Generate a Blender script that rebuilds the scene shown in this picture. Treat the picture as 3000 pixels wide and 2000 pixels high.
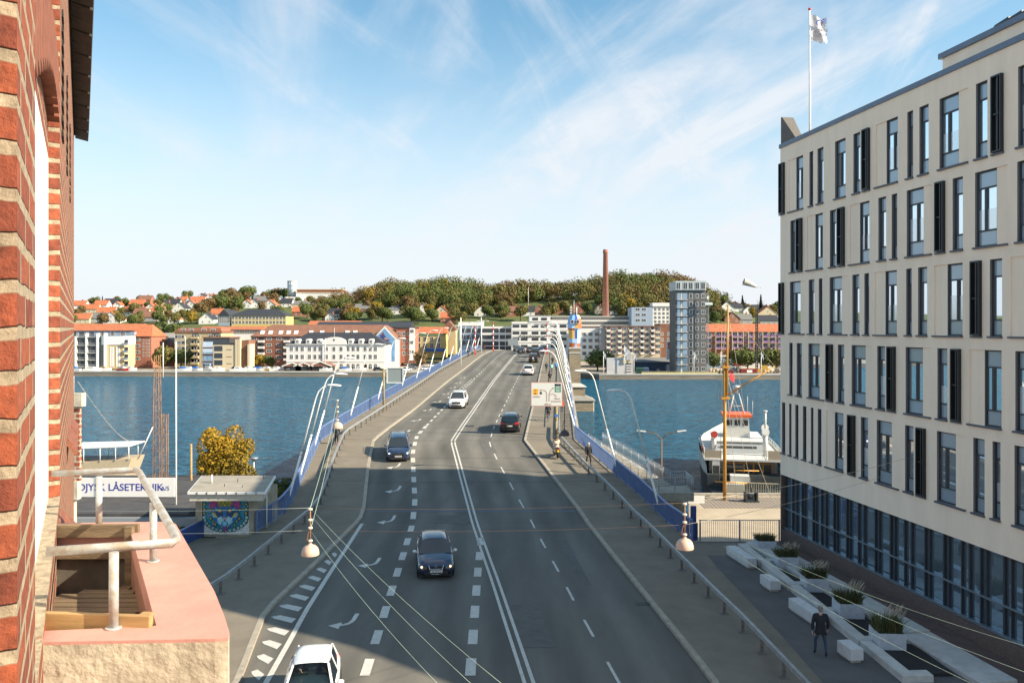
import bpy, bmesh, math, random
from mathutils import Vector, Matrix, noise
random.seed(7)
R=math.radians
S=bpy.context.scene
for o in list(bpy.data.objects): bpy.data.objects.remove(o)
C=S.collection
# ---------------------------------------------------------------- camera, sky, sun, exposure
F=2300.0; CAMZ=19.0; HY=960.0
cam=bpy.data.cameras.new('camera'); co=bpy.data.objects.new('camera',cam); C.objects.link(co)
co.location=(0,0,CAMZ); co.rotation_euler=(R(90),0,0)
cam.sensor_width=36; cam.lens=F/3000*36; cam.shift_y=-40/3000; cam.clip_start=.05; cam.clip_end=6000
S.camera=co
S.view_settings.view_transform='Standard'; S.view_settings.look='None'; S.view_settings.gamma=1; S.view_settings.exposure=1.1
SUN_EL=R(30.5); SX,SY=.951,-.309
W=bpy.data.worlds.new('World'); S.world=W; W.use_nodes=True
nt=W.node_tree; nt.nodes.clear(); N=nt.nodes.new; L=nt.links.new
out=N('ShaderNodeOutputWorld'); bg=N('ShaderNodeBackground'); bg.inputs[1].default_value=.078
sky=N('ShaderNodeTexSky'); sky.sky_type='NISHITA'; sky.sun_disc=False; sky.sun_elevation=SUN_EL; sky.sun_rotation=math.atan2(SX,SY); sky.altitude=0; sky.air_density=1.0; sky.dust_density=.5; sky.ozone_density=2.0
def wn(t,**k):
    n=N(t)
    for a,b in k.items(): setattr(n,a,b)
    return n
def wmath(op,a,b=None,clamp=False):
    n=wn('ShaderNodeMath',operation=op,use_clamp=clamp)
    for i,v in enumerate((a,b)):
        if v is None: continue
        if isinstance(v,(int,float)): n.inputs[i].default_value=v
        else: L(v,n.inputs[i])
    return n.outputs[0]
tc=N('ShaderNodeTexCoord'); sep=N('ShaderNodeSeparateXYZ'); L(tc.outputs['Generated'],sep.inputs[0])
# cirrus lives on a flat layer high above: divide the view direction by its height
zz=wmath('MAXIMUM',sep.outputs[2],0.0); zd=wmath('ADD',zz,.16)
cx=wmath('DIVIDE',sep.outputs[0],zd); cy=wmath('DIVIDE',sep.outputs[1],zd)
cmb=N('ShaderNodeCombineXYZ'); L(cx,cmb.inputs[0]); L(cy,cmb.inputs[1])
def cloud(rot,scale,loc,ns,lo,hi,dist=.6):
    mp=N('ShaderNodeMapping'); mp.inputs['Rotation'].default_value=(0,0,R(rot)); m2=N('ShaderNodeMapping'); m2.inputs['Scale'].default_value=scale; m2.inputs['Location'].default_value=loc
    L(cmb.outputs[0],mp.inputs[0]); L(mp.outputs[0],m2.inputs[0]); n=N('ShaderNodeTexNoise'); n.inputs['Scale'].default_value=ns; n.inputs['Detail'].default_value=9; n.inputs['Roughness'].default_value=.6; n.inputs['Distortion'].default_value=dist
    L(m2.outputs[0],n.inputs['Vector']); r=wn('ShaderNodeMapRange',interpolation_type='SMOOTHSTEP'); r.inputs[1].default_value=lo; r.inputs[2].default_value=hi; L(n.outputs[0],r.inputs[0]); return r.outputs[0]
c1=cloud(70,(.30,1.35,1),(5.6,0.4,0),1.3,.44,.68,.35); c2=cloud(105,(.55,2.2,1),(7.2,4.4,0),1.7,.46,.74,.7)
c3=cloud(20,(.5,.5,1),(4.0,2.2,0),.9,.36,.58,0)
# more cloud to the right (towards +x) than on the left
side=wn('ShaderNodeMapRange',interpolation_type='SMOOTHSTEP'); side.inputs[1].default_value=-.5; side.inputs[2].default_value=.45; side.inputs[3].default_value=.5; side.inputs[4].default_value=1.0; L(sep.outputs[0],side.inputs[0])
cc=wmath('ADD',wmath('MULTIPLY',wmath('MULTIPLY',c1,c3),1.15),wmath('MULTIPLY',wmath('MULTIPLY',c2,c3),.7))
cc=wmath('MULTIPLY',cc,side.outputs[0])
hz=wn('ShaderNodeMapRange',interpolation_type='SMOOTHERSTEP'); hz.inputs[1].default_value=-.02; hz.inputs[2].default_value=.47; hz.inputs[3].default_value=1.0; hz.inputs[4].default_value=0.0; L(sep.outputs[2],hz.inputs[0])
hzp=wmath('MULTIPLY',wmath('POWER',hz.outputs[0],1.15),.97)
cov=wmath('SUBTRACT',1.0,wmath('MULTIPLY',wmath('SUBTRACT',1.0,hzp),wmath('SUBTRACT',1.0,wmath('MINIMUM',cc,.85))),True)
tint=wn('ShaderNodeMix',data_type='RGBA',blend_type='MULTIPLY'); tint.inputs[0].default_value=1; L(sky.outputs[0],tint.inputs[6]); tint.inputs[7].default_value=(.98,1.34,1.25,1)
mx=wn('ShaderNodeMix',data_type='RGBA'); L(cov,mx.inputs[0]); L(tint.outputs[2],mx.inputs[6]); mx.inputs[7].default_value=(5.3,5.5,5.8,1)
L(mx.outputs[2],bg.inputs[0]); L(bg.outputs[0],out.inputs[0])
sl=bpy.data.lights.new('sun','SUN'); sl.energy=5.0; sl.angle=R(.5); sl.color=(1,.865,.665); so=bpy.data.objects.new('sun',sl); C.objects.link(so)
dv=Vector((SX*math.cos(SUN_EL),SY*math.cos(SUN_EL),math.sin(SUN_EL))); so.rotation_euler=dv.to_track_quat('Z','Y').to_euler()
# ---------------------------------------------------------------- helpers
def P(x,y,d): return Vector(((x-1500)/F*d,d,CAMZ+(HY-y)/F*d))
def Xp(x,d): return (x-1500)/F*d
def Zp(y,d): return CAMZ+(HY-y)/F*d
def lerp(a,b,t): return a+(b-a)*t
def interp(pts,x):
    if x<=pts[0][0]: a,b=pts[0],pts[1]
    elif x>=pts[-1][0]: a,b=pts[-2],pts[-1]
    else:
        for i in range(len(pts)-1):
            if pts[i][0]<=x<=pts[i+1][0]: a,b=pts[i],pts[i+1]; break
    return a[1]+(b[1]-a[1])*(x-a[0])/(b[0]-a[0])
def props(o,label=None,cat=None,group=None,kind=None):
    if label: o['label']=label
    if cat: o['category']=cat
    if group: o['group']=group
    if kind: o['kind']=kind
    return o
def empty(name,loc=(0,0,0),label=None,cat=None,group=None,rz=0):
    o=bpy.data.objects.new(name,None); C.objects.link(o); o.location=loc; o.rotation_euler=(0,0,rz); o.empty_display_size=.3
    return props(o,label,cat,group)
def clone(root,loc=None,rz=None,label=None,group=None,parent=None):
    r=root.copy(); C.objects.link(r)
    if parent is not None: r.parent=parent
    if loc is not None: r.location=loc
    if rz is not None: r.rotation_euler=(0,0,rz)
    if label: r['label']=label
    if group: r['group']=group
    for ch in list(root.children): clone(ch,parent=r)
    return r
class MB:
    def __init__(s,M=None): s.v=[];s.f=[];s.m=[];s.M=M;s.cur=0;s.sm=[]
    def p(s,q):
        q=Vector(q)
        if s.M is not None: q=s.M@q
        s.v.append(q); return len(s.v)-1
    def face(s,pts,m=None,sm=False):
        s.f.append([s.p(q) for q in pts]); s.m.append(s.cur if m is None else m); s.sm.append(sm)
    def fi(s,ix,m=None,sm=False): s.f.append(list(ix)); s.m.append(s.cur if m is None else m); s.sm.append(sm)
    def hexa(s,b,t,m=None):
        i=[s.p(q) for q in list(b)+list(t)]; n=len(b)
        s.fi(i[:n][::-1],m); s.fi(i[n:],m)
        for k in range(n): s.fi([i[k],i[(k+1)%n],i[n+(k+1)%n],i[n+k]],m)
    def box(s,x0,x1,y0,y1,z0,z1,m=None):
        s.hexa([(x0,y0,z0),(x1,y0,z0),(x1,y1,z0),(x0,y1,z0)],[(x0,y0,z1),(x1,y0,z1),(x1,y1,z1),(x0,y1,z1)],m)
    def bbox(s,x0,x1,y0,y1,z0,z1,b=.02,m=None):
        # box with chamfered top and sides
        s.hexa([(x0+b,y0+b,z0),(x1-b,y0+b,z0),(x1-b,y1-b,z0),(x0+b,y1-b,z0)],[(x0,y0,z0+b),(x1,y0,z0+b),(x1,y1,z0+b),(x0,y1,z0+b)],m)
        s.f.pop(-5);s.m.pop(-5);s.sm.pop(-5)
        n=len(s.v)
        a=[n-4,n-3,n-2,n-1]; t=[s.p(q) for q in [(x0,y0,z1-b),(x1,y0,z1-b),(x1,y1,z1-b),(x0,y1,z1-b)]]; u=[s.p(q) for q in [(x0+b,y0+b,z1),(x1-b,y0+b,z1),(x1-b,y1-b,z1),(x0+b,y1-b,z1)]]
        for A,B in ((a,t),(t,u)):
            for k in range(4): s.fi([A[k],A[(k+1)%4],B[(k+1)%4],B[k]],m)
        s.fi(u,m)
    def prism(s,poly,z0,z1,m=None): s.hexa([(x,y,z0) for x,y in poly],[(x,y,z1) for x,y in poly],m)
    def tube(s,pts,r,n=8,m=None,cap=True,sm=True):
        pts=[Vector(q) for q in pts]; rs=r if isinstance(r,(list,tuple)) else [r]*len(pts); rings=[]
        pu=None
        for k,q in enumerate(pts):
            t=(pts[min(k+1,len(pts)-1)]-pts[max(k-1,0)]).normalized()
            if pu is None: u=t.orthogonal().normalized() if abs(t.z)<.9 else Vector((1,0,0)); u=(u-t*u.dot(t)).normalized()
            else: u=(pu-t*pu.dot(t)).normalized()
            pu=u; w=t.cross(u)
            rings.append([s.p(q+(u*math.cos(2*math.pi*j/n)+w*math.sin(2*math.pi*j/n))*rs[k]) for j in range(n)])
        for a,b in zip(rings,rings[1:]):
            for j in range(n): s.fi([a[j],a[(j+1)%n],b[(j+1)%n],b[j]],m,sm)
        if cap: s.fi(rings[0][::-1],m); s.fi(rings[-1],m)
    def lathe(s,prof,n=16,c=(0,0,0),m=None,sm=True,closed=True):
        rings=[[s.p((c[0]+r*math.cos(2*math.pi*j/n),c[1]+r*math.sin(2*math.pi*j/n),c[2]+z)) for j in range(n)] for r,z in prof]
        for a,b in zip(rings,rings[1:]):
            for j in range(n): s.fi([a[j],a[(j+1)%n],b[(j+1)%n],b[j]],m,sm)
        if closed: s.fi(rings[0][::-1],m); s.fi(rings[-1],m)
    def ball(s,c,r,m=None,n=8,k=5):
        if not isinstance(r,(list,tuple)): r=(r,r,r)
        rings=[]
        for i in range(1,k):
            a=math.pi*i/k
            rings.append([s.p((c[0]+r[0]*math.sin(a)*math.cos(2*math.pi*j/n),c[1]+r[1]*math.sin(a)*math.sin(2*math.pi*j/n),c[2]-r[2]*math.cos(a))) for j in range(n)])
        b=s.p((c[0],c[1],c[2]-r[2])); t=s.p((c[0],c[1],c[2]+r[2]))
        for j in range(n): s.fi([b,rings[0][(j+1)%n],rings[0][j]],m,True); s.fi([t,rings[-1][j],rings[-1][(j+1)%n]],m,True)
        for a,q in zip(rings,rings[1:]):
            for j in range(n): s.fi([a[j],a[(j+1)%n],q[(j+1)%n],q[j]],m,True)
    def data(s,name,mats,off=None):
        me=bpy.data.meshes.new(name); vs=s.v if off is None else [q-off for q in s.v]
        me.from_pydata([tuple(q) for q in vs],[],s.f)
        for mm in (mats if isinstance(mats,(list,tuple)) else [mats]): me.materials.append(mm)
        me.polygons.foreach_set('material_index',s.m); me.polygons.foreach_set('use_smooth',s.sm); me.update(); return me
    def build(s,name,mats,parent=None,label=None,cat=None,group=None,kind=None,world=False,recalc=True,bevel=0,loc=None):
        off=None
        if world and parent is not None: off=Vector(parent.location)
        if loc is not None: off=Vector(loc)
        me=s.data(name,mats,off)
        if recalc:
            bm=bmesh.new(); bm.from_mesh(me); bmesh.ops.recalc_face_normals(bm,faces=bm.faces); bm.to_mesh(me); bm.free()
        o=bpy.data.objects.new(name,me); C.objects.link(o)
        if loc is not None: o.location=loc
        if parent is not None: o.parent=parent
        if bevel:
            b=o.modifiers.new('bevel','BEVEL'); b.width=bevel; b.segments=2; b.limit_method='ANGLE'; b.angle_limit=R(40)
        return props(o,label,cat,group,kind)
def part(name,me,parent,loc=(0,0,0),rz=0,label=None):
    o=bpy.data.objects.new(name,me); C.objects.link(o); o.parent=parent; o.location=loc; o.rotation_euler=(0,0,rz)
    if label: o['label']=label
    return o
# ---------------------------------------------------------------- materials
MAT={}
def mat(name,col,rough=.7,metal=0,spec=.5,var=0,scale=5,bump=0,bscale=40,col2=None,coat=0,stretch=None,detail=5,emit=None):
    if name in MAT: return MAT[name]
    m=bpy.data.materials.new(name); m.use_nodes=True; t=m.node_tree; b=t.nodes['Principled BSDF']
    b.inputs['Base Color'].default_value=(*col,1); b.inputs['Roughness'].default_value=rough; b.inputs['Metallic'].default_value=metal; b.inputs['Specular IOR Level'].default_value=spec
    b.inputs['Coat Weight'].default_value=coat; b.inputs['Coat Roughness'].default_value=.04
    if emit: b.inputs['Emission Color'].default_value=(*emit[0],1); b.inputs['Emission Strength'].default_value=emit[1]
    if var or bump or col2:
        tcn=t.nodes.new('ShaderNodeTexCoord'); vec=tcn.outputs['Object']
        if stretch:
            mp=t.nodes.new('ShaderNodeMapping'); mp.inputs['Scale'].default_value=stretch; t.links.new(vec,mp.inputs[0]); vec=mp.outputs[0]
        if var or col2:
            n=t.nodes.new('ShaderNodeTexNoise'); n.inputs['Scale'].default_value=scale; n.inputs['Detail'].default_value=detail; n.inputs['Roughness'].default_value=.65; t.links.new(vec,n.inputs['Vector'])
            r=t.nodes.new('ShaderNodeValToRGB'); r.color_ramp.elements[0].position=.34; r.color_ramp.elements[1].position=.66
            c2=col2 if col2 else tuple(min(1,c*(1+var)) for c in col); c1=col if col2 else tuple(c*(1-var) for c in col)
            r.color_ramp.elements[0].color=(*c1,1); r.color_ramp.elements[1].color=(*c2,1); t.links.new(n.outputs[0],r.inputs[0]); t.links.new(r.outputs[0],b.inputs['Base Color'])
        if bump:
            n2=t.nodes.new('ShaderNodeTexNoise'); n2.inputs['Scale'].default_value=bscale; n2.inputs['Detail'].default_value=6; t.links.new(vec,n2.inputs['Vector'])
            bp=t.nodes.new('ShaderNodeBump'); bp.inputs['Strength'].default_value=bump; bp.inputs['Distance'].default_value=.02; t.links.new(n2.outputs[0],bp.inputs['Height']); t.links.new(bp.outputs[0],b.inputs['Normal'])
    MAT[name]=m; return m
def brickmat(name,c1,c2,mortar,bw=.23,bh=.0667,ms=.014,plane='xz',bump=.4,rough=.85,rot=0):
    if name in MAT: return MAT[name]
    m=bpy.data.materials.new(name); m.use_nodes=True; t=m.node_tree; b=t.nodes['Principled BSDF']; b.inputs['Roughness'].default_value=rough
    n=t.nodes.new; l=t.links.new
    tcn=n('ShaderNodeTexCoord'); sp=n('ShaderNodeSeparateXYZ'); l(tcn.outputs['Object'],sp.inputs[0]); cb=n('ShaderNodeCombineXYZ')
    ad=n('ShaderNodeMath'); ad.operation='ADD'; l(sp.outputs[0],ad.inputs[0]); l(sp.outputs[1],ad.inputs[1])
    src={'xz':sp.outputs[0],'yz':sp.outputs[1],'both':ad.outputs[0]}[plane]; l(src,cb.inputs[0]); l(sp.outputs[2],cb.inputs[1])
    no=n('ShaderNodeTexNoise'); no.inputs['Scale'].default_value=9; no.inputs['Detail'].default_value=4; l(tcn.outputs['Object'],no.inputs['Vector'])
    vm=n('ShaderNodeVectorMath'); vm.operation='MULTIPLY_ADD'; vm.inputs[1].default_value=(ms*1.3,)*3; l(no.outputs['Color'],vm.inputs[0]); l(cb.outputs[0],vm.inputs[2])
    br=n('ShaderNodeTexBrick'); br.inputs['Scale'].default_value=1; br.inputs['Brick Width'].default_value=bw; br.inputs['Row Height'].default_value=bh; br.inputs['Mortar Size'].default_value=ms; br.inputs['Mortar Smooth'].default_value=.25; br.inputs['Bias'].default_value=-.1
    br.inputs['Color1'].default_value=(*c1,1); br.inputs['Color2'].default_value=(*c2,1); br.inputs['Mortar'].default_value=(*mortar,1); l(vm.outputs[0],br.inputs['Vector'])
    n2=n('ShaderNodeTexNoise'); n2.inputs['Scale'].default_value=22; n2.inputs['Detail'].default_value=8; n2.inputs['Roughness'].default_value=.7; l(tcn.outputs['Object'],n2.inputs['Vector'])
    mr=n('ShaderNodeMapRange'); mr.inputs[1].default_value=.3; mr.inputs[2].default_value=.7; mr.inputs[3].default_value=.50; mr.inputs[4].default_value=1.32; l(n2.outputs[0],mr.inputs[0])
    mx=n('ShaderNodeMix'); mx.data_type='RGBA'; mx.blend_type='MULTIPLY'; mx.inputs[0].default_value=1; l(br.outputs[0],mx.inputs[6]); l(mr.outputs[0],mx.inputs[7]); l(mx.outputs[2],b.inputs['Base Color'])
    sb=n('ShaderNodeMath'); sb.operation='MULTIPLY_ADD'; sb.inputs[1].default_value=-1; l(br.outputs['Fac'],sb.inputs[0]); l(n2.outputs[0],sb.inputs[2])
    bp=n('ShaderNodeBump'); bp.inputs['Strength'].default_value=bump; bp.inputs['Distance'].default_value=.012; l(sb.outputs[0],bp.inputs['Height']); l(bp.outputs[0],b.inputs['Normal'])
    MAT[name]=m; return m
asph=mat('asphalt',(.130,.121,.103),.85,var=.16,scale=.5,bump=.25,bscale=60,stretch=(1,.25,1),detail=8)
pave=mat('pavement_asphalt',(.188,.160,.122),.9,var=.14,scale=.7,bump=.25,bscale=50,detail=8)
plazam=mat('plaza_asphalt',(.105,.10,.098),.9,var=.14,scale=.9,bump=.3,bscale=50,detail=8)
kerbm=mat('kerb_granite',(.33,.29,.23),.8,var=.2,scale=3)
paint=mat('road_paint',(.52,.50,.45),.6,var=.14,scale=6,detail=9)
conc=mat('concrete',(.34,.31,.26),.85,var=.2,scale=1.5,bump=.2,bscale=20)
concl=mat('pale_concrete',(.50,.49,.46),.85,var=.12,scale=2.5,bump=.15,bscale=25)
steelw=mat('white_enamel',(.80,.79,.75),.35)
galv=mat('galvanised_steel',(.36,.38,.40),.45,metal=.6,var=.25,scale=8)
railst=mat('barrier_steel',(.33,.34,.34),.5,metal=.4,var=.2,scale=3)
postst=mat('barrier_post',(.13,.12,.11),.7,var=.3,scale=6)
blue=mat('blue_paint',(.13,.20,.38),.45,var=.1,scale=2)
blued=mat('dark_blue_paint',(.025,.06,.20),.4)
wmet=mat('white_metal',(.72,.72,.70),.4)
blackm=mat('black_rubber',(.012,.012,.013),.8)
chrome=mat('chrome',(.7,.7,.7),.15,metal=1)
woodm=mat('weathered_wood',(.17,.12,.07),.75,var=.35,scale=3,stretch=(1,9,9),bump=.3,bscale=30)
yell=mat('varnished_mast_wood',(.55,.27,.05),.4,var=.15,scale=2)
# ---------------------------------------------------------------- road geometry (edges traced on the road's own surface)
RZ=[(-60,7.2),(40,7.2),(47,7.28),(55,7.95),(62,8.62),(68,9.18),(75,9.50),(100,10.3),(130,11.28),(160,12.25),(170,12.53),(180,12.73),(190,12.85),(200,12.90),(210,12.86),(225,12.6),(240,12.2),(300,10.3),(345,8.9)]
def rz(y): return interp(RZ,y)
def Gd(py,dz=0):
    lo,hi=3.,204.
    for _ in range(50):
        m=(lo+hi)/2
        if (CAMZ-rz(m)-dz)*F/m>py-HY: lo=m
        else: hi=m
    return lo
def G(px,py,dz=0):
    d=Gd(py,dz); return (d,Xp(px,d))
def edge(pts,dz=0,ext=True):
    e=sorted(G(x,y,dz) for x,y in pts)
    if ext:
        (a,b),(c,d)=e[-2],e[-1]; (a,b)=e[-3]; s=(d-b)/(c-a)
        e.append((345,d+s*(345-c)))
    return e
eLK=edge([(706,2000),(750,1880),(784,1794),(983,1600),(1069,1508),(1083,1366),(1098,1289),(1160,1241),(1216,1200),(1310,1120),(1366,1078),(1424,1035)])
eRK=edge([(2085,2000),(2000,1891),(1848,1700),(1700,1506),(1634,1420),(1535,1292),(1557,1200),(1576,1117),(1597,1031)])
eC=edge([(1550,2000),(1450,1700),(1383,1503),(1326,1292),(1388,1200),(1445,1117),(1521,1031)])
eLP=edge([(777,1544),(841,1498),(862,1455),(908,1359),(938,1294),(1006,1247),(1129,1171),(1200,1130),(1300,1076),(1372,1036)],.12)
eRP=edge([(2040,1593),(1982,1553),(1878,1456),(1758,1352),(1686,1288),(1674,1190),(1661,1073),(1652,1031)],.12)
eLR=edge([(628,1753),(680,1712),(726,1675),(769,1637),(809,1604),(846,1573),(879,1546),(935,1488),(957,1431),(973,1375),(988,1334),(1011,1282),(1065,1246),(1125,1205),(1210,1147),(1287,1092),(1380,1040)],.12)
eRR=edge([(2286,1972),(2176,1851),(2085,1760),(2007,1678),(1941,1608),(1885,1551),(1819,1483),(1761,1423),(1712,1376),(1672,1333),(1640,1296),(1636,1200),(1633,1080),(1627,1031)],.12)
eLK=[(-30,eLK[0][1]-4)]+eLK; eRK=[(-30,eRK[0][1]-9)]+eRK
def X(e,y): return interp(e,y)
YS=[-30,0,12,20,24]+[26+i*1.5 for i in range(13)]+[46+i*2 for i in range(13)]+[74+i*4 for i in range(22)]+[163+i*4 for i in range(18)]+[240,260,290,320,345]
YS=sorted(set(YS+[r[0] for r in RZ if -30<r[0]<345]))
def strip(name,fa,fb,dz,m,y0=-30,y1=345,thick=None,kind='structure',ys=None):
    mb=MB(); ys=[y for y in (ys or YS) if y0<y<y1]; ys=[y0]+ys+[y1]; n=4
    rows=[]
    for y in ys:
        a,b=fa(y),fb(y); rows.append([mb.p((lerp(a,b,k/n),y,rz(y)+dz)) for k in range(n+1)])
    for r,q in zip(rows,rows[1:]):
        for k in range(n): mb.fi([r[k],r[k+1],q[k+1],q[k]])
    if thick:
        lows=[[mb.p((mb.v[r[0]].x,mb.v[r[0]].y,mb.v[r[0]].z-thick)),mb.p((mb.v[r[n]].x,mb.v[r[n]].y,mb.v[r[n]].z-thick))] for r in rows]
        for (r,q,a,b) in zip(rows,rows[1:],lows,lows[1:]):
            mb.fi([r[0],q[0],b[0],a[0]]); mb.fi([q[n],r[n],a[1],b[1]]); mb.fi([a[0],b[0],b[1],a[1]])
        mb.fi([rows[0][0],rows[0][n],lows[0][1],lows[0][0]]); mb.fi([rows[-1][n],rows[-1][0],lows[-1][0],lows[-1][1]])
    return mb.build(name,m,kind=kind)
# asphalt with tyre-darkened bands and patches, following lanes
def roadmat():
    m=asph; t=m.node_tree; n=t.nodes.new; l=t.links.new; b=t.nodes['Principled BSDF']
    src=b.inputs['Base Color'].links[0].from_socket
    tcn=n('ShaderNodeTexCoord'); sp=n('ShaderNodeSeparateXYZ'); l(tcn.outputs['UV'],sp.inputs[0])
    w=n('ShaderNodeTexNoise'); w.inputs['Scale'].default_value=.05; l(tcn.outputs['Object'],w.inputs[0])
    a=n('ShaderNodeMath'); a.operation='MULTIPLY_ADD'; l(sp.outputs[0],a.inputs[0]); a.inputs[1].default_value=2*math.pi*8; l(w.outputs[0],a.inputs[2])
    s=n('ShaderNodeMath'); s.operation='SINE'; l(a.outputs[0],s.inputs[0])
    mr=n('ShaderNodeMapRange'); mr.inputs[1].default_value=-1; mr.inputs[2].default_value=1; mr.inputs[3].default_value=.84; mr.inputs[4].default_value=1.1; l(s.outputs[0],mr.inputs[0])
    mp=n('ShaderNodeMapping'); mp.inputs['Scale'].default_value=(.5,.03,1); l(tcn.outputs['Object'],mp.inputs[0]); nn=n('ShaderNodeTexNoise'); nn.inputs['Scale'].default_value=1.2; nn.inputs['Detail'].default_value=6; l(mp.outputs[0],nn.inputs['Vector'])
    mr2=n('ShaderNodeMapRange'); mr2.inputs[1].default_value=.3; mr2.inputs[2].default_value=.7; mr2.inputs[3].default_value=.74; mr2.inputs[4].default_value=1.2; l(nn.outputs[0],mr2.inputs[0])
    mm=n('ShaderNodeMath'); mm.operation='MULTIPLY'; l(mr.outputs[0],mm.inputs[0]); l(mr2.outputs[0],mm.inputs[1])
    mx=n('ShaderNodeMix'); mx.data_type='RGBA'; mx.blend_type='MULTIPLY'; mx.inputs[0].default_value=1; l(src,mx.inputs[6]); l(mm.outputs[0],mx.inputs[7]); l(mx.outputs[2],b.inputs['Base Color'])
roadmat()
rd=strip('road',lambda y:X(eLK,y),lambda y:X(eRK,y),0,asph,thick=.9)
uv=rd.data.uv_layers.new(name='UVMap')
for lp in rd.data.loops:
    v=rd.data.vertices[lp.vertex_index].co; a,b=X(eLK,v.y),X(eRK,v.y); uv.data[lp.index].uv=((v.x-a)/(b-a),v.y/20)
KW=.22
strip('kerb',lambda y:X(eLK,y)-KW,lambda y:X(eLK,y),.13,kerbm,thick=.5)
strip('kerb',lambda y:X(eRK,y),lambda y:X(eRK,y)+KW,.13,kerbm,thick=.5)
def eLo(y):
    return X(eLP,y)-.15 if y>44.6 else (X(eLP,44.6)-.15 if y>43.5 else -19.6)
def eRo(y):
    return X(eRP,y)+.2 if y>42.9 else 60
YP=sorted(YS+[44.61,44.59,43.51,43.49,42.91,42.89])
strip('pavement',eLo,lambda y:X(eLK,y)-KW,.122,pave,thick=.8,ys=YP)
strip('pavement',lambda y:X(eRK,y)+KW,eRo,.122,pave,thick=.8,ys=YP)
# darker plaza asphalt laid on the pavement, from beyond the barrier to the building
pl=MB(); zt=7.2+.126
poly=[P(2046,1598,0)]
def fl(px,py,z): d=(CAMZ-z)*F/(py-HY); return (Xp(px,d),d)
q=[fl(2050,1599,zt),fl(2300,1599,zt),(30,42.7),(30,10),fl(2500,2100,zt),fl(2290,1860,zt),fl(2100,1660,zt)]
pl.face([(x,y,zt) for x,y in q]); pl.build('plaza',plazam,kind='structure')
# paint ---------------------------------------------------------------
mk=MB()
def pquad(c): mk.face([(x,y,rz(y)+.012) for x,y in c])
def line(e,off,w,y0,y1,dash=None,gap=0,step=1.5):
    y=y0
    while y<y1:
        ye=min(y+(dash or step),y1); n=max(1,int((ye-y)/1.5+.5))
        for k in range(n):
            a=lerp(y,ye,k/n); b=lerp(y,ye,(k+1)/n)
            pquad([(X(e,a)+off-w/2,a),(X(e,a)+off+w/2,a),(X(e,b)+off+w/2,b),(X(e,b)+off-w/2,b)])
        y=ye+(gap if dash else 0)
line(eC,-.15,.13,-5,205); line(eC,.15,.13,-5,205)
e1=edge([(1066,1985),(1115,1832),(1153,1711),(1184,1616),(1207,1540),(1216,1469),(1213,1419),(1210,1355),(1209,1325),(1222,1276),(1257,1239),(1285,1210),(1350,1142),(1374,1124),(1415,1085),(1478,1031)])
line(e1,0,.34,24,76,1.35,1.3); line(e1,0,.22,76,102,1.3,1.3); line(e1,-.35,.2,102,122,1,1.1); line(e1,.1,.2,102,122,1,1.1); line(e1,0,.14,122,200,1.8,2.2)
e2=edge([(1764,1910),(1687,1771),(1634,1669),(1589,1588),(1554,1521),(1513,1450),(1488,1404),(1466,1365),(1433,1299),(1446,1254),(1464,1215),(1480,1184),(1498,1145),(1517,1108),(1557,1031)])
line(e2,0,.11,22,202,1.75,2.25)
e3=edge([(1377,1987),(1388,1833),(1397,1711),(1401,1659),(1406,1608)],ext=False)
line(e3,0,.36,24,44.5,1.4,1.25)
e4=edge([(779,2000),(855,1865),(893,1794),(983,1652),(1018,1600),(1048,1553)],ext=False)
line(e4,0,.2,18,47)
y=25.0
while y<42:
    a=X(eLK,y+.5)+.18; b=X(e4,y)-.25
    if b-a>.25: w_=b-a; mk.face([(u,v,rz(v)+.012) for u,v in ((a,y+.68),(a+.17*w_,y+.47),(b-.06*w_,y),(b,y+.47),(a+.3*w_,y+.85))])
    y+=1.28
AR=[(0,-.62),(.0,.1),(-.06,.45),(-.3,.62),(-.62,.66)]
def arrow(px,py,sc=1):
    d,x=G(px,py); w=.09*sc; y0=d
    # stem runs with the lane, then turns to the left side
    pts=[(.32,.95),(.30,.2),(.22,-.1),(.02,-.28),(-.12,-.32)]
    for (a,b),(c,e) in zip(pts,pts[1:]):
        tx,ty=c-a,e-b; l=math.hypot(tx,ty); nx,ny=-ty/l*w,tx/l*w
        mk.face([(x+a+nx,y0+b+ny,rz(y0+b)+.012),(x+a-nx,y0+b-ny,rz(y0+b)+.012),(x+c-nx,y0+e-ny,rz(y0+e)+.012),(x+c+nx,y0+e+ny,rz(y0+e)+.012)])
    mk.face([(x-.1,y0-.02,rz(y0)+.014),(x-.58,y0-.38,rz(y0-.4)+.014),(x-.1,y0-.72,rz(y0-.7)+.014)])
for a in [(1010,1822),(1085,1650),(1135,1524),(1154,1435),(1155,1366),(1186,1265),(1220,1231),(1252,1201),(1281,1177),(1306,1154),(1326,1135),(1342,1121),(1355,1107)]: arrow(*a)
mk.build('road_marking',paint,kind='structure',recalc=False)
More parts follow.
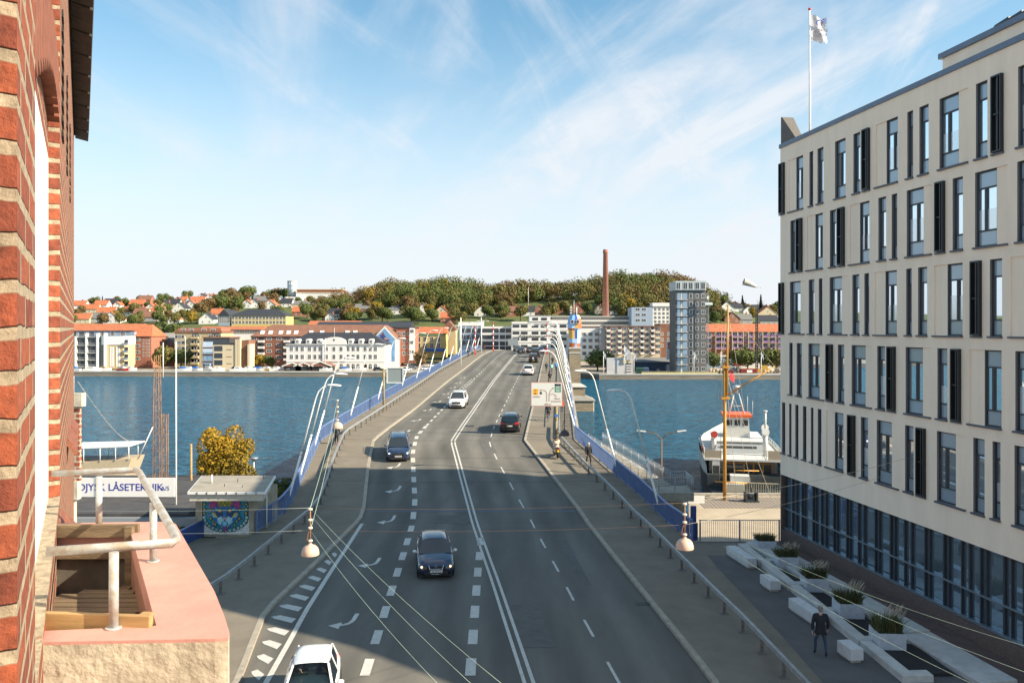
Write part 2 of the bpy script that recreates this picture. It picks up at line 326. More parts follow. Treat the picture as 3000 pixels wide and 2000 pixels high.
# expansion joint and tar lines across the bridge
jt=MB(); jm=mat('steel_joint',(.07,.10,.16),.5,metal=.3)
for yy,w in ((49.3,.16),):
    jt.face([(X(eLK,yy),yy,rz(yy)+.009),(X(eRK,yy),yy,rz(yy)+.009),(X(eRK,yy),yy+w,rz(yy+w)+.009),(X(eLK,yy),yy+w,rz(yy+w)+.009)])
jt.build('expansion_joint',jm,kind='structure',recalc=False)
jt=MB()
random.seed(3)
for k in range(22):
    yy=56+k*6.2+random.uniform(-.6,.6); w=.05
    jt.face([(X(eLK,yy),yy,rz(yy)+.008),(X(eRK,yy),yy+.2,rz(yy+.2)+.008),(X(eRK,yy),yy+.2+w,rz(yy+w+.2)+.008),(X(eLK,yy),yy+w,rz(yy+w)+.008)])
    for (a,b) in ((X(eLP,yy)+.2,X(eLK,yy)-KW),(X(eRK,yy)+KW,X(eRP,yy)-.2)):
        jt.face([(a,yy,rz(yy)+.128),(b,yy,rz(yy)+.128),(b,yy+w,rz(yy+w)+.128),(a,yy+w,rz(yy+w)+.128)])
y=52
while y<150:
    a,b=X(eRR,y)+.1,X(eRP,y)-.15; jt.face([(a,y,rz(y)+.13),(b,y,rz(y)+.13),(b,y+.06,rz(y)+.13),(a,y+.06,rz(y)+.13)]); y+=2.6
jt.build('tar_seam',mat('tar',(.045,.043,.04),.9),kind='structure',recalc=False)
d,x=G(1376,1247); g=MB(); g.box(x-.42,x+.42,d-.42,d+.42,rz(d)+.002,rz(d)+.014); g.build('manhole_cover',mat('iron',(.05,.05,.05),.6,metal=.5,var=.3,scale=20),label='rectangular dark iron cover set in the lane beside the double line near the road bend',cat='manhole cover')
g=MB(); d,x=G(1884,1768); g.box(x-.3,x+.3,d-.18,d+.18,rz(d)+.002,rz(d)+.012); g.build('gully_grate',MAT['iron'],label='small dark drain grate at the right kerb near the foot of the bridge',cat='drain')
g=MB(); random.seed(12)
for (a,b,u,w_) in ((29,33.5,.62,1.3),(47,48.6,.33,2.2),(64,72,.7,1.0),(88,96,.45,1.2),(110,113,.8,1.6),(36,44,.84,.5),(55,57,.5,1.2)):
    ys_=[a+(b-a)*k/8 for k in range(9)]
    for y0,y1 in zip(ys_,ys_[1:]): x0,x1=lerp(X(eLK,y0),X(eRK,y0),u),lerp(X(eLK,y1),X(eRK,y1),u); g.face([(x0,y0,rz(y0)+.007),(x0+w_,y0,rz(y0)+.007),(x1+w_,y1,rz(y1)+.007),(x1,y1,rz(y1)+.007)])
g.build('asphalt_patch',mat('patch_asphalt',(.105,.10,.09),.85,var=.15,scale=2,bump=.3),kind='structure',recalc=False)
# bridge girder edge below the parapets
for e,sg,nm in ((eLP,-1,'left'),(eRP,1,'right')):
    strip('bridge_edge_beam',(lambda y,e=e,sg=sg:X(e,y)+min(0,sg*.45)),(lambda y,e=e,sg=sg:X(e,y)+max(0,sg*.45)),.10,conc,y0=46,thick=1.5)
# ---------------------------------------------------------------- parapets: posts, rails and bars
def parapet(name,e,y0,y1,label,side):
    b0=Vector((X(e,y0),y0,rz(y0)+.12)); root=empty(name,b0,label,'parapet')
    ysr=[y0]+[y for y in YS if y0+.3<y<y1-.3]+[y1]
    def path(h,off=0): return [(X(e,y)+off,y,rz(y)+.12+h) for y in ysr]
    for nm,h,hh,ww in (('top_rail',1.17,.07,.13),('bottom_rail',.14,.06,.06)):
        r=MB()
        for a,b in zip(path(h),path(h)[1:]):
            r.hexa([(a[0]-ww/2,a[1],a[2]-hh/2),(a[0]+ww/2,a[1],a[2]-hh/2),(b[0]+ww/2,b[1],b[2]-hh/2),(b[0]-ww/2,b[1],b[2]-hh/2)],[(a[0]-ww/2,a[1],a[2]+hh/2),(a[0]+ww/2,a[1],a[2]+hh/2),(b[0]+ww/2,b[1],b[2]+hh/2),(b[0]-ww/2,b[1],b[2]+hh/2)])
        r.build(nm,blue,root,world=True)
    pm=MB(); pm.box(-.05,.05,-.05,.05,0,1.15); pm=pm.data('post',blue)
    bars=MB(); y=y0; k=0; n=0
    while y<y1:
        yy=y
        if k%16==0:
            if n<100: part('post',pm,root,Vector((X(e,yy),yy,rz(yy)+.12))-b0); n+=1
        else:
            x=X(e,yy); z=rz(yy)+.12; w=.02
            # flat bar: deep across, thin along
            bars.hexa([(x-w,yy-.011,z+.14),(x+w,yy-.011,z+.14),(x+w,yy+.011,z+.14),(x-w,yy+.011,z+.14)],[(x-w,yy-.011,z+1.14),(x+w,yy-.011,z+1.14),(x+w,yy+.011,z+1.14),(x-w,yy+.011,z+1.14)])
        y+=.125; k+=1
    bars.build('bars',blue,root,world=True,kind='stuff',recalc=False)
    return root
pL=parapet('bridge_parapet',eLP,44.6,222,'blue barred steel parapet along the left edge of the bridge beyond the painted kiosk','l')
pR=parapet('bridge_parapet',eRP,42.9,222,'blue barred steel parapet along the right edge of the bridge above the river stairs','r')
def barrier(e,y0,y1,step,label):
    b0=Vector((X(e,y0),y0,rz(y0)+.12)); root=empty('crash_barrier',b0,label,'crash barrier')
    ysr=[y0]+[y for y in YS if y0+.3<y<y1-.3]+[y1]
    r=MB()
    for y,yb in zip(ysr,ysr[1:]):
        a=(X(e,y),y,rz(y)+.12+.62); b=(X(e,yb),yb,rz(yb)+.12+.62)
        r.hexa([(a[0]-.06,a[1],a[2]-.08),(a[0]+.06,a[1],a[2]-.08),(b[0]+.06,b[1],b[2]-.08),(b[0]-.06,b[1],b[2]-.08)],[(a[0]-.06,a[1],a[2]+.08),(a[0]+.06,a[1],a[2]+.08),(b[0]+.06,b[1],b[2]+.08),(b[0]-.06,b[1],b[2]+.08)])
    r.build('rail',railst,root,world=True)
    pm=MB(); pm.box(-.05,.05,-.05,.05,.012,.56); pm.box(-.16,.16,-.12,.12,0,.02); pm=pm.data('post',postst)
    y=y0+.5; n=0
    while y<y1 and n<100: part('post',pm,root,Vector((X(e,y),y,rz(y)+.122))-b0); y+=step; n+=1
barrier([(10,X(eLR,31.5)-9.3)]+[p for p in eLR if p[0]>31.5],26,205,2.0,'low grey steel crash barrier between the left footway and the cycle track')
barrier(eRR,16,74,1.95,'low grey steel crash barrier along the right pavement, running past the benches')
b0=Vector((X(eRR,74),74,rz(74)+.12)); root=empty('cycle_track_rail',b0,'thin grey rail dividing cycle track from footway beyond the big road sign','railing')
r=MB(); ysr=[74,78,82,90,100,115,130,145,160,175,190,203]
r.tube([(X(eRR,y),y,rz(y)+1.0) for y in ysr],.04,6); r.build('rail',railst,root,world=True)
pm=MB(); pm.tube([(0,0,0),(0,0,.9)],.035,6); pm=pm.data('post',railst)
for k in range(44): part('post',pm,root,Vector((X(eRR,74.2+k*3),74.2+k*3,rz(74.2+k*3)+.12))-b0)
# ---------------------------------------------------------------- leaning bridge lamps
def lampmeshes():
    t=MB(); t.tube([(0,0,-.6),(.14,0,0),(1.02,0,3.2)],[.075,.075,.07],10); t.build_=None
    u=MB(); pts=[(1.02,0,3.2),(1.75,0,6.0),(1.95,0,6.75),(2.12,0,7.15),(2.4,0,7.42),(2.75,0,7.5)]; u.tube(pts,[.05,.046,.043,.042,.04,.037],10); u.tube([(.99,0,3.08),(1.05,0,3.3)],[.08,.055],10)
    h=MB(); n=10; prof=[(2.6,.05,.05),(2.75,.10,.07),(3.1,.17,.10),(3.4,.14,.08),(3.55,.03,.03)]
    rings=[[h.p((x,w*math.cos(2*math.pi*j/n),7.53-(x-2.7)*.04+hh*math.sin(2*math.pi*j/n)*(.5 if math.sin(2*math.pi*j/n)<0 else 1))) for j in range(n)] for x,w,hh in prof]
    for a,b in zip(rings,rings[1:]):
        for j in range(n): h.fi([a[j],a[(j+1)%n],b[(j+1)%n],b[j]],None,True)
    h.fi(rings[0][::-1]); h.fi(rings[-1])
    return t.data('lower_mast',steelw),u.data('upper_mast',steelw),h.data('lamp_head',steelw)
LM=lampmeshes()
def blamp(e,y,side,label):
    sg=1 if side=='l' else -1
    slope=(X(e,y+2)-X(e,y-2))/4; ang=-math.atan(slope)
    if sg<0: ang+=math.pi
    o=empty('street_lamp',(X(e,y)-sg*.32,y,rz(y)+.25),label,'street lamp','leaning white lamps along the bridge',ang)
    part('lower_mast',LM[0],o); part('upper_mast',LM[1],o); part('lamp_head',LM[2],o); return o
ords=['nearest','second','third','fourth','fifth','sixth','seventh','eighth','ninth','tenth','eleventh','twelfth','thirteenth','fourteenth','fifteenth','sixteenth']
lx=[(835,),(868,),(912,),(1019,),(1100,),(1172,),(1214,),(1252,),(1288,),(1313,),(1338,),(1361,)]
def yfromx(e,px,lo=45,hi=200):
    best=None;y=lo
    while y<hi:
        q=1500+F*(X(e,y)-.32)/y
        if best is None or abs(q-px)<best[0]: best=(abs(q-px),y)
        y+=.1
    return best[1]
LY=[yfromx(eLP,a[0]) for a in lx]+[]
LY=sorted(LY); last=LY[-1]
for k in range(2): LY.append(LY[-1]+12)
for i,y in enumerate(LY): blamp(eLP,y,'l','leaning white arched bridge lamp, %s from the kiosk along the left parapet'%ords[i])
RY=[48.5,57,68.5]+[80+k*12.3 for k in range(10)]
for i,y in enumerate(RY): blamp(eRP,y,'r','leaning white arched bridge lamp, %s from the viewer along the right parapet'%ords[i])
# ---------------------------------------------------------------- office building on the right
plaster=mat('cream_render',(.88,.75,.60),.9,var=.05,stretch=(1,1,.18),scale=1.3,bump=.15,bscale=120)
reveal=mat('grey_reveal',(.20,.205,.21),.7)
frame=mat('dark_window_frame',(.035,.045,.055),.45)
silm=mat('slate_sill',(.09,.10,.12),.5)
coping=mat('zinc_coping',(.13,.17,.23),.45,metal=.3,var=.1,scale=2)
glass=mat('office_glass',(.78,.88,.95),.02,metal=.95)
panelg=mat('grey_glass_panel',(.34,.43,.50),.15,metal=.3)
paleg=mat('pale_glass',(.80,.88,.93),.12,metal=.55)  # paler colour for the lower middle part of some office panes
glassd=mat('dark_glass',(.34,.46,.56),.02,metal=.8)
brickb=brickmat('brown_brick',(.13,.085,.07),(.18,.11,.09),(.14,.12,.11),plane='both')
ux,uy=.168/1.01401,-1/1.01401
FM=Matrix(((ux,-uy,0,14.7),(uy,ux,0,43.0),(0,0,1,0),(0,0,0,1)))
def sx(px): d=21.924/((px-1500)/F+.168); return (43-d)*1.01401
OB=Vector((14.7,43,7.3))
office=empty('office_building',OB,'long cream office block with tall slit windows and glass ground floor right of the road','building')
LEN=19.3
rows=[(25.2,27.95,2270,.3189,[('D',52,93),('PW',127,190,260),('S',318,352),('N',392,447),('W',553,650),('N',722,785),('D',818,876),('PW',928,1018,1130),('S',1217,1270),('N',1328,1413),('WP',1513,1680,1775),('N',1848,1953),('D',2010,2103),('W',2235,2460)]),
(21.95,24.7,2270,.3104,[('N',147,193),('D',218,263),('PW',303,375,453),('N',520,578),('D',607,662),('PW',708,795,893),('N',977,1050),('S',1103,1155),('WP',1245,1395,1480),('D',1532,1610),('N',1678,1775),('WP',1890,2085,2198),('W',2288,2520)]),
(18.7,21.45,2270,.3104,[('D',45,88),('WP',143,235,280),('N',320,373),('S',415,448),('WP',517,625,683),('N',732,798),('S',845,890),('PW',942,1035,1152),('S',1240,1292),('N',1352,1438),('PW',1505,1620,1772),('D',1868,1955),('N',2030,2145),('PW',2225,2400,2640)]),
(15.45,18.2,2270,.3104,[('S',137,168),('N',207,255),('WP',317,415,468),('D',500,550),('N',595,655),('WP',725,848,915),('N',967,1040),('D',1078,1143),('WP',1235,1387,1473),('N',1535,1628),('D',1682,1760),('PW',1835,1970,2140),('N',2270,2390),('WP',2470,2700,2860)]),
(12.2,14.95,2270,.3104,[('S',68,98),('S',135,157),('S',193,223),('S',265,298),('S',340,364),('S',405,440),('PW',485,558,648),('D',705,763),('N',812,880),('WP',962,1095,1170),('N',1230,1310),('D',1353,1427),('WP',1530,1698,1800),('N',1873,1980),('S',2055,2130),('W',2262,2440),('N',2560,2700)])]
wall=MB(FM); RD=.14; ztop=28.8; zbot=11.0
def wq(s0,s1,z0,z1,t=0,m=0): wall.face([(s0,t,z0),(s1,t,z0),(s1,t,z1),(s0,t,z1)],m)
winid=0
def office_window(s0,s1,z0,z1,seed,narrow):
    f=MB(FM); w=s1-s0; b=.055; t=RD
    def bar(a,c,d,e,tt=.05): f.box(a,c,t-tt,t+.02,d,e)
    bar(s0,s0+b,z0,z1); bar(s1-b,s1,z0,z1); bar(s0,s1,z1-b,z1,.045); bar(s0,s1,z0,z0+b,.045)
    za,zb=z0+.58,z1-.62
    bar(s0+b,s1-b,za-.03,za+.03,.04); bar(s0+b,s1-b,zb-.03,zb+.03,.04)
    if not narrow: sm=s0+w*(.42 if seed%2 else .58); bar(sm-.045,sm+.045,za+.03,zb-.03,.06)
    fo=f.build('window',frame,office,world=True)
    g=MB(FM)
    g.face([(s0,t,zb),(s1,t,zb),(s1,t,z1),(s0,t,z1)],1); g.face([(s0,t,z0),(s1,t,z0),(s1,t,za),(s0,t,za)],1)
    zm=lerp(za,zb,[.55,.5,.62,.45][seed%4])
    if seed%5==3 and not narrow:
        g.face([(s0,t,za),(s1,t,za),(s1,t,zb),(s0,t,zb)],0)
    else:
        k=s0+w*.3
        g.face([(s0,t,za),(s1,t,za),(s1,t,zm),(s0,t,zm)],2 if seed%3==0 else 0); g.face([(s0,t,zm),(s1,t,zm),(s1,t,zb),(s0,t,zb)],0)
    go=g.build('pane',[glass,panelg,paleg],None,recalc=False); 
    for v in go.data.vertices: v.co-=OB
    go.parent=fo
    return fo
seed=0
zprev=zbot
for (z0,z1,ox,sc,items) in sorted(rows,key=lambda r:r[0]):
    ops=[]
    for it in items:
        xs=[sx(ox+sc*v) for v in it[1:]]
        if xs[0]<0: xs[0]=0
        if xs[-1]>LEN: continue
        ops.append((it[0],xs))
    wq(0,LEN,zprev,z0); s=0
    for k,xs in ops:
        a,b=xs[0],xs[-1]
        if a>s: wq(s,a,z0,z1)
        s=b; seed+=1
        sill=True
        if k=='D':
            wq(a,b,z0,z1,.05,1)
            d=MB(FM); d.box(a,b,-.14,.04,z1-.06,z1); d.box(a,b,-.14,.04,z0+.02,z0+.08); d.box(a,a+.05,-.14,.04,z0+.08,z1-.06); d.box(b-.05,b,-.14,.04,z0+.08,z1-.06)
            m_=(a+b)/2; d.box(m_+.04,m_+.09,-.12,.02,z0+.08,z1-.06); d.box(m_-.05,m_-.01,-.02,.03,z0+.14,z1-.14,1); d.box(a+.05,b-.05,-.10,.02,(z0+z1)/2-.03,(z0+z1)/2+.03)
            d.build('projecting_shutter_frame',[mat('black_shutter',(.012,.018,.022),.4),galv],office,world=True,label='black projecting ventilation shutter frame')
        else:
            if k=='PW': pa,pb,wa,wb=a,xs[1],xs[1],b
            elif k=='WP': wa,wb,pa,pb=a,xs[1],xs[1],b
            else: wa,wb=a,b; pa=pb=None
            if pa is not None:
                wq(pa,pb,z0,z1,.05)
                for q,w_ in ((a,0),(b,0)):
                    if (q==a and k=='PW') or (q==b and k=='WP'): wall.face([(q,0,z0),(q,.05,z0),(q,.05,z1),(q,0,z1)],0)
                wall.face([(pa,0,z1),(pb,0,z1),(pb,.05,z1),(pa,.05,z1)],0); wall.face([(pa,0,z0),(pb,0,z0),(pb,.05,z0),(pa,.05,z0)],0)
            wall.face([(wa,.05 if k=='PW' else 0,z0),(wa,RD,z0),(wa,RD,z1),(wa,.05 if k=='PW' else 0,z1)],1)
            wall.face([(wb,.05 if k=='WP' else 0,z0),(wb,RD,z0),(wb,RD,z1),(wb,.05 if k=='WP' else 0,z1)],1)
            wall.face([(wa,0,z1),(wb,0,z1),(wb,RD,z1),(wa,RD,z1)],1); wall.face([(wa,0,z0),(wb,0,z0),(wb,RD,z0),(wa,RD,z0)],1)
            office_window(wa,wb,z0,z1,seed,k in 'SN' and len(k)==1 and k!='W')
        sm=MB(FM); sm.box(a-.06,b+.02,-.09,.03 if k=='D' else RD-.07,z0-.07,z0-.001); sm.build('sill',silm,office,world=True)
    wq(s,LEN,z0,z1); zprev=z1
wq(0,LEN,zprev,ztop)
# remaining sides and roof of the block (unseen corners placed to shape its cast shadow)
pl0=[(14.7,43.0),(14.7+.168*19.033,43-19.033),(28.9,17.8),(35.0,13.0),(60,13.0),(60,50),(36.7,46.7)]
W0=MB()
fa=FM@Vector((0,0,0)); fb=FM@Vector((LEN,0,0)); pts=[(fb.x,fb.y)]+pl0[2:]+[(fa.x,fa.y)]
for a,b in zip(pts,pts[1:]): W0.face([(a[0],a[1],7.0),(b[0],b[1],7.0),(b[0],b[1],ztop),(a[0],a[1],ztop)])
W0.face([(x,y,ztop-.25) for x,y in pts])
for q,f_,m_ in zip(range(10**6),W0.f,W0.m): pass
off=len(wall.v); wall.v+=W0.v; wall.f+=[[i+off for i in f] for f in W0.f]; wall.m+=W0.m; wall.sm+=W0.sm
# soffit above the glass
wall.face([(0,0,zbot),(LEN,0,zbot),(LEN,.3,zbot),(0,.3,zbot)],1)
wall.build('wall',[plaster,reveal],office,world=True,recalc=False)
u=MB(); u.box(25.5,36,41,46.3,28.5,33.0); u.build('roof_shadow_box',plaster,office,world=True)  # unseen box added behind the roofline to lengthen the block's cast shadow
cp=MB(FM); cp.box(-.05,LEN+.03,-.07,.32,28.8,29.02); cp.build('coping',coping,office,world=True)
# glass ground floor
gl=MB(FM); gl.face([(0,.30,8.1),(LEN,.30,8.1),(LEN,.30,11),(0,.30,11)]); gl.build('shopfront_glass',glassd,office,world=True,recalc=False)
ml=[52,98,126,165,182,242,262,300,332,388,410,478,500,560,600,678,706,785,815,885,932,1028,1060,1160,1195,1285,1340,1418,1460,1583,1635,1720,1760]
n=0
for v in [30]+ml:
    s=sx(2270+.4145*v)
    if s>LEN: continue
    m_=MB(FM); w=.028 if n%3 else .04; m_.box(s-w,s+w,.20,.29,8.1,10.99); m_.build('mullion',frame,office,world=True); n+=1
m_=MB(FM); m_.box(0,LEN,.16,.285,9.13,9.2); m_.box(0,LEN,.14,.285,8.04,8.14); m_.build('transom',mat('alu_transom',(.25,.3,.34),.35,metal=.6),office,world=True)
m_=MB(FM); m_.box(0,LEN,.02,.40,7.2,8.04); m_.box(0,.1,.02,.4,8.04,11); m_.build('brick_plinth',brickb,office,world=True)
# set back top storey
s0=(43-32.1)*1.014
u=MB(FM); u.box(s0,LEN,1.2,8,28.7,30.05); u.build('penthouse_wall',plaster,office,world=True)
u=MB(FM); u.box(s0-.12,LEN,1.08,8.1,30.05,30.27); u.build('penthouse_coping',coping,office,world=True)
for i,(px,py) in enumerate([(2815,125),(2850,108),(2888,88),(2928,66)]):
    k=MB(FM); s=sx(px)-.9+i*.02; 
    k.hexa([(s,1.9,30.28),(s+1.0,1.9,30.28),(s+1.0,3.2,30.28),(s,3.2,30.28)],[(s+.25,2.0,30.78),(s+.95,2.0,30.86),(s+.95,3.1,30.86),(s+.25,3.1,30.78)])
    k.build('rooftop_ventilator',frame,office,world=True)
k=MB(FM); k.hexa([(-.02,.35,28.78),(.35,.35,28.78),(.35,1.0,28.78),(-.02,1.0,28.78)],[(-.02,.35,30.55),(.0,.35,30.55),(.0,1.0,30.55),(-.02,1.0,30.55)])
k=MB(FM); k.hexa([(.0,.03,28.75),(1.4,.36,28.75),(1.4,.70,28.75),(.0,.70,28.75)],[(.0,.03,30.5),(.12,.03,30.5),(.12,.70,30.5),(.0,.70,30.5)],0); k.build('stair_wall',[mat('grey_brown_slab',(.13,.12,.11),.8,var=.1,scale=4)],office,world=True)
# flagpole and torn flag on the roof
fx,fy=Xp(2373,46),46.0
fp=empty('flagpole',(fx,fy,28.6),'tall white flagpole with a red finial on the office roof','flagpole')
m_=MB(); m_.tube([(0,0,0),(-.02,0,9.0)],[.07,.045],10); m_.build('pole',steelw,fp)
m_=MB(); m_.ball((-.02,0,9.05),.09,None,10,6); m_.build('finial',mat('red_enamel',(.5,.03,.02),.4),fp)
fl_=MB(); W_,H_=1.0,1.5
nx,nz=16,18
def fpt(a,b):
    x=a*W_*(1-.12*b); 
    return (x,.16*math.sin(a*7+b*3)*a+.05*math.sin(b*9+a*4)*a, b*H_-.22*a*(1-b*.2)+.05*math.sin(a*8)+.06*a*math.sin(b*5))
grid=[[fl_.p(fpt(i/nx,j/nz)) for i in range(nx+1)] for j in range(nz+1)]
random.seed(11)
for j in range(nz):
    for i in range(nx):
        if (i>=nx-1 and random.random()<.45) or (j<1 and random.random()<.35) or (j==12 and i==nx-3): continue
        fl_.fi([grid[j][i],grid[j][i+1],grid[j+1][i+1],grid[j+1][i]],None,True)
fo=fl_.build('flag',mat('flag_cloth',(.50,.50,.52),.8,var=.08,scale=3),None,'frayed white flag with a blue emblem flying from the tall roof flagpole','flag',recalc=False,loc=(0,0,0)); fo.location=(fx+.06,fy,28.6+7.2)
def textmesh(s,size,m,name='lettering',extr=.002,bold=0):
    cu=bpy.data.curves.new(name,'FONT'); cu.body=s; cu.size=size; cu.align_x='CENTER'; cu.align_y='CENTER'; cu.extrude=extr; cu.offset=bold; cu.resolution_u=3
    o=bpy.data.objects.new(name,cu); C.objects.link(o); dg=bpy.context.evaluated_depsgraph_get(); me=bpy.data.meshes.new_from_object(o.evaluated_get(dg)); bpy.data.objects.remove(o); me.materials.clear(); me.materials.append(m); me.name=name; return me
def text(s,size,m,parent,loc,rot=(R(90),0,0),bold=0,name='lettering',sx_=1):
    me=textmesh(s,size,m,name,bold=bold); o=bpy.data.objects.new(name,me); C.objects.link(o); o.parent=parent; o.location=loc; o.rotation_euler=rot; o.scale=(sx_,1,1); return o
navy=mat('navy_print',(.05,.06,.22),.6); greyp=mat('grey_print',(.12,.12,.16),.6)
text('NØRRE',.24,greyp,fo,(.5,-.20,.52),bold=.006); text('BOLIG',.24,greyp,fo,(.5,-.20,.26),bold=.006)
e_=MB(); e_.tube([(.45+.2*math.cos(a),-.19,.98+.16*math.sin(a)) for a in [i*.5 for i in range(9)]],.04,6); e_.tube([(.5,-.19,.9),(.75,-.21,1.1),(.62,-.2,1.2)],.035,6); e_.build('emblem',mat('blue_print',(.12,.2,.55),.6),fo)
# ---------------------------------------------------------------- plaza furniture along the office
def fbox(mb,s0,s1,t0,t1,z0,z1,b=.015,m=None): mb.bbox(s0,s1,t0,t1,z0,z1,b,m)
GZ=7.328
def loc_of(px,py,z=GZ):
    d=(CAMZ-z)*F/(py-HY); x=Xp(px,d); q=FM.inverted()@Vector((x,d,0)); return q.x,q.y
whc=mat('white_concrete',(.56,.57,.57),.8,var=.08,scale=4)
bl=['farthest','second farthest','double length','nearest']
for i,((px,py),(qx,qy),nblk) in enumerate([((2181,1667),(2128,1626),4),((2258,1734),(2226,1713),3),((2384,1838),(2310,1785),6),((2496,1943),(2452,1914),3)]):
    s1,t1=loc_of(px,py); s0,t0=loc_of(qx,qy); t1=t0+.48
    org=FM@Vector((s0,t0,GZ)); e=empty('bench',org,['white concrete block bench farthest away, near the plaza railing','short white concrete block bench, second from the plaza railing','long white concrete block bench directly left of the walking man','white concrete block bench nearest the viewer, in front of the walking man'][i],'bench','white concrete benches on the plaza')
    b=MB(FM); b.box(s0+.05,s1-.05,t0+.06,t1-.06,GZ-.02,GZ+.08); b.build('base',conc,e,world=True)
    n=nblk; L_=(s1-s0)/n
    for k in range(n):
        b=MB(FM); fbox(b,s0+k*L_+.006,s0+(k+1)*L_-.006,t0,t1,GZ+.08,GZ+.5,.012); b.build('seat_block',whc,e,world=True)
# stepped seat wall with dark beds
wa_=math.atan(.045); SM=Matrix(((math.sin(wa_),-math.cos(wa_)*-1,0,12.1),(-math.cos(wa_),math.sin(wa_),0,38.0),(0,0,1,0),(0,0,0,1)))
segs=[(38-u,38-v) for u,v in [(41.5,38.4),(38.4,34.9),(34.9,31.7),(31.7,28.7),(28.7,25.8)]]
e=empty('seat_wall',SM@Vector((segs[0][0],0,GZ)),'long low stepped concrete seat wall edging the dark planting beds on the plaza','wall')
for i,(a,b) in enumerate(segs):
    z1=GZ+.30-i*.012; sh_=.05*i
    m_=MB(SM); m_.bbox(a+.005,b-.005,sh_,sh_+.44,GZ-.3,z1,.02); m_.build('wall_block',concl,e,world=True)
    m_=MB(SM); m_.bbox(b-.42,b-.008,sh_+.445,sh_+1.05,GZ-.3,z1-.006,.02); m_.build('cross_block',concl,e,world=True)
bed=MB(SM)
for i,(a,b) in enumerate(segs): bed.box(a+.02,b-.43,.05*i+.445,.05*i+2.0,GZ-.1,GZ+.10)
bed.build('planting_soil',mat('dark_soil',(.025,.024,.024),1,var=.4,scale=20,bump=.6),kind='structure')
e=empty('terrace_slabs',FM@Vector((2.0,-2.4,GZ)),'pale concrete slab terrace climbing beside the brick base of the office block','terrace')
for i in range(4):
    a=1.0+i*4.1; b=a+4.08
    m_=MB(FM); fbox(m_,a,b,-2.5+.03*i,-1.15+.03*i,GZ-.3,GZ+.36-.06*i,.02); m_.build('slab',concl,e,world=True)
m_=MB(FM); m_.box(0,LEN,-1.1,.01,GZ-.3,GZ+.03); m_.build('brick_paving',brickb,kind='structure')
# planters with ornamental grass
zinc=mat('zinc_planter',(.50,.55,.60),.5,metal=.15,var=.12,scale=5)
gsm=mat('ornamental_grass',(.06,.085,.028),.9,col2=(.13,.13,.05),scale=7); plum=mat('grass_plume',(.42,.36,.27),.95)
def tuft(seed,n=420,h=.75,w=1.0,dd=.7,pl=True):
    random.seed(seed); g=MB()
    for k in range(n):
        x,y=random.uniform(-w/2,w/2)*.9,random.uniform(-dd/2,dd/2)*.9; a=random.uniform(0,6.28); l=random.uniform(.2,.75); hh=h*random.uniform(.45,1.0)
        dx,dy=math.cos(a)*l*.55+x*.35,math.sin(a)*l*.55; q=random.uniform(.008,.016); px,py=-math.sin(a)*q,math.cos(a)*q
        p0=(x,y,0); p1=(x+dx*.35,y+dy*.35,hh*.65); p2=(x+dx,y+dy,hh)
        g.face([(p0[0]-px,p0[1]-py,0),(p0[0]+px,p0[1]+py,0),(p1[0]+px,p1[1]+py,p1[2]),(p1[0]-px,p1[1]-py,p1[2])],0); g.face([(p1[0]-px,p1[1]-py,p1[2]),(p1[0]+px,p1[1]+py,p1[2]),p2],0)
    m=MB()
    if pl:
        for k in range(70):
            a=random.uniform(-.2,1.2); x,y=random.uniform(-w/2,w/2)*.6+.15,random.uniform(-.3,.3)+.1; hh=h*random.uniform(1.0,1.45); dx=.25*math.cos(a); q=.02
            m.face([(x+dx*.6,y,hh*.75),(x+dx*.6+q,y+.01,hh*.75),(x+dx+q*.5,y+.01,hh)],0); m.face([(x+dx*.6,y+q,hh*.8),(x+dx*.6,y-q,hh*.8),(x+dx+.05,y,hh*1.02)],0)
    return g,m
pd=[(2205,2272,1624,'square zinc planter of short grass beside the plaza railing, farthest of the row'),(2263,2337,1674,'square zinc planter of grass, second from the plaza railing'),(2345,2426,1741,'square zinc planter of green grass, in the middle of the row of five'),(2441,2530,1820,'square zinc planter with feathery grass, second nearest of the row'),(2553,2652,1912,'square zinc planter with tall feathery plumes, nearest of the row')]
for i,(a,b,py,lab) in enumerate(pd):
    d=(CAMZ-GZ)*F/(py-HY); x0,x1=Xp(a,d),Xp(b,d); w=(x1-x0)*.80; c=Vector((x0+.32+(x1-x0)*.43*.9,d+.46,GZ)); e=empty('planter',c,lab,'planter','grass planters on the plaza',math.atan2(-ux,-uy)*0-.05)
    m_=MB(); o=w/2; 
    m_.box(-o,o,-.45,.45,0,.06); m_.box(-o,o,-.45,-.42,.06,.68); m_.box(-o,o,.42,.45,.06,.68); m_.box(-o,-o+.03,-.42,.42,.06,.68); m_.box(o-.03,o,-.42,.42,.06,.68); m_.build('box',zinc,e)
    m_=MB(); m_.box(-o+.03,o-.03,-.42,.42,.06,.57); m_.build('soil',MAT['dark_soil'],e)
    g,m=tuft(i,n=650,h=.45+.07*i,w=w,pl=i>0)
    t_=g.build('grass_tuft',gsm,e,recalc=False); t_.location=(0,0,.56)
    if i>0: t_=m.build('grass_plumes',plum,e,recalc=False); t_.location=(0,0,.54)
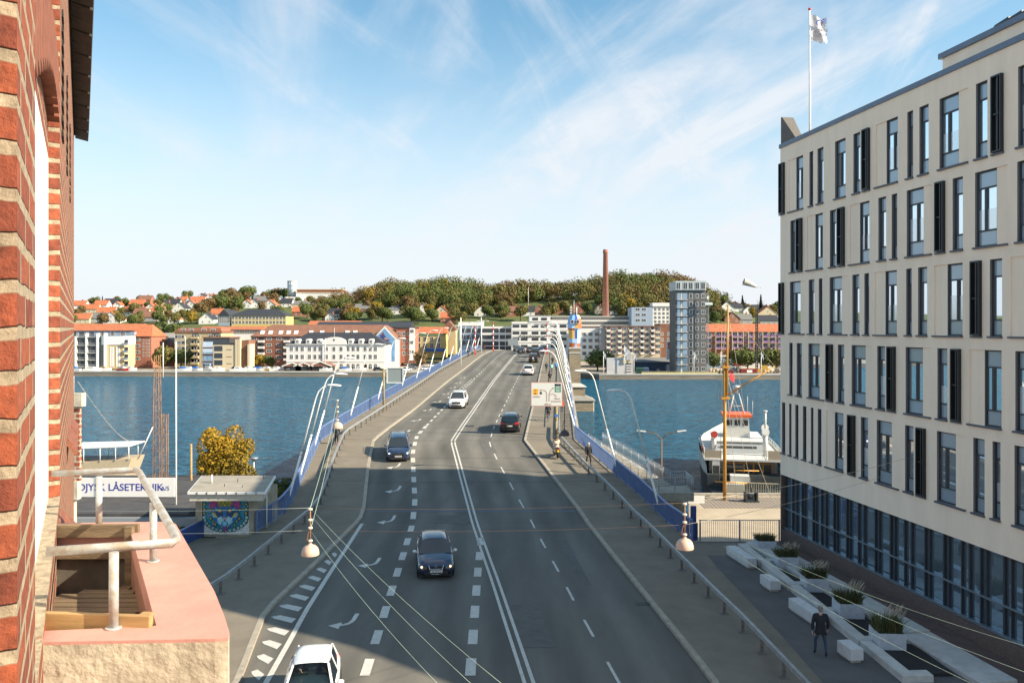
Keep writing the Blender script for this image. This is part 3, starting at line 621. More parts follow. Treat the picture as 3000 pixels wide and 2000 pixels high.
# railing at the end of the plaza
rb=Vector((Xp(2046,42.75),42.75,7.3)); e=empty('plaza_railing',rb,'grey barred railing closing the plaza above the sunlit quay','railing')
rx0,rx1=Xp(2048,42.75),14.6
m_=MB(); m_.box(rx0,rx1,42.73,42.77,8.52,8.56); m_.box(rx0,rx1,42.73,42.77,7.36,7.39); m_.build('rail',galv,e,world=True)
for k in range(3):
    m_=MB(); x=lerp(rx0+.05,rx1-.05,k/2); m_.box(x-.03,x+.03,42.7,42.8,7.3,8.56); m_.build('post',galv,e,world=True)
m_=MB(); k=rx0+.1
while k<rx1: m_.box(k-.009,k+.009,42.74,42.76,7.39,8.52); k+=.115
m_.build('bars',galv,e,world=True,kind='stuff',recalc=False)
m_=MB(); m_.box(eRP[0][1]-.1,15,42.65,43.05,1.5,7.3); m_.build('retaining_wall',conc,None,'concrete retaining wall under the railing at the end of the plaza','wall')
# small blue sign post and box at the end of the parapet
d=43.3; e=empty('cabinet',(Xp(2036,d),d,7.3),'narrow dark blue steel cabinet at the near end of the right parapet','cabinet')
m_=MB(); m_.box(-.16,.14,-.1,.1,0,.95); m_.box(-.10,.2,.5,.7,.2,1.75); m_.build('box',blued,e,bevel=.01)
# ---------------------------------------------------------------- brick house the picture is taken from, on the left
va,vb=-.5487/1.1406,1/1.1406
BM=Matrix(((va,-vb,0,-.139),(vb,va,0,0),(0,0,1,0),(0,0,0,1)))
redb=brickmat('red_brick',(.31,.075,.03),(.17,.04,.022),(.36,.29,.20),bw=.345,bh=.1,ms=.017,plane='both',bump=1.0)
tilem=mat('brown_tile',(.22,.075,.04),.6,var=.3,scale=6,stretch=(1,6,6),bump=.3)
whitew=mat('white_window_frame',(.80,.79,.76),.4)
HB=Vector((-1.2,2.0,7.2)); house=empty('brick_house',HB,'red brick house with thick pale mortar joints filling the left edge of the view','building')
def hb(fn,name,m,label=None,bevel=0):
    mb=MB(); fn(mb); me=mb.data(name,m); bm=bmesh.new(); bm.from_mesh(me); bmesh.ops.recalc_face_normals(bm,faces=bm.faces); bm.to_mesh(me); bm.free()
    o=bpy.data.objects.new(name,me); C.objects.link(o); o.parent=house; o.matrix_parent_inverse=Matrix.Translation(-HB); o.matrix_basis=BM
    if label: o['label']=label
    return o
A1,A2,A3,A4=1.94,2.70,5.85,17.1; RV=.065
def fw(mb):
    mb.box(A1,A2,0,.9,7.2,23.6); mb.box(A3,A4,0,.9,7.2,22.75); mb.box(A2,A3,0,.9,7.2,17.9); mb.box(A2,A3,RV,.9,20.1,23.6)
    mb.box(A1-6,A1-.0,.35,.9,7.2,23.6)
# walls as a continuous surface so that the coursing runs through; slightly uneven face like hand-laid brick
wl=hb(fw,'wall',redb)
rc=brickmat('brick_return',(.31,.075,.03),(.17,.04,.022),(.36,.29,.20),bw=3.1,bh=.1,ms=.017,plane='xz',bump=1.0)
wl.data.materials.append(rc)
for p in wl.data.polygons:
    if abs(p.normal.x)>.9: p.material_index=1
def ff(mb): mb.box(A2,A3-.005,RV,RV+.07,17.8,20.1)
hb(ff,'window_frame',whitew)
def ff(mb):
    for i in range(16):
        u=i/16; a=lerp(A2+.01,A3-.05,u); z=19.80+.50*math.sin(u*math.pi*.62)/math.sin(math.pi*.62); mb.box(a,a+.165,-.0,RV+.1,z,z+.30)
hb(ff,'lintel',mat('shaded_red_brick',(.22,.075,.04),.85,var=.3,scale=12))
def ff(mb):
    mb.hexa([(A3-.75,-.12,17.62),(A3+.02,-.12,17.62),(A3+.02,.05,17.80),(A3-.75,.05,17.80)],[(A3-.75,-.12,17.68),(A3+.02,-.12,17.68),(A3+.02,.05,17.88),(A3-.75,.05,17.88)])
hb(ff,'tile_sill',tilem)
for aa,zz in ((8.6,17.75),(11.6,17.55)):
    def ff(mb): mb.hexa([(aa,-.09,zz),(aa+1.2,-.09,zz),(aa+1.2,.0,zz+.12),(aa,.0,zz+.12)],[(aa,-.09,zz+.06),(aa+1.2,-.09,zz+.06),(aa+1.2,.0,zz+.2),(aa,.0,zz+.2)])
    hb(ff,'tile_sill',tilem)
for aa,zz in ((6.3,20.35),(8.3,20.45),(10.5,20.5)):
    def ff(mb):
        for i in range(9): mb.box(aa,aa+.28,-.012,-.002,zz+.0+i*.105,zz+.05+i*.105)
    hb(ff,'vent_row',mat('dark_opening',(.02,.017,.015),.9))
def ff(mb): mb.box(9.5,A4+.05,-.19,.0,22.68,22.84); mb.box(2,A4+.05,-.2,.5,22.84,22.9)
hb(ff,'eaves_board',mat('dark_eaves',(.05,.035,.025),.9))
for i in range(26):
    a0=5.5+i*.455
    def ff(mb): mb.hexa([(a0,-.24,22.60+.02*(i%2)),(a0+.42,-.24,22.60+.02*(i%2)),(a0+.42,-.02,22.66),(a0,-.02,22.66)],[(a0,-.255,22.83),(a0+.43,-.255,22.83),(a0+.43,-.02,22.95),(a0,-.02,22.95)])
    hb(ff,'roof_tile',mat('black_tile',(.045,.038,.032),.7,var=.35,scale=9))
# far pier of the same house
pr=MB(); pr.box(-11.2,-10.47,19,19.1,15.3,17.1); pr.build('gable_pier',brickmat('dark_red_brick',(.34,.09,.045),(.2,.055,.035),(.45,.39,.3),bw=.3,bh=.13,ms=.025,plane='both'),house,world=True)
pr=MB(); pr.box(-11.3,-10.38,18.93,19.13,17.1,17.42); pr.box(-11.3,-10.49,18.95,19.12,14.85,15.3); pr.box(-11.3,-10.6,18.95,19.12,9,14.85); pr.build('stone_block',mat('lime_block',(.5,.45,.36),.9,var=.2,scale=5,bump=.4),house,world=True)
pr=MB(); pr.tube([(-10.62,18.95,17.42),(-10.62,18.95,17.83),(-10.72,18.95,17.88)],.05,8); pr.build('white_pipe',steelw,house,world=True)
# balcony ----------------------------------------------------------------
H=1.15; ZB=CAMZ-H
pink=mat('pink_masonry_paint',(.50,.245,.20),.8,var=.10,scale=3.5,bump=.25,bscale=14)
cream=mat('cream_roughcast',(.46,.40,.30),.95,var=.26,scale=3.5,bump=.7,bscale=18,detail=9)
def bp(px,py,z=ZB): d=(CAMZ-z)*F/(py-HY); return (Xp(px,d),d)
out_=[bp(100,1880),bp(630,1870),bp(668,1867),bp(672,1850),bp(657,1802),bp(628,1730),bp(515,1534),bp(500,1527),bp(115,1532)]
inn=[bp(95,1848),bp(440,1833),bp(458,1831),bp(384,1562),bp(379,1552),bp(110,1556)]
BB=Vector((out_[4][0],out_[4][1],16.6)); bal=empty('balcony',BB,'pink topped cream balcony with a pipe railing sticking out of the brick house','balcony')
t=MB()
# top ring: triangulate by hand between the outer and inner outlines
def ring(mb,o,i,z,m):
    from mathutils.geometry import tessellate_polygon
    # split in three quads-strips: front, right, back
    oi=[(x,y,z) for x,y in o]; ii=[(x,y,z) for x,y in i]
    mb.face([oi[0],oi[1],oi[2],ii[2],ii[1],ii[0]],m); mb.face([oi[2],oi[3],oi[4],oi[5],ii[3],ii[2]],m); mb.face([oi[5],oi[6],oi[7],ii[4],ii[3]],m); mb.face([oi[7],oi[8],ii[5],ii[4]],m)
ring(t,out_,inn,ZB,0)
for k in range(len(out_)-1):
    a,b=out_[k],out_[k+1]
    t.face([(a[0],a[1],ZB-.0),(b[0],b[1],ZB-.0),(b[0],b[1],ZB-.012),(a[0],a[1],ZB-.012)],0)
for k in range(len(inn)-1):
    a,b=inn[k],inn[k+1]
    t.face([(a[0],a[1],ZB),(b[0],b[1],ZB),(b[0],b[1],ZB-.10),(a[0],a[1],ZB-.10)],0)
    ii_=MB()
t.build('parapet_cap',pink,bal,world=True,recalc=False)
t=MB()
for k in range(len(out_)-1):
    a,b=out_[k],out_[k+1]
    t.face([(a[0],a[1],ZB-.012),(b[0],b[1],ZB-.012),(b[0],b[1],ZB-1.2),(a[0],a[1],ZB-1.2)],0)
t.face([(x,y,ZB-1.2) for x,y in out_]); t.build('outer_wall',cream,bal,world=True,recalc=False)
t=MB()
for k in range(len(inn)-1):
    a,b=inn[k],inn[k+1]
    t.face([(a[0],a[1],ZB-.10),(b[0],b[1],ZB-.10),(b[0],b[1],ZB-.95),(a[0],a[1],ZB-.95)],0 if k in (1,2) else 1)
t.build('inner_wall',[mat('dark_pink_render',(.30,.15,.10),.9,var=.25,scale=3,stretch=(4,4,.6)),mat('shaded_render',(.10,.09,.07),.95,var=.4,scale=3)],bal,world=True,recalc=False)  # grey faces have the balcony's inside shade in their colour; the pink is darker
t=MB(); t.face([(x,y,ZB-.94) for x,y in inn]); t.build('floor',mat('balcony_floor',(.35,.30,.24),.9,var=.2),bal,world=True,recalc=False)
rp=mat('galvanised_pipe',(.46,.49,.51),.55,metal=.25,col2=(.33,.27,.20),scale=14,bump=.2)
zr=ZB+.29
def rpnt(px,py,z=zr): d=(CAMZ-z)*F/(py-HY); return (Xp(px,d),d,z)
t=MB(); c=[rpnt(137,1615),rpnt(505,1590),rpnt(516,1580),rpnt(510,1562),rpnt(408,1382),rpnt(400,1377),rpnt(390,1376),rpnt(153,1387)]
t.tube(c,.0185,12); t.build('handrail',rp,bal,world=True)
for (px,py) in ((333,1839),(449,1644),(290,1542)):
    d=H*F/(py-HY); x=Xp(px,d); t=MB(); t.tube([(x,d,ZB),(x+.001,d,zr)],.0175,12); t.build('railing_post',rp,bal,world=True)
    t=MB(); t.tube([(x,d,ZB),(x,d,ZB+.006)],.03,12); t.build('post_foot',rp,bal,world=True)
# table and chairs on the balcony
tz=17.62; d=3.85; tx=Xp(235,d)
e=empty('garden_table',(tx,d,16.92),'round slatted weathered wooden table standing on the pink balcony','table')
for k in range(-4,5):
    y=k*.066; w=math.sqrt(max(.3**2-y*y,.001)); t=MB(); t.box(-w,w,y-.029,y+.029,.68,.70); t.build('slat',woodm,e)
t=MB(); t.box(-.2,.2,-.02,.02,.65,.68); t.box(-.02,.02,-.2,.2,.65,.68); t.tube([(0,0,0),(0,0,.66)],.03,8); t.box(-.2,.2,-.03,.03,0,.04); t.build('base',woodm,e)
def chair(loc,lab,rz,m):
    e=empty('garden_chair',loc,lab,'chair',None,rz); z=.92
    for zz in (.90,.78): t=MB(); t.box(-.33,.33,-.012,.012,zz,zz+.075); t.build('back_slat',m,e,bevel=.004)
    for s in (-1,1): t=MB(); t.box(s*.29-.02,s*.29+.02,-.05,-.013,0,.97); t.build('back_post',m,e)
    for s in (-1,1): t=MB(); t.box(s*.29-.02,s*.29+.02,-.45,-.41,0,.62); t.build('front_leg',m,e); 
    for s in (-1,1): t=MB(); t.box(s*.29-.03,s*.29+.03,-.46,-.02,.621,.645); t.build('armrest',m,e)
    for k in range(5): t=MB(); t.box(-.27,.27,-.43+k*.08,-.37+k*.08,.42,.44); t.build('seat_slat',m,e)
chair((Xp(235,4.42),4.42,16.92),'weathered wooden garden chair at the back of the pink balcony',0.02,woodm)
chair((Xp(205,3.05),3.05,16.92),'lighter wooden garden chair at the near side of the pink balcony',R(175),mat('light_wood',(.36,.22,.09),.7,var=.25,scale=3,stretch=(1,9,9)))
# ---------------------------------------------------------------- kiosk with painted cat mural
kd=44.0; kz=7.3
KB=Vector((Xp(650,kd),kd,kz)); kio=empty('kiosk',KB,'small flat roofed concrete kiosk with a colourful painted cat face mural','kiosk')
kx0,kx1=Xp(573,kd),Xp(731,kd)
t=MB(); t.hexa([(kx0,kd,kz),(kx1,kd,kz),(kx1+.55,kd+3.4,kz),(kx0+.3,kd+3.4,kz)],[(kx0,kd,kz+2.3),(kx1,kd,kz+2.3),(kx1+.55,kd+3.4,kz+2.3),(kx0+.3,kd+3.4,kz+2.3)]); t.build('wall',mat('kiosk_concrete',(.30,.26,.19),.9,var=.25,scale=1.5),kio,world=True)
def qq(px,d): return (Xp(px,d),d)
f0,f1,b1,b0=qq(555,43.3),qq(771,43.3),qq(800,47.6),qq(592,47.6)
zt_=9.98
t=MB(); t.hexa([(x,y,zt_-.52) for x,y in (f0,f1,b1,b0)],[(x,y,zt_-.16) for x,y in (f0,f1,b1,b0)]); t.build('fascia',mat('fascia_board',(.50,.46,.38),.8,var=.1),kio,world=True)
g0,g1,h1,h0=qq(549,43.15),qq(779,43.15),qq(808,47.9),qq(590,47.9)
t=MB(); t.hexa([(x,y,zt_-.13) for x,y in (g0,g1,h1,h0)],[(x,y,zt_) for x,y in (g0,g1,h1,h0)]); t.build('gutter',wmet,kio,world=True)
for k in range(1,8):
    x=lerp(g0[0],g1[0],k/8); t=MB(); t.box(x-.012,x+.012,43.12,43.15,zt_-.13,zt_+.01); t.build('gutter_bracket',blackm,kio,world=True)
t=MB(); ins=lambda a,b,k:(lerp(a[0],b[0],k),lerp(a[1],b[1],k)); qs=[ins(g0,h1,.02),ins(g1,h0,.02),ins(h1,g0,.02),ins(h0,g1,.02)]; t.hexa([(x,y,zt_+.002) for x,y in qs],[(x,y,zt_+.03) for x,y in qs]); t.build('roof_felt',mat('roof_felt',(.30,.27,.22),.95,var=.15,scale=1.2),kio,world=True)
for x,y,h_,r_ in ((-17.4,45.5,.5,.05),(-16.3,44.5,.18,.02),(-15.2,44.3,.15,.02),(-16.0,45.8,.22,.02),(-14.8,46.8,.3,.02)): t=MB(); t.tube([(x,y,zt_),(x,y,zt_+h_)],r_,6); t.build('roof_vent',wmet if r_>.03 else MAT['dark_opening'],kio,world=True)
t=MB(); t.hexa([(kx1+.01,kd+.3,kz+.4),(kx1+.03,kd+.3,kz+.4),(kx1+.42,kd+2.6,kz+.4),(kx1+.40,kd+2.6,kz+.4)],[(kx1+.01,kd+.3,kz+2.1),(kx1+.03,kd+.3,kz+2.1),(kx1+.42,kd+2.6,kz+2.1),(kx1+.40,kd+2.6,kz+2.1)]); t.build('side_glass',glassd,kio,world=True)
t=MB(); t.tube([(-14.25,45.6,kz),(-14.25,45.6,9.45)],.04,8); t.build('corner_post',wmet,kio,world=True)
# mural
mx0,mx1=Xp(591,kd),Xp(730,kd); mz0,mz1=kz+.14,9.42
mcx=(mx0+mx1)/2; mw=(mx1-mx0); mh=mz1-mz0
cols={'w':(.62,.60,.56),'k':(.012,.02,.05),'t':(.02,.22,.30),'b':(.02,.14,.33),'s':(.13,.42,.55),'l':(.35,.58,.62),'p':(.62,.28,.28),'m':(.30,.05,.20),'y':(.50,.38,.05),'g':(.16,.22,.03),'v':(.20,.12,.38),'d':(.02,.05,.13)}
mm={k:mat('mural_'+k,v,.6,var=.3,scale=9) for k,v in cols.items()}; keys=list(mm); ki={k:i for i,k in enumerate(keys)}
mu=MB(); lay=[0]
def muf(pts,c):
    lay[0]+=1; y=kd-.012-lay[0]*.0006
    mu.face([(mcx+u*mw,y,mz0+v*mh) for u,v in pts],ki[c])
def disc(u,v,r,c,n=14,asp=None,ph=0,lump=0):
    k=mw/mh if asp is None else asp
    muf([(u+(r*(1+lump*math.cos(9*(2*math.pi*i/n)+ph)))*math.cos(2*math.pi*i/n),v+(r*(1+lump*math.cos(9*(2*math.pi*i/n)+ph)))*k*math.sin(2*math.pi*i/n)) for i in range(n)],c)
muf([(-.5,0),(.5,0),(.5,1),(-.5,1)],'w')
def fan(r,c,lump,n=56):
    pts=[]
    for i in range(n+1):
        a=math.pi+math.pi*i/n; rr=r*(1+lump*abs(math.sin(a*11)))
        pts.append((max(-.495,min(.495,rr*1.03*math.cos(a))),.52+rr*.92*math.sin(a)))
    muf(pts+[(.495,1),(-.495,1)],c)
fan(.48,'k',.05); fan(.44,'s',.05); fan(.40,'k',.03); fan(.385,'t',.04)
random.seed(5)
for i in range(15):
    a=math.pi*1.03+math.pi*.94*i/14; u,v=.455*1.0*math.cos(a),.52+.42*math.sin(a); disc(u,v,.045,'k'); disc(u,v,.034,'s'); disc(u,v,.02,'y')
for s in (-1,1):
    for v in (.6,.72,.86): disc(s*.44,v,.04,'k'); disc(s*.44,v,.022,'y')
for i in range(46):
    a=random.uniform(math.pi*.98,math.pi*2.02); r_=random.uniform(.24,.37); u,v=r_*math.cos(a),.52+r_*.95*math.sin(a)+random.uniform(0,.1)
    c=random.choice('bsmpvdbmt'); th=a+random.uniform(-.4,.4); l_=.06; w_=.02
    muf([(u-l_*math.cos(th),v-l_*math.sin(th)),(u+w_*math.sin(th),v-w_*math.cos(th)),(u+l_*math.cos(th),v+l_*math.sin(th)),(u-w_*math.sin(th),v+w_*math.cos(th))],c)
for s in (-1,1):
    for (u,v) in ((.30,.46),(.27,.58),(.25,.38),(.20,.28),(.31,.70)): disc(s*u,v,.032,'k'); disc(s*u,v,.024,'g'); disc(s*u,v,.012,'y')
    muf([(s*.16,.9),(s*.30,.98),(s*.34,.78),(s*.22,.72)],'m')
disc(0,.97,.19,'m',20); disc(0,.98,.16,'g',20)
for i in range(-3,4): muf([(i*.035-.01,.88),(i*.045,1.0),(i*.045+.02,1.0),(i*.035+.01,.88)],'y' if i%2 else 'g')
muf([(-.27,.74),(0,.82),(.27,.74),(.25,.45),(.13,.26),(0,.2),(-.13,.26),(-.25,.45)],'b')
muf([(-.23,.72),(-.05,.74),(-.03,.55),(-.12,.50),(-.22,.58)],'d'); muf([(.23,.72),(.05,.74),(.03,.55),(.12,.50),(.22,.58)],'d')
for s in (-1,1):
    muf([(s*.22,.745),(s*.06,.70),(s*.10,.665),(s*.2,.70)],'s'); disc(s*.105,.685,.046,'k'); disc(s*.105,.685,.036,'y'); disc(s*.10,.69,.014,'w')
    muf([(s*.20,.61),(s*.27,.63),(s*.22,.50),(s*.15,.47)],'y'); muf([(s*.25,.60),(s*.28,.56),(s*.23,.47),(s*.20,.5)],'s')
    muf([(s*.015,.44),(s*.08,.52),(s*.16,.46),(s*.15,.34),(s*.08,.28),(s*.015,.34)],'l'); muf([(s*.15,.46),(s*.17,.36),(s*.10,.27),(s*.08,.29),(s*.13,.34)],'s')
    muf([(s*.05,.26),(s*.09,.28),(s*.045,.19)],'w')
disc(0,.83,.035,'k'); disc(0,.83,.026,'y')
muf([(-.06,.50),(.06,.50),(.045,.47),(0,.42),(-.045,.47)],'k'); muf([(-.048,.494),(.048,.494),(.035,.472),(0,.432),(-.035,.472)],'p')
disc(0,.30,.075,'k'); disc(0,.31,.06,'s'); disc(.0,.335,.025,'l'); muf([(-.04,.22),(.04,.22),(.02,.12),(0,.05),(-.02,.12)],'m')
sg_=[(.36,.03),(.37,.06),(.38,.03),(.39,.06),(.40,.035),(.42,.06),(.41,.03),(.44,.05),(.46,.035)]
for a,b in zip(sg_,sg_[1:]): muf([(a[0],a[1]),(b[0],b[1]),(b[0]+.004,b[1]+.006),(a[0]+.004,a[1]+.006)],'k')
mu.build('mural',[mm[k] for k in keys],kio,world=True,recalc=False)
# dark blue panel wall at the left of the pavement and lower street
t=MB(); t.hexa([(-19.6,30,7.2),(-19.5,30,7.2),(-17.25,44,7.2),(-17.35,44,7.2)],[(-19.6,30,8.25),(-19.5,30,8.25),(-17.25,44,8.25),(-17.35,44,8.25)]); t.build('blue_wall',blued,None,'low dark blue panel wall left of the painted kiosk','wall')
# low shop roof with long white sign
sd=52.0
sb=Vector((-26,50,3.0)); shp=empty('sign_building',sb,'low flat dark roofed workshop carrying a long white sign with blue lettering','building')
t=MB(); t.box(-34,Xp(595,50),47.6,60,7.35,7.75); t.build('roof',mat('dark_roof_felt',(.06,.058,.06),.85,var=.2,scale=1),shp,world=True)
t=MB(); t.box(-34,Xp(598,48),47.3,47.6,7.05,7.55); t.build('fascia',mat('grey_fascia',(.24,.26,.28),.6),shp,world=True)
t=MB(); t.box(-34,Xp(590,50),49,59,2.5,7.34); t.build('wall',mat('beige_wall',(.40,.35,.27),.9,var=.1),shp,world=True)
for k in range(7): t=MB(); t.box(-31.5+k*2.0,-30.5+k*2.0,48.9,49.02,5.2,6.9); t.build('window',frame,shp,world=True)
for k in range(6): t=MB(); t.tube([(-24+k*1.3,47.5,2.5),(-24+k*1.3,47.5,7.05)],.05,6); t.build('post',wmet,shp,world=True)
bx0,bx1=Xp(120,sd),Xp(512,sd); bz0,bz1=Zp(1455,sd),Zp(1400,sd)
t=MB(); t.box(bx0,bx1,sd,sd+.15,bz0,bz1); sgn=t.build('sign_board',mat('white_sign',(.78,.76,.74),.4,var=.02),shp,world=True)
# lettering spans x=160..492 px in the photograph; visible part starts at R
cxp=Xp(325,sd); text('NORDJYSK LÅSETEKNIK',.66,mat('sign_blue',(.04,.05,.30),.5),shp,Vector((Xp(322,sd),sd-.01,(bz0+bz1)/2))-sb,bold=.006,name='lettering')
text('A/S',.40,MAT['sign_blue'],shp,Vector((Xp(484,sd),sd-.01,(bz0+bz1)/2-.06))-sb,name='lettering')
# ---------------------------------------------------------------- water, near quay, far shore, hills
import numpy as np
def watermat():
    m=bpy.data.materials.new('water'); m.use_nodes=True; t=m.node_tree; b=t.nodes['Principled BSDF']; n=t.nodes.new; l=t.links.new
    b.inputs['Base Color'].default_value=(.012,.13,.235,1); b.inputs['Specular IOR Level'].default_value=.3; b.inputs['Specular Tint'].default_value=(.35,.62,1,1); b.inputs['Roughness'].default_value=.12; b.inputs['IOR'].default_value=1.2
    tcn=n('ShaderNodeTexCoord'); mp=n('ShaderNodeMapping'); mp.inputs['Rotation'].default_value=(0,0,R(12)); mp.inputs['Scale'].default_value=(.55,1.1,1); l(tcn.outputs['Object'],mp.inputs[0])
    a=n('ShaderNodeTexNoise'); a.inputs['Scale'].default_value=.9; a.inputs['Detail'].default_value=7; a.inputs['Roughness'].default_value=.62; a.inputs['Distortion'].default_value=.5; l(mp.outputs[0],a.inputs['Vector'])
    c=n('ShaderNodeTexNoise'); c.inputs['Scale'].default_value=.18; c.inputs['Detail'].default_value=3; l(mp.outputs[0],c.inputs['Vector'])
    ad=n('ShaderNodeMath'); ad.operation='MULTIPLY_ADD'; ad.inputs[1].default_value=1.4; l(c.outputs[0],ad.inputs[0]); l(a.outputs[0],ad.inputs[2])
    bp=n('ShaderNodeBump'); bp.inputs['Strength'].default_value=1.0; bp.inputs['Distance'].default_value=2.2; l(ad.outputs[0],bp.inputs['Height']); l(bp.outputs[0],b.inputs['Normal'])
    cr=n('ShaderNodeValToRGB'); cr.color_ramp.elements[0].position=.38; cr.color_ramp.elements[1].position=.64; cr.color_ramp.elements[0].color=(.004,.065,.125,1); cr.color_ramp.elements[1].color=(.022,.185,.33,1); l(a.outputs[0],cr.inputs[0]); l(cr.outputs[0],b.inputs['Base Color'])
    return m
t=MB(); t.face([(-900,30,0),(900,30,0),(900,330,0),(-900,330,0)]); t.build('water',watermat(),kind='structure',recalc=False)
qpav=mat('quay_paving',(.40,.33,.24),.9,var=.1,scale=.5,bump=.2,bscale=10)
t=MB(); t.prism([(-19,-40),(40,-40),(40,42.6),(30,42.6),(30,79.8),(17.9,79.8),(13.2,58),(-16,58),(-16,84),(-120,84),(-120,-40)],-1,2.0); t.build('quay',qpav,kind='structure')
t=MB(); t.box(17.9,32,79.3,79.8,2.0,2.25); t.build('quay_edge',conc,kind='structure')
plk=mat('plank_deck',(.25,.21,.17),.85,var=.25,scale=3,stretch=(1,8,8))
t=MB(); 
for k in range(26): t.box(18.2+k*.38,18.53+k*.38,74,78.8,2.0,2.03)
t.build('quay_planking',plk,kind='structure')
# far shore
def YQ(x):
    return interp([(-600,322),(Xp(200,308),308),(Xp(1000,303),303),(24.9,300),(25,300),(32,288),(600,284)],x)
xs_=[-600,-300,Xp(200,308),-100,Xp(1000,303),0,24.9,32,60,120,300,600]
land=MB(); a=[land.p((x,YQ(x),1.9)) for x in xs_]; b_=[land.p((x,YQ(x),-1)) for x in xs_]; c_=[land.p((x,405,1.95)) for x in xs_]
for k in range(len(xs_)-1): land.fi([a[k],a[k+1],c_[k+1],c_[k]],0); land.fi([b_[k],b_[k+1],a[k+1],a[k]],1)
land.build('far_quay',[mat('quay_gravel',(.30,.26,.21),.9,var=.25,scale=.15),mat('quay_wall',(.24,.20,.155),.9,var=.25,scale=.6,stretch=(.3,.3,3))],kind='structure',recalc=False)
t=MB()
for k in range(len(xs_)-1):
    p,q=xs_[k],xs_[k+1]; t.hexa([(p,YQ(p)-.12,1.7),(q,YQ(q)-.12,1.7),(q,YQ(q)+.6,1.7),(p,YQ(p)+.6,1.7)],[(p,YQ(p)-.12,2.1),(q,YQ(q)-.12,2.1),(q,YQ(q)+.6,2.1),(p,YQ(p)+.6,2.1)])
t.build('quay_coping',concl,kind='structure')
SK=[(-2500,930),(-500,905),(200,893),(500,880),(700,872),(850,878),(1000,880),(1060,885),(1100,876),(1200,860),(1330,862),(1450,874),(1520,868),(1650,872),(1780,848),(1850,838),(1950,842),(2030,860),(2110,888),(2200,908),(2600,920),(5500,945)]
def hgt(x,y):
    px=1500+F*x/y; zr=19+(960-interp(SK,px))*650/F; t=min(1,max(0,(y-400)/255)); h=2+(zr-2)*(t**.92)
    if y>655: h-= (y-655)*.03
    return h
def gplace(px,py):
    d=402
    while d<690:
        x=Xp(px,d)
        if HY-(hgt(x,d)-CAMZ)*F/d<=py: break
        d+=2
    return Vector((Xp(px,d),d,hgt(Xp(px,d),d)))
hm=MB(); pxs=list(range(-2500,5600,90)); ds=list(range(400,660,15))+[655,680,740,820,950]
g=[[hm.p((Xp(px,d),d,hgt(Xp(px,d),d))) for px in pxs] for d in ds]
for r,q in zip(g,g[1:]):
    for k in range(len(pxs)-1): hm.fi([r[k],r[k+1],q[k+1],q[k]],None,True)
hm.build('hill',mat('hill_grass',(.055,.085,.02),.95,col2=(.11,.12,.035),scale=.03),kind='structure',recalc=False)
# ---------------------------------------------------------------- foliage
def leafmat(name,c1,c2,rough=.8):
    m=bpy.data.materials.new(name); m.use_nodes=True; t=m.node_tree; b=t.nodes['Principled BSDF']; n=t.nodes.new; l=t.links.new
    b.inputs['Roughness'].default_value=rough; b.inputs['Specular IOR Level'].default_value=.25
    g=n('ShaderNodeNewGeometry'); tcn=n('ShaderNodeTexCoord'); no=n('ShaderNodeTexNoise'); no.inputs['Scale'].default_value=.35; no.inputs['Detail'].default_value=3; l(tcn.outputs['Object'],no.inputs[0])
    ad=n('ShaderNodeMath'); ad.operation='MULTIPLY_ADD'; ad.inputs[1].default_value=.35; l(g.outputs['Random Per Island'],ad.inputs[0]); l(no.outputs[0],ad.inputs[2])
    r=n('ShaderNodeMapRange'); r.inputs[1].default_value=.4; r.inputs[2].default_value=1.0; l(ad.outputs[0],r.inputs[0])
    mx=n('ShaderNodeMix'); mx.data_type='RGBA'; l(r.outputs[0],mx.inputs[0]); mx.inputs[6].default_value=(*c1,1); mx.inputs[7].default_value=(*c2,1)
    l(mx.outputs[2],b.inputs['Base Color'])
    return m
lg=leafmat('green_leaves',(.06,.085,.022),(.13,.15,.04)); lo=leafmat('olive_leaves',(.085,.08,.022),(.17,.15,.045)); lb=leafmat('russet_leaves',(.11,.07,.028),(.19,.13,.05)); ly=leafmat('yellow_leaves',(.16,.12,.015),(.34,.22,.025)); ld=leafmat('dark_conifer',(.016,.032,.014),(.04,.06,.022))
barkm=mat('bark',(.09,.07,.05),.9,var=.3,scale=6)
def crownarr(seed,rx,rz,n,size,lobes=7,cone=False,jit=.38):
    rs=np.random.RandomState(seed)
    L_=[(rs.uniform(-.5,.5)*rx*(1 if lobes<12 else 1.45),rs.uniform(-.5,.5)*rx*(1 if lobes<12 else 1.3),rs.uniform(-.42,.5)*rz*(1 if lobes<12 else 1.3),rs.uniform(.42,.68)*(1 if lobes<12 else .58)) for _ in range(lobes)]
    P_=[]
    if cone:
        z=rs.uniform(-1,1,n); r=(1-z)/2*rx*(.75+.25*np.sin(z*22)); a=rs.uniform(0,6.283,n); q=np.sqrt(rs.uniform(.35,1,n)); P_=np.stack([r*q*np.cos(a),r*q*np.sin(a),z*rz],1); Nn=P_/np.maximum(np.linalg.norm(P_,axis=1,keepdims=True),.01)
    else:
        v=rs.normal(size=(n,3)); v/=np.linalg.norm(v,axis=1,keepdims=True); k=rs.randint(0,lobes,n); la=np.array(L_)
        rr=rs.uniform(.72,1.05,n)**.6; P_=np.stack([la[k,0]+v[:,0]*rx*la[k,3]*rr,la[k,1]+v[:,1]*rx*la[k,3]*rr,la[k,2]+v[:,2]*rz*la[k,3]*rr],1); Nn=v
    up=Nn+rs.normal(size=(n,3))*jit; up/=np.linalg.norm(up,axis=1,keepdims=True)
    t=np.cross(up,rs.normal(size=(n,3))); t/=np.linalg.norm(t,axis=1,keepdims=True); b=np.cross(up,t)
    s=(size*rs.uniform(.55,1.25,n))[:,None]*.5
    V=np.stack([P_-t*s-b*s*.6,P_+t*s-b*s*.7,P_+t*s*.7+b*s,P_-t*s*.8+b*s*.8],1)
    return V.reshape(-1,3),L_
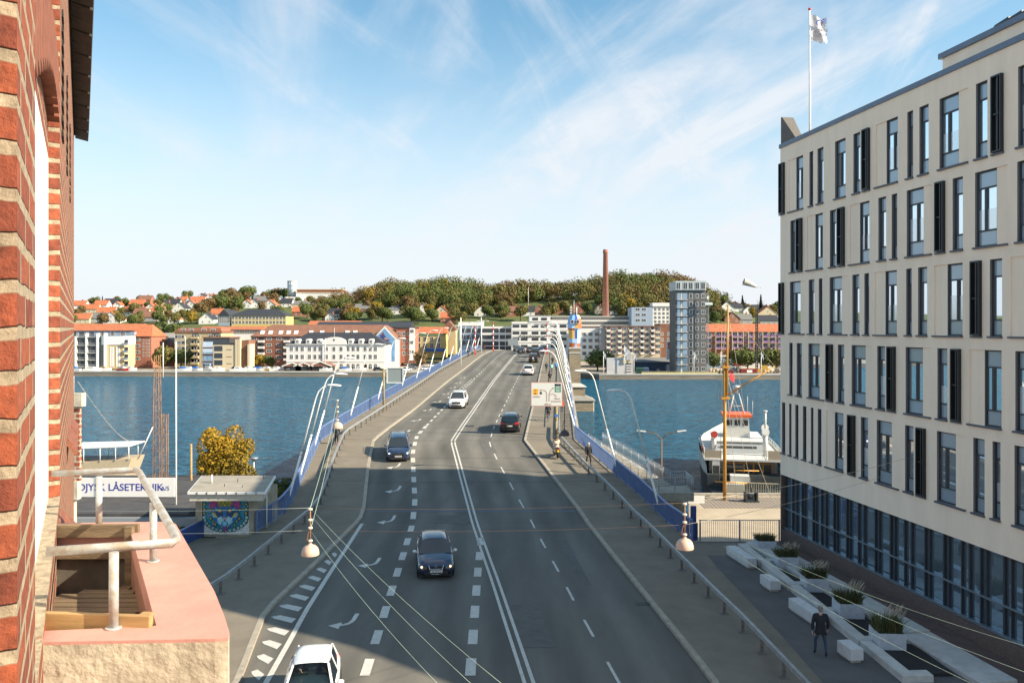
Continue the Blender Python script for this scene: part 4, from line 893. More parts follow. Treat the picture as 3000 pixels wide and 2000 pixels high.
def quadmesh(name,V,m,mi=None):
    n=len(V)//4; me=bpy.data.meshes.new(name); me.vertices.add(len(V)); me.vertices.foreach_set('co',V.astype(np.float32).ravel()); me.loops.add(len(V)); me.loops.foreach_set('vertex_index',np.arange(len(V),dtype=np.int32)); me.polygons.add(n); me.polygons.foreach_set('loop_start',np.arange(0,len(V),4,dtype=np.int32)); me.polygons.foreach_set('loop_total',np.full(n,4,dtype=np.int32))
    for q in (m if isinstance(m,list) else [m]): me.materials.append(q)
    if mi is not None: me.polygons.foreach_set('material_index',mi.astype(np.int32))
    me.update(); me.validate(); return me
def trunkmesh(seed,h,r,top,spread):
    random.seed(seed); t=MB(); t.tube([(0,0,-.3),(.03*h,0,h*.4),(0,.02*h,h*.8),(.02*h,0,top)],[r,r*.75,r*.5,r*.15],8)
    for k in range(6):
        a=k*1.05+random.uniform(-.3,.3); z=h*random.uniform(.45,.85); t.tube([(0,0,z),(math.cos(a)*spread*.4,math.sin(a)*spread*.4,z+(top-z)*.35),(math.cos(a)*spread*.75,math.sin(a)*spread*.75,z+(top-z)*.75)],[r*.4,r*.25,r*.06],5)
    return t.data('trunk',barkm)
kinds={'green':(lg,'dense green broadleaf tree among the hillside houses','green trees on the far hillside'),'olive':(lo,'olive green autumn tree among the hillside houses','olive trees on the far hillside'),'russet':(lb,'russet brown autumn tree among the hillside houses','russet trees on the far hillside'),'yellow':(ly,'bright yellow autumn tree standing among darker trees across the water','yellow trees across the water'),'conifer':(ld,'dark pointed conifer rising among the hillside houses','conifers on the far hillside')}
protos={}
for i,(k,(m_,lab,grp)) in enumerate(kinds.items()):
    for v in range(2):
        cone=k=='conifer'
        V,_=crownarr(20+i*3+v,(2.2 if cone else 4.5),(5.5 if cone else 4.0),1500,.62,8,cone); V[:,2]+=5.0
        cm=quadmesh('crown',V,m_); tm=trunkmesh(i*7+v,3.5,.35,9,4)
        protos[(k,v)]=(cm,tm)
TN={}
ORD='first second third fourth fifth sixth seventh eighth ninth tenth eleventh twelfth thirteenth fourteenth fifteenth sixteenth seventeenth eighteenth nineteenth twentieth'.split()
def tree(k,v,loc,s,lab=None,grp=None,sz=1):
    o=empty('tree' if k!='conifer' else 'conifer_tree',loc,lab or kinds[k][1],'tree',grp or kinds[k][2],random.uniform(0,6.28)); o.scale=(s,s,s*sz)
    part('crown',protos[(k,v)][0],o); part('trunk',protos[(k,v)][1],o); return o
# the wooded hill reads as one mass of crowns
random.seed(21); rs=np.random.RandomState(4); Vs=[];Ms=[]
NF=420
base=[crownarr(50+i,1,1,NF,.12,7)[0] for i in range(6)]
lowf=[(960,915),(1060,908),(1100,902),(1330,908),(1490,902),(1530,886),(1620,890),(1770,885),(1800,925),(1960,925),(2080,912),(2140,893)]
cnt=0
for k in range(1150):
    px=random.uniform(960,2140); d=random.uniform(500,672); x=Xp(px,d); z=hgt(x,d); py=HY-(z-CAMZ)*F/d
    if py>interp(lowf,px)+ (random.random()*4): continue
    r=random.uniform(4.2,8.2)*(.75 if px<1060 or px>2080 else 1); h=r*random.uniform(.9,1.15); q=base[random.randrange(6)]*np.array([r,r,h])+np.array([x,d,z+h*.9+random.uniform(0,2)])
    Vs.append(q); u=noise.noise(Vector((px/160,d/50,0)))+random.uniform(-.35,.35); Ms.append(np.full(NF,2 if u>.28 else (0 if u<-.12 else 1)) if random.random()>.035 else np.full(NF,3)); cnt+=1
V=np.concatenate(Vs); me=quadmesh('forest',V,[lg,lo,lb,ly],np.concatenate(Ms)); fo=bpy.data.objects.new('forest',me); C.objects.link(fo); fo['kind']='stuff'; print('forest crowns',cnt)
# ---------------------------------------------------------------- houses on the hillside
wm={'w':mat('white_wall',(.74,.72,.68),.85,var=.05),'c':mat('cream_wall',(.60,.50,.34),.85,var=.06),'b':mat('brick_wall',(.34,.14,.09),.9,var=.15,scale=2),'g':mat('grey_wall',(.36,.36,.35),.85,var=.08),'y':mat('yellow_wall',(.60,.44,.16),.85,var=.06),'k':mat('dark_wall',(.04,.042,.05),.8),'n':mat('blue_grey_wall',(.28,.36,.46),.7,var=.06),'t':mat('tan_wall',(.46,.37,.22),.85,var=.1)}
rm={'r':mat('orange_tiles',(.42,.135,.06),.75,var=.22,scale=.8),'k':mat('black_roof',(.035,.037,.045),.6,var=.15),'g':mat('grey_roof',(.17,.165,.16),.8,var=.1),'b':mat('brown_roof',(.21,.10,.065),.8,var=.15,scale=.6)}
pane=mat('window_pane',(.035,.045,.055),.12,spec=.8); wfr=whitew
def winmesh(w,h,fr=wfr,mull=1):
    t=MB(); t.cur=0; f=min(.12,w*.12); t.box(-w/2,w/2,-.06,.0,-h/2,-h/2+f); t.box(-w/2,w/2,-.06,0,h/2-f,h/2); t.box(-w/2,-w/2+f,-.06,0,-h/2+f,h/2-f); t.box(w/2-f,w/2,-.06,0,-h/2+f,h/2-f)
    for k in range(mull): x=-w/2+w*(k+1)/(mull+1); t.box(x-f*.35,x+f*.35,-.05,0,-h/2+f,h/2-f)
    t.face([(-w/2+f*.5,-.02,-h/2+f*.5),(w/2-f*.5,-.02,-h/2+f*.5),(w/2-f*.5,-.02,h/2-f*.5),(-w/2+f*.5,-.02,h/2-f*.5)],1)
    return t.data('window',[fr,pane])
WM={}
def win(w,h,fr=wfr,mull=1):
    k=(round(w,2),round(h,2),fr.name,mull)
    if k not in WM: WM[k]=winmesh(w,h,fr,mull)
    return WM[k]
def hhouse(px,py,wp,wall,roof,o,lab,rz=0,hm_=1):
    p=gplace(px,py); d=p.y; w=max(6,1.15*wp*d/F); dep=8 if o!='g' else 10; hw=3.2*hm_; e=empty('house',p,lab,'house','houses on the far hillside',rz); 
    t=MB(); t.box(-w/2,w/2,0,dep,-3,hw)
    rh=w*.42 if o=='g' else dep*.45; rh=min(rh,6)
    if o=='f': t.box(-w/2-.1,w/2+.1,-.1,dep+.1,hw,hw+.3)
    if o=='g': t.face([(-w/2,0,hw),(w/2,0,hw),(0,0,hw+rh)]); t.face([(-w/2,dep,hw),(w/2,dep,hw),(0,dep,hw+rh)])
    if o=='s': t.face([(-w/2,0,hw),(-w/2,dep,hw),(-w/2,dep/2,hw+rh)]); t.face([(w/2,0,hw),(w/2,dep,hw),(w/2,dep/2,hw+rh)])
    t.build('wall',wm[wall],e)
    r=MB(); ov=.35
    if o=='g':
        for s in (-1,1): r.hexa([(s*(w/2+ov),-ov,hw-.3),(0,-ov,hw+rh),(0,dep+ov,hw+rh),(s*(w/2+ov),dep+ov,hw-.3)],[(s*(w/2+ov),-ov,hw-.08),(0,-ov,hw+rh+.25),(0,dep+ov,hw+rh+.25),(s*(w/2+ov),dep+ov,hw-.08)])
    elif o=='s':
        for a,b in ((-ov,dep/2),(dep+ov,dep/2)): r.hexa([(-w/2-ov,a,hw-.3),(w/2+ov,a,hw-.3),(w/2+ov,b,hw+rh),(-w/2-ov,b,hw+rh)],[(-w/2-ov,a,hw-.08),(w/2+ov,a,hw-.08),(w/2+ov,b,hw+rh+.22),(-w/2-ov,b,hw+rh+.22)])
    elif o=='h': 
        a=min(w*.3,dep/2); r.hexa([(-w/2-ov,-ov,hw),(w/2+ov,-ov,hw),(w/2+ov,dep+ov,hw),(-w/2-ov,dep+ov,hw)],[(-w/2+a,dep/2-.2,hw+rh*.8),(w/2-a,dep/2-.2,hw+rh*.8),(w/2-a,dep/2+.2,hw+rh*.8),(-w/2+a,dep/2+.2,hw+rh*.8)])
    if o!='f': ro=r.build('roof',rm[roof],e); c=MB(); c.box(w*.12,w*.12+.8,dep*.45,dep*.55,hw+rh*.6,hw+rh+1.0); c.build('chimney',wm['b'],e)
    wn_=win(1.1,1.3); n=max(2,int(w/3.6))
    for k in range(n): part('window',wn_,e,((k+.5-n/2)*w/n*.9,-.005,1.45))
    if o=='g': part('window',wn_,e,(0,-.005,hw+rh*.35))
    return e
HS=[(228,906,36,'w','r','s','farthest left white house with orange roof on the skyline'),(262,918,40,'c','r','s','cream house with broad orange roof on the far left slope'),(293,905,34,'w','r','s','orange roofed house left of the two tone black house'),(320,900,32,'k','k','s','black clad house with black roof on the left skyline'),(342,906,16,'w','r','g','small white gable just right of the black clad house'),(398,903,36,'b','r','s','brick house with orange roof below the skyline brick gable'),(422,890,32,'b','b','s','brown roofed brick house standing on the left skyline'),(440,916,28,'w','r','g','steep orange gable above the tall willow'),(458,926,32,'c','r','s','low cream house with orange roof left of the poplar'),(483,906,22,'y','k','g','yellow gabled house with black roof'),(503,902,36,'c','k','s','cream house under a wide black roof on the slope'),(524,916,36,'w','k','g','white gable with black roof beneath the yellow house'),(520,893,22,'b','b','g','brown gable behind the yellow house'),(537,890,18,'b','r','h','brick house with pyramid shaped orange roof near the skyline'),(560,908,30,'w','r','g','white gable with long orange roof on the mid slope'),(555,892,18,'w','r','g','small white gable right of the pyramid roof'),(577,894,34,'w','r','s','bright orange roofed house near the skyline white cube'),(590,880,18,'w','k','g','white house with black roof at the skyline'),(614,884,24,'w','r','g','white gable with orange roof beside the white cube house'),(640,892,36,'w','r','f','flat roofed white cube house on the left skyline'),(308,928,44,'c','r','s','wide orange roof left of the big white gable'),(325,948,42,'w','r','g','big plain white gable in front of the orange roofs'),(288,946,36,'g','g','s','grey roofed house left of the big white gable'),(377,926,44,'w','r','s','white house with orange roof and skylight right of centre left slope'),(410,932,36,'c','b','s','cream house with brown orange roof behind the riverside flats'),(438,943,38,'g','b','s','low brown roofed house left of the poplar'),(236,948,44,'c','r','s','orange roofed house directly behind the left riverside flats'),(505,950,22,'w','r','g','small white gable between willow and flats'),(604,950,38,'w','k','g','white house with steep black roof in front of the blue hall'),(632,934,30,'w','r','s','low orange roofed house left of the yellow school'),(722,902,24,'w','r','g','small orange and white gable above the yellow school'),(742,902,28,'w','k','g','white gable with black roof above the yellow school'),(762,893,38,'w','g','s','grey roofed white villa above the yellow school'),(790,906,32,'w','r','g','orange roofed white gable left of the water tower'),(838,900,28,'w','k','s','dark roofed house below the water tower'),(881,904,50,'c','g','h','cream house with wide grey hipped roof below the tower flats'),(882,927,46,'b','r','s','orange roofed brick house under the grey hipped one'),(980,932,34,'w','k','s','tall white house with black roof at the forest foot left'),(966,943,24,'w','k','g','small white gable with black roof near the orange long roof'),(1068,918,50,'b','g','s','wide brick house with grey roof at the forest foot'),(1156,922,46,'w','g','h','white house with grey hipped roof at the forest foot'),(1240,918,30,'w','g','g','grey roofed gable at the forest foot beside a slim tree'),(1293,930,40,'c','r','g','cream gabled villa with bright orange roof above the lamps'),(1310,946,34,'b','r','s','orange roofed house below the cream villa'),(1386,916,20,'b','b','g','small brick gable left of the white gabled villa'),(1410,928,36,'w','b','g','white gabled villa with brown roof at the foot of the wood'),(1441,918,30,'g','g','f','low grey flat roofed building at the foot of the wood'),(1505,926,38,'b','b','s','brick house with brown roof behind the white offices'),(1546,926,36,'w','k','s','white house with black roof behind the white offices'),(1581,922,24,'b','r','g','red brick gable left of the pole on the meadow'),(1640,920,34,'b','r','s','orange roofed brick house beside the meadow'),(1692,920,38,'b','r','g','orange gabled brick house behind the coloured tower'),(1757,920,24,'c','b','g','cream gable left of the brick chimney'),(1793,922,30,'w','k','s','black roofed house right of the brick chimney foot'),(2155,893,22,'b','b','g','brick gable on the right skyline'),(2130,914,38,'w','k','g','white gabled villa with black roof on the right slope'),(2160,914,30,'w','k','s','black roofed white house with dormer on the right slope'),(2196,904,20,'b','r','g','orange gabled house between two conifers'),(2219,902,24,'w','k','s','black roofed house between the right conifers'),(2246,906,24,'b','b','g','brown gabled house at the far right of the skyline'),(2194,922,28,'w','k','g','white twin gabled house left of the large orange roof'),(2250,934,54,'c','r','g','large cream gable with orange roof on the right slope'),(2134,934,84,'w','k','f','long flat white terrace on the right slope'),(2146,948,40,'b','k','g','brick gable with black roof behind the orange terrace'),(2184,950,36,'g','g','s','grey roofed house behind the orange terrace'),(2254,952,46,'g','k','s','dark purple roofed row at the far right')]
for h in HS: hhouse(*h)
used={}
def tlabel(px,py,k):
    c={'green':'green','olive':'olive green','russet':'russet brown','yellow':'yellow','conifer':'dark conifer'}[k]; n='' if k=='conifer' else ' tree'
    for h in sorted(HS,key=lambda h:(h[0]-px)**2+((h[1]-py)*1.5)**2)[:14]:
        dx,dy=px-h[0],py-h[1]; rel='left of' if dx<-h[2]*.35 else ('right of' if dx>h[2]*.35 else ('in front of' if dy>0 else 'behind'))
        for art in ('',):
            lb='%s%s %s the %s'%(c,n,rel,h[6])
            if len(lb.split())<=16 and lb not in used: used[lb]=1; return lb
    return None
random.seed(31)
tk=[(238,925,'russet'),(225,940,'russet'),(268,890,'green'),(282,892,'green'),(300,895,'conifer'),(345,893,'green'),(362,896,'green'),(372,900,'green'),(350,930,'olive'),(340,945,'olive'),(395,925,'olive'),(412,935,'green'),(430,905,'green'),(350,955,'olive'),(390,955,'green'),(405,952,'olive'),(465,905,'olive'),(478,890,'green'),(470,930,'green'),(488,920,'green'),(495,935,'russet'),(510,955,'olive'),(548,935,'green'),(565,930,'russet'),(530,940,'olive'),(575,915,'green'),(590,925,'russet'),(560,950,'yellow'),(575,948,'olive'),(550,880,'green'),(608,915,'russet'),(620,912,'russet'),(640,910,'green'),(655,905,'green'),(670,900,'olive'),(690,890,'russet'),(700,885,'green'),(715,878,'green'),(730,880,'green'),(680,878,'russet'),(650,880,'green'),(660,875,'green'),(770,915,'russet'),(800,900,'russet'),(810,880,'russet'),(795,875,'green'),(780,872,'olive'),(830,880,'green'),(900,935,'green'),(925,940,'olive'),(910,900,'olive'),(935,905,'russet'),(950,910,'olive'),(965,905,'green'),(1000,915,'green'),(1020,935,'russet'),(1040,940,'yellow'),(1010,945,'russet'),(1090,940,'olive'),(1110,935,'yellow'),(1120,945,'olive'),(1135,945,'green'),(1185,930,'olive'),(1205,945,'green'),(1215,930,'green'),(1190,915,'russet'),(1255,930,'yellow'),(1225,950,'green'),(1265,940,'olive'),(1325,920,'russet'),(1340,925,'olive'),(1360,930,'green'),(1350,950,'olive'),(1375,935,'olive'),(1430,935,'green'),(1460,925,'olive'),(1475,930,'green'),(1525,940,'olive'),(1605,925,'green'),(1615,935,'olive'),(1660,930,'olive'),(1720,920,'green'),(1820,930,'olive'),(1840,925,'yellow'),(1870,915,'green'),(1900,910,'olive'),(1760,905,'green'),(2080,930,'green'),(2100,935,'russet'),(2090,915,'olive'),(2110,905,'green'),(2175,900,'conifer'),(2178,915,'conifer'),(2229,910,'conifer'),(2130,890,'conifer'),(2205,935,'yellow'),(2265,925,'olive'),(2278,920,'green'),(2095,950,'green'),(2112,948,'olive'),(210,950,'green'),(300,955,'russet'),(460,945,'green'),(475,950,'green')]
for px,py,k in tk: tree(k,random.randrange(2),gplace(px,py),random.uniform(.85,1.35)*(.8 if px<600 else 1),tlabel(px,py,k))
random.seed(77)
for i in range(170):
    px=random.choice([random.uniform(640,1000),random.uniform(200,960),random.uniform(560,1000),random.uniform(1000,1520),random.uniform(1000,1700),random.uniform(2060,2290)]); py=random.uniform(868,955)
    if px>1000 and px<1800: py=random.uniform(893,950)
    if 1520<px<1770 and py<925: continue
    if any(abs(px-h[0])<h[2]*.62 and -2<py-h[1]+0<34 for h in HS): continue
    k=random.choice(['green','green','olive','olive','russet']); tree(k,random.randrange(2),gplace(px,py),random.uniform(.6,1.05),tlabel(px,py,k))
# ---------------------------------------------------------------- riverside buildings
def block(name,lab,x0,x1,yt,yb,d,dep,wall,grid=None,roof=None,ws=(1.3,1.4),cat='building',mull=1,fr=wfr,zbase=None,parts=None,skew=0):
    X0,X1=Xp(x0,d),Xp(x1,d); zt=Zp(yt,d); zb=Zp(yb,d) if zbase is None else zbase; o=Vector(((X0+X1)/2,d,zb)); e=empty(name,o,lab,cat)
    e['_']=0; del e['_']
    w=X1-X0; h=zt-zb; t=MB(); t.box(-w/2,w/2,0,dep,-1.2,h); t.build('wall',wall,e)
    if roof:
        k,rmt,yp=roof; rh=(yt-yp)*d/F; r=MB(); ov=.5
        if k=='hip': a=min(dep/2,w*.3)*.9; r.hexa([(-w/2-ov,-ov,h),(w/2+ov,-ov,h),(w/2+ov,dep+ov,h),(-w/2-ov,dep+ov,h)],[(-w/2+a,dep/2-.3,h+rh),(w/2-a,dep/2-.3,h+rh),(w/2-a,dep/2+.3,h+rh),(-w/2+a,dep/2+.3,h+rh)])
        elif k=='ridge': r.hexa([(-w/2-ov,-ov,h),(w/2+ov,-ov,h),(w/2+ov,dep+ov,h),(-w/2-ov,dep+ov,h)],[(-w/2-ov,dep/2-.3,h+rh),(w/2+ov,dep/2-.3,h+rh),(w/2+ov,dep/2+.3,h+rh),(-w/2-ov,dep/2+.3,h+rh)])
        elif k=='gable': r.hexa([(-w/2-ov,-ov,h),(w/2+ov,-ov,h),(w/2+ov,dep+ov,h),(-w/2-ov,dep+ov,h)],[(-.2,-ov,h+rh),(.2,-ov,h+rh),(.2,dep+ov,h+rh),(-.2,dep+ov,h+rh)])
        elif k=='flat': r.box(-w/2-.3,w/2+.3,-.3,dep+.3,h,h+rh)
        r.build('roof',rmt,e)
    if grid:
        rows_,cols_=grid; ww,hh=ws; wm_=win(ww,hh,fr,mull); n=0
        ys=[(1-(i+.5)/rows_)*h for i in range(rows_)] if isinstance(rows_,int) else [ (yb-v)*d/F for v in rows_]
        xs=[(i+.5)/cols_*w-w/2 for i in range(cols_)] if isinstance(cols_,int) else [Xp(v,d)-o.x for v in cols_]
        for y in ys:
            for x in xs:
                if n<100: part('window',wm_,e,(x,-.01,y)); n+=1
    e['_o']=(o.x,o.y,o.z); del e['_o']
    return e,w,h,o
def addp(e,fn,nm,m,label=None): t=MB(); fn(t); return t.build(nm,m,e,label=label)
def balc(e,o,d,xs,ys,wpx,yb,mt,hgt_=1.0,dp=1.3,slab=None):
    bm_=MB(); w=wpx*d/F; bm_.box(-w/2,w/2,-dp,0,0,.18,0); bm_.box(-w/2,w/2,-dp,-dp+.08,.18,hgt_,1); bm_.box(-w/2,-w/2+.08,-dp+.08,0,.18,hgt_,1); bm_.box(w/2-.08,w/2,-dp+.08,0,.18,hgt_,1)
    bm_.face([(-w/2+.15,-.03,.2),(w/2-.15,-.03,.2),(w/2-.15,-.03,2.3),(-w/2+.15,-.03,2.3)],2)
    me=bm_.data('balcony',[slab or concl,mt,pane])
    for y in ys:
        for x in xs: part('balcony',me,e,(Xp(x,d)-o.x,0,(yb-y)*d/F))
darkf=mat('dark_frame',(.05,.05,.055),.5)
e,w,h,o=block('apartment_block','long orange roofed apartment block with grey top floor at the far left bank',150,402,968,1088,346,14,wm['n'],([976,],[205,222,246,300,330,360,388]),('ridge',rm['r'],948),(2.0,2.2),mull=2)
e,w,h,o=block('apartment_block','brick corner block with hipped orange roof and dormers behind the white balcony flats',380,443,985,1078,336,14,wm['b'],([994,1013,1031,1050],[403]),('hip',rm['r'],950),(2.1,1.3),mull=2)
wn_=win(.55,.8,whitew,0)
for x in (420,429,437): 
    for y in (997,1006,1015,1024,1033,1042): part('window',wn_,e,(Xp(x,336)-o.x,-.01,(1078-y)*336/F))
addp(e,lambda t:t.hexa([(-4.6,-.3,h),(-2.4,-.3,h),(-2.4,2.5,h+1.7),(-4.6,2.5,h+1.7)],[(-4.6,-.3,h+1.7),(-2.4,-.3,h+1.7),(-2.4,2.5,h+1.8),(-4.6,2.5,h+1.8)]),'dormer',wm['n'])
e,w,h,o=block('balcony_flats','white framed riverside flats with stacked open balconies and a cream brick end',214,312,985,1080,320,12,mat('dark_recess',(.10,.12,.13),.3),None,None)
for x in (213,227,258,290,312): addp(e,lambda t:t.box(Xp(x,320)-o.x-.28,Xp(x,320)-o.x+.28,-1.7,.3,-.5,(1080-(976 if x>250 else 985))*320/F),'white_pier',steelw)
for y in (1074,1054,1033,1011,987):
    for a,b in ((214,227),(229,257),(259,289)):
        xa,xb=Xp(a,320)-o.x,Xp(b,320)-o.x; z=(1080-y)*320/F
        addp(e,lambda t:(t.box(xa+.2,xb-.2,-1.5,0,z-.15,z+.1),t.box(xa+.2,xb-.2,-1.5,-1.45,z+.95,z+1.02)),'balcony_slab',concl)
        addp(e,lambda t:[t.box(xa+.3+k*.25,xa+.36+k*.25,-1.5,-1.46,z+.1,z+.95) for k in range(int((xb-xa-.6)/.25))],'balcony_bars',galv)
        addp(e,lambda t:t.box(xa+.5,lerp(xa,xb,.55),-.12,-.02,z+.15,z+2.3),'window',pane)
addp(e,lambda t:t.hexa([(Xp(312,320)-o.x,-.5,0),(Xp(362,320)-o.x,-.5,0),(Xp(362,320)-o.x,10,0),(Xp(312,320)-o.x,10,0)],[(Xp(312,320)-o.x,-.5,9.8),(Xp(362,320)-o.x,-.5,9.8),(Xp(362,320)-o.x,10,9.8),(Xp(312,320)-o.x,10,9.8)]),'end_wall',mat('cream_brick',(.55,.42,.24),.9,var=.06))
addp(e,lambda t:t.box(Xp(300,320)-o.x,Xp(363,320)-o.x,-.7,9.8,9.8,13.2),'white_top_floor',steelw)
for a in (324,331,342,349): addp(e,lambda t:t.box(Xp(a,320)-o.x,Xp(a+4,320)-o.x,-.62,-.5,.9,8.9),'strip_window',steelw)
for y in (1074,1054,1033,1011): balc(e,o,320,[370],[y],13,1080,galv,slab=concl)
block('warehouse','dark roofed warehouse with skylight behind the green willows',440,520,1012,1080,352,26,wm['b'],None,('gable',rm['g'],975))
e,w,h,o=block('balcony_flats','brown and ochre stepped apartment block with curved balconies behind the willows',512,648,975,1085,342,15,wm['t'],([986,1003,1020,1037,1056],[520,532,568,578,618,640]),('flat',rm['b'],969),(2.4,1.7),mull=1)
balc(e,o,342,[572],[1068,1049,1030,1011,992],22,1085,wm['t'],slab=wm['t']); balc(e,o,342,[632],[1049,1030,1011,992],24,1085,wm['t'])
e2=MB(); e2.box(-9.5,9.5,1.5,13,h,h+2.2); e2.build('penthouse',wm['b'],e)
for x in (-7,-3.5,2,6): part('window',win(2.2,1.5,whitew,2),e,(x,1.49,h+1.1))
e,w,h,o=block('modern_flats','modern riverside house with flat brown roof, glass balconies and cream panels',596,672,990,1084,322,12,darkf,None,('flat',rm['b'],987))
addp(e,lambda t:t.box(Xp(600,322)-o.x,Xp(668,322)-o.x,-.06,0,h-2.4,h-.3),'glass_storey',pane)
for y in (1010,1030,1051,1071):
    z=(1084-y)*322/F; addp(e,lambda t:t.box(Xp(592,322)-o.x,Xp(626,322)-o.x,-1.4,0,z-1.2,z-1.0),'balcony_slab',rm['b']); addp(e,lambda t:t.box(Xp(594,322)-o.x,Xp(624,322)-o.x,-.1,-.02,z-.9,z+1.3),'window',glass)
addp(e,lambda t:t.box(Xp(626,322)-o.x,Xp(690,322)-o.x,-.5,10,0,(1084-1010)*322/F),'cream_panel_wall',wm['c'])
for y in (1016,1037,1057): 
    z=(1084-y)*322/F; addp(e,lambda t:t.box(Xp(629,322)-o.x,Xp(653,322)-o.x,-.56,-.5,z-1.7,z+.4),'window',pane); addp(e,lambda t:t.box(Xp(665,322)-o.x,Xp(680,322)-o.x,-.56,-.5,z-1.2,z-1.0),'slot_window',darkf); 
for a in (691,699,727): addp(e,lambda t:t.box(Xp(a,322)-o.x,Xp(a+7,322)-o.x,-.8,5,0,(1084-(994 if a<720 else 1008))*322/F),'cream_fin',wm['c'])
addp(e,lambda t:t.box(Xp(706,322)-o.x,Xp(727,322)-o.x,.5,9,0,(1084-996)*322/F),'stair_tower',rm['b'])
block('office_block','long low white block with strip windows and orange roof behind the modern flats',585,765,965,1000,385,12,wm['w'],([972],24),('ridge',rm['r'],956),(2.6,1.8),mull=2)
e,w,h,o=block('school_building','yellow two storey school with wide black hipped roof on the slope',678,838,925,950,470,16,wm['y'],([931,944],16),('hip',rm['k'],904),(1.6,2.0))
block('village_hall','blue and white hall with dark roof left of the yellow school',640,672,925,948,470,20,wm['n'],([932,941],5),('gable',rm['k'],906),(2,2))
e,w,h,o=block('apartment_block','long red brick apartment block with brown hipped roof behind the white customs house',735,1172,985,1062,347,16,brickmat('block_brick',(.27,.085,.05),(.22,.07,.045),(.28,.18,.14),plane='both'),([992,1010,1028,1046],[744,788,818,860,895,1120]),('hip',rm['b'],951),(2.4,1.2),mull=2)
balc(e,o,347,[766,841],[1003,1021,1039,1056],17,1062,wm['w'])
for x in (765,789,819,842,864,908,940,1015,1038): addp(e,lambda t:t.hexa([(Xp(x,347)-o.x-.9,1.2,h+.9),(Xp(x,347)-o.x+.9,1.2,h+.9),(Xp(x,347)-o.x+.9,2.7,h+2.4),(Xp(x,347)-o.x-.9,2.7,h+2.4)],[(Xp(x,347)-o.x-.9,1.15,h+1.05),(Xp(x,347)-o.x+.9,1.15,h+1.05),(Xp(x,347)-o.x+.9,2.6,h+2.55),(Xp(x,347)-o.x-.9,2.6,h+2.55)]),'skylight',wmet)
block('workshop','long dark roofed industrial shed behind the brown apartment roof',925,1200,958,985,380,18,wm['b'],None,('ridge',rm['k'],942)); block('workshop','long orange roofed low building on the slope above the brown apartment roof',905,1050,951,970,415,10,wm['c'],None,('ridge',rm['r'],939))
# the white customs house
d_=320; e,w,h,o=block('customs_house','grand white three storey house with black roof, round gable and dormers on the far quay',839,1128,1010,1088,d_,16,wm['w'],([1022,1045],[854,870,886,907,923,938,957,979,1000,1020,1035,1049,1070,1085,1100]),('hip',rm['k'],974),(1.35,2.0))
aw=MB(); 
def archw(w_,h_):
    t=MB(); n=10; pts=[(-w_/2,0),(w_/2,0)]+[(w_/2*math.cos(a),h_-w_/2+w_/2*math.sin(a)) for a in [math.pi*i/n for i in range(n+1)]]
    t.face([(x,-.03,z) for x,z in pts],1); t.box(-.04,.04,-.06,-.03,0,h_-.1,0); t.box(-w_/2,w_/2,-.06,-.03,h_*.55,h_*.6,0)
    return t.data('arched_window',[wfr,pane])
am=archw(1.25,2.1)
for x in (1000,1020,1035,1049,1085,1100): part('arched_window',am,e,(Xp(x,d_)-o.x,-.01,1.0))
addp(e,lambda t:t.box(Xp(1066,d_)-o.x,Xp(1075,d_)-o.x,-.08,0,0,3.0),'door',blackm)
addp(e,lambda t:t.box(-w/2-.2,w/2+.2,-.35,0,h-.1,h+.35),'cornice',wm['w']); addp(e,lambda t:t.box(-w/2,w/2,-.15,0,3.9,4.15),'string_course',wm['w'])
cxg=Xp(979,d_)-o.x; rg=36*d_/F
addp(e,lambda t:(lambda pts:t.hexa([(x,-.4,z) for x,z in pts],[(x,1.6,z) for x,z in pts]))([(cxg-rg,h)]+[(cxg+rg*math.cos(a),h+.6+rg*.52*math.sin(a)) for a in [math.pi-math.pi*i/14 for i in range(15)]]+[(cxg+rg,h)]),'round_gable',wm['w'])
addp(e,lambda t:t.tube([(cxg,-.45,h+2.0),(cxg,-.38,h+2.0)],.4,12),'oculus',pane)
addp(e,lambda t:t.box(cxg-rg+.3,cxg+rg-.3,-.3,0,4.1,h),'risalit',wm['w'])
for x in (957,979,1000): 
    for y in (1022,1045): part('window',win(1.35,2.0),e,(Xp(x,d_)-o.x,-.31,(1088-y)*d_/F))
for x in (871,903,935,1027,1057,1087):
    xx=Xp(x,d_)-o.x; addp(e,lambda t:(lambda pts:t.hexa([(q,.1,z) for q,z in pts],[(q,3,z) for q,z in pts]))([(xx-1,h+.5)]+[(xx+1.0*math.cos(a),h+2.0+.5*math.sin(a)) for a in [math.pi-math.pi*i/6 for i in range(7)]]+[(xx+1,h+.5)]),'dormer',wm['w']); part('window',win(1.2,1.4),e,(xx,.08,h+1.3))
addp(e,lambda t:t.tube([(cxg,.5,h+3),(cxg,.5,h+7)],.06,6),'flag_mast',steelw)
sh=[(832,882,1064,'left'),(866,914,1064,'middle'),(910,968,1060,'right')]
for a,b,y,nm in sh: 
    e,w,h,o=block('boat_shed','dark timber shed with white gable edges, %s one of three before the white customs house'%nm,a,b,1073,1088,311,8,mat('black_timber',(.03,.028,.028),.8),None,('gable',rm['b'],y+.0)); yy=(1073-y)*311/F
    for s in (-1,1): addp(e,lambda t:t.hexa([(s*(w/2+.7),-.75,h-.1),(0,-.75,h+yy),(0,-.55,h+yy),(s*(w/2+.7),-.55,h-.1)],[(s*(w/2+.7),-.75,h+.3),(0,-.75,h+yy+.4),(0,-.55,h+yy+.4),(s*(w/2+.7),-.55,h+.3)]),'barge_board',steelw)
    addp(e,lambda t:t.box(-1,1,-.06,0,.1,1.9),'window',pane)
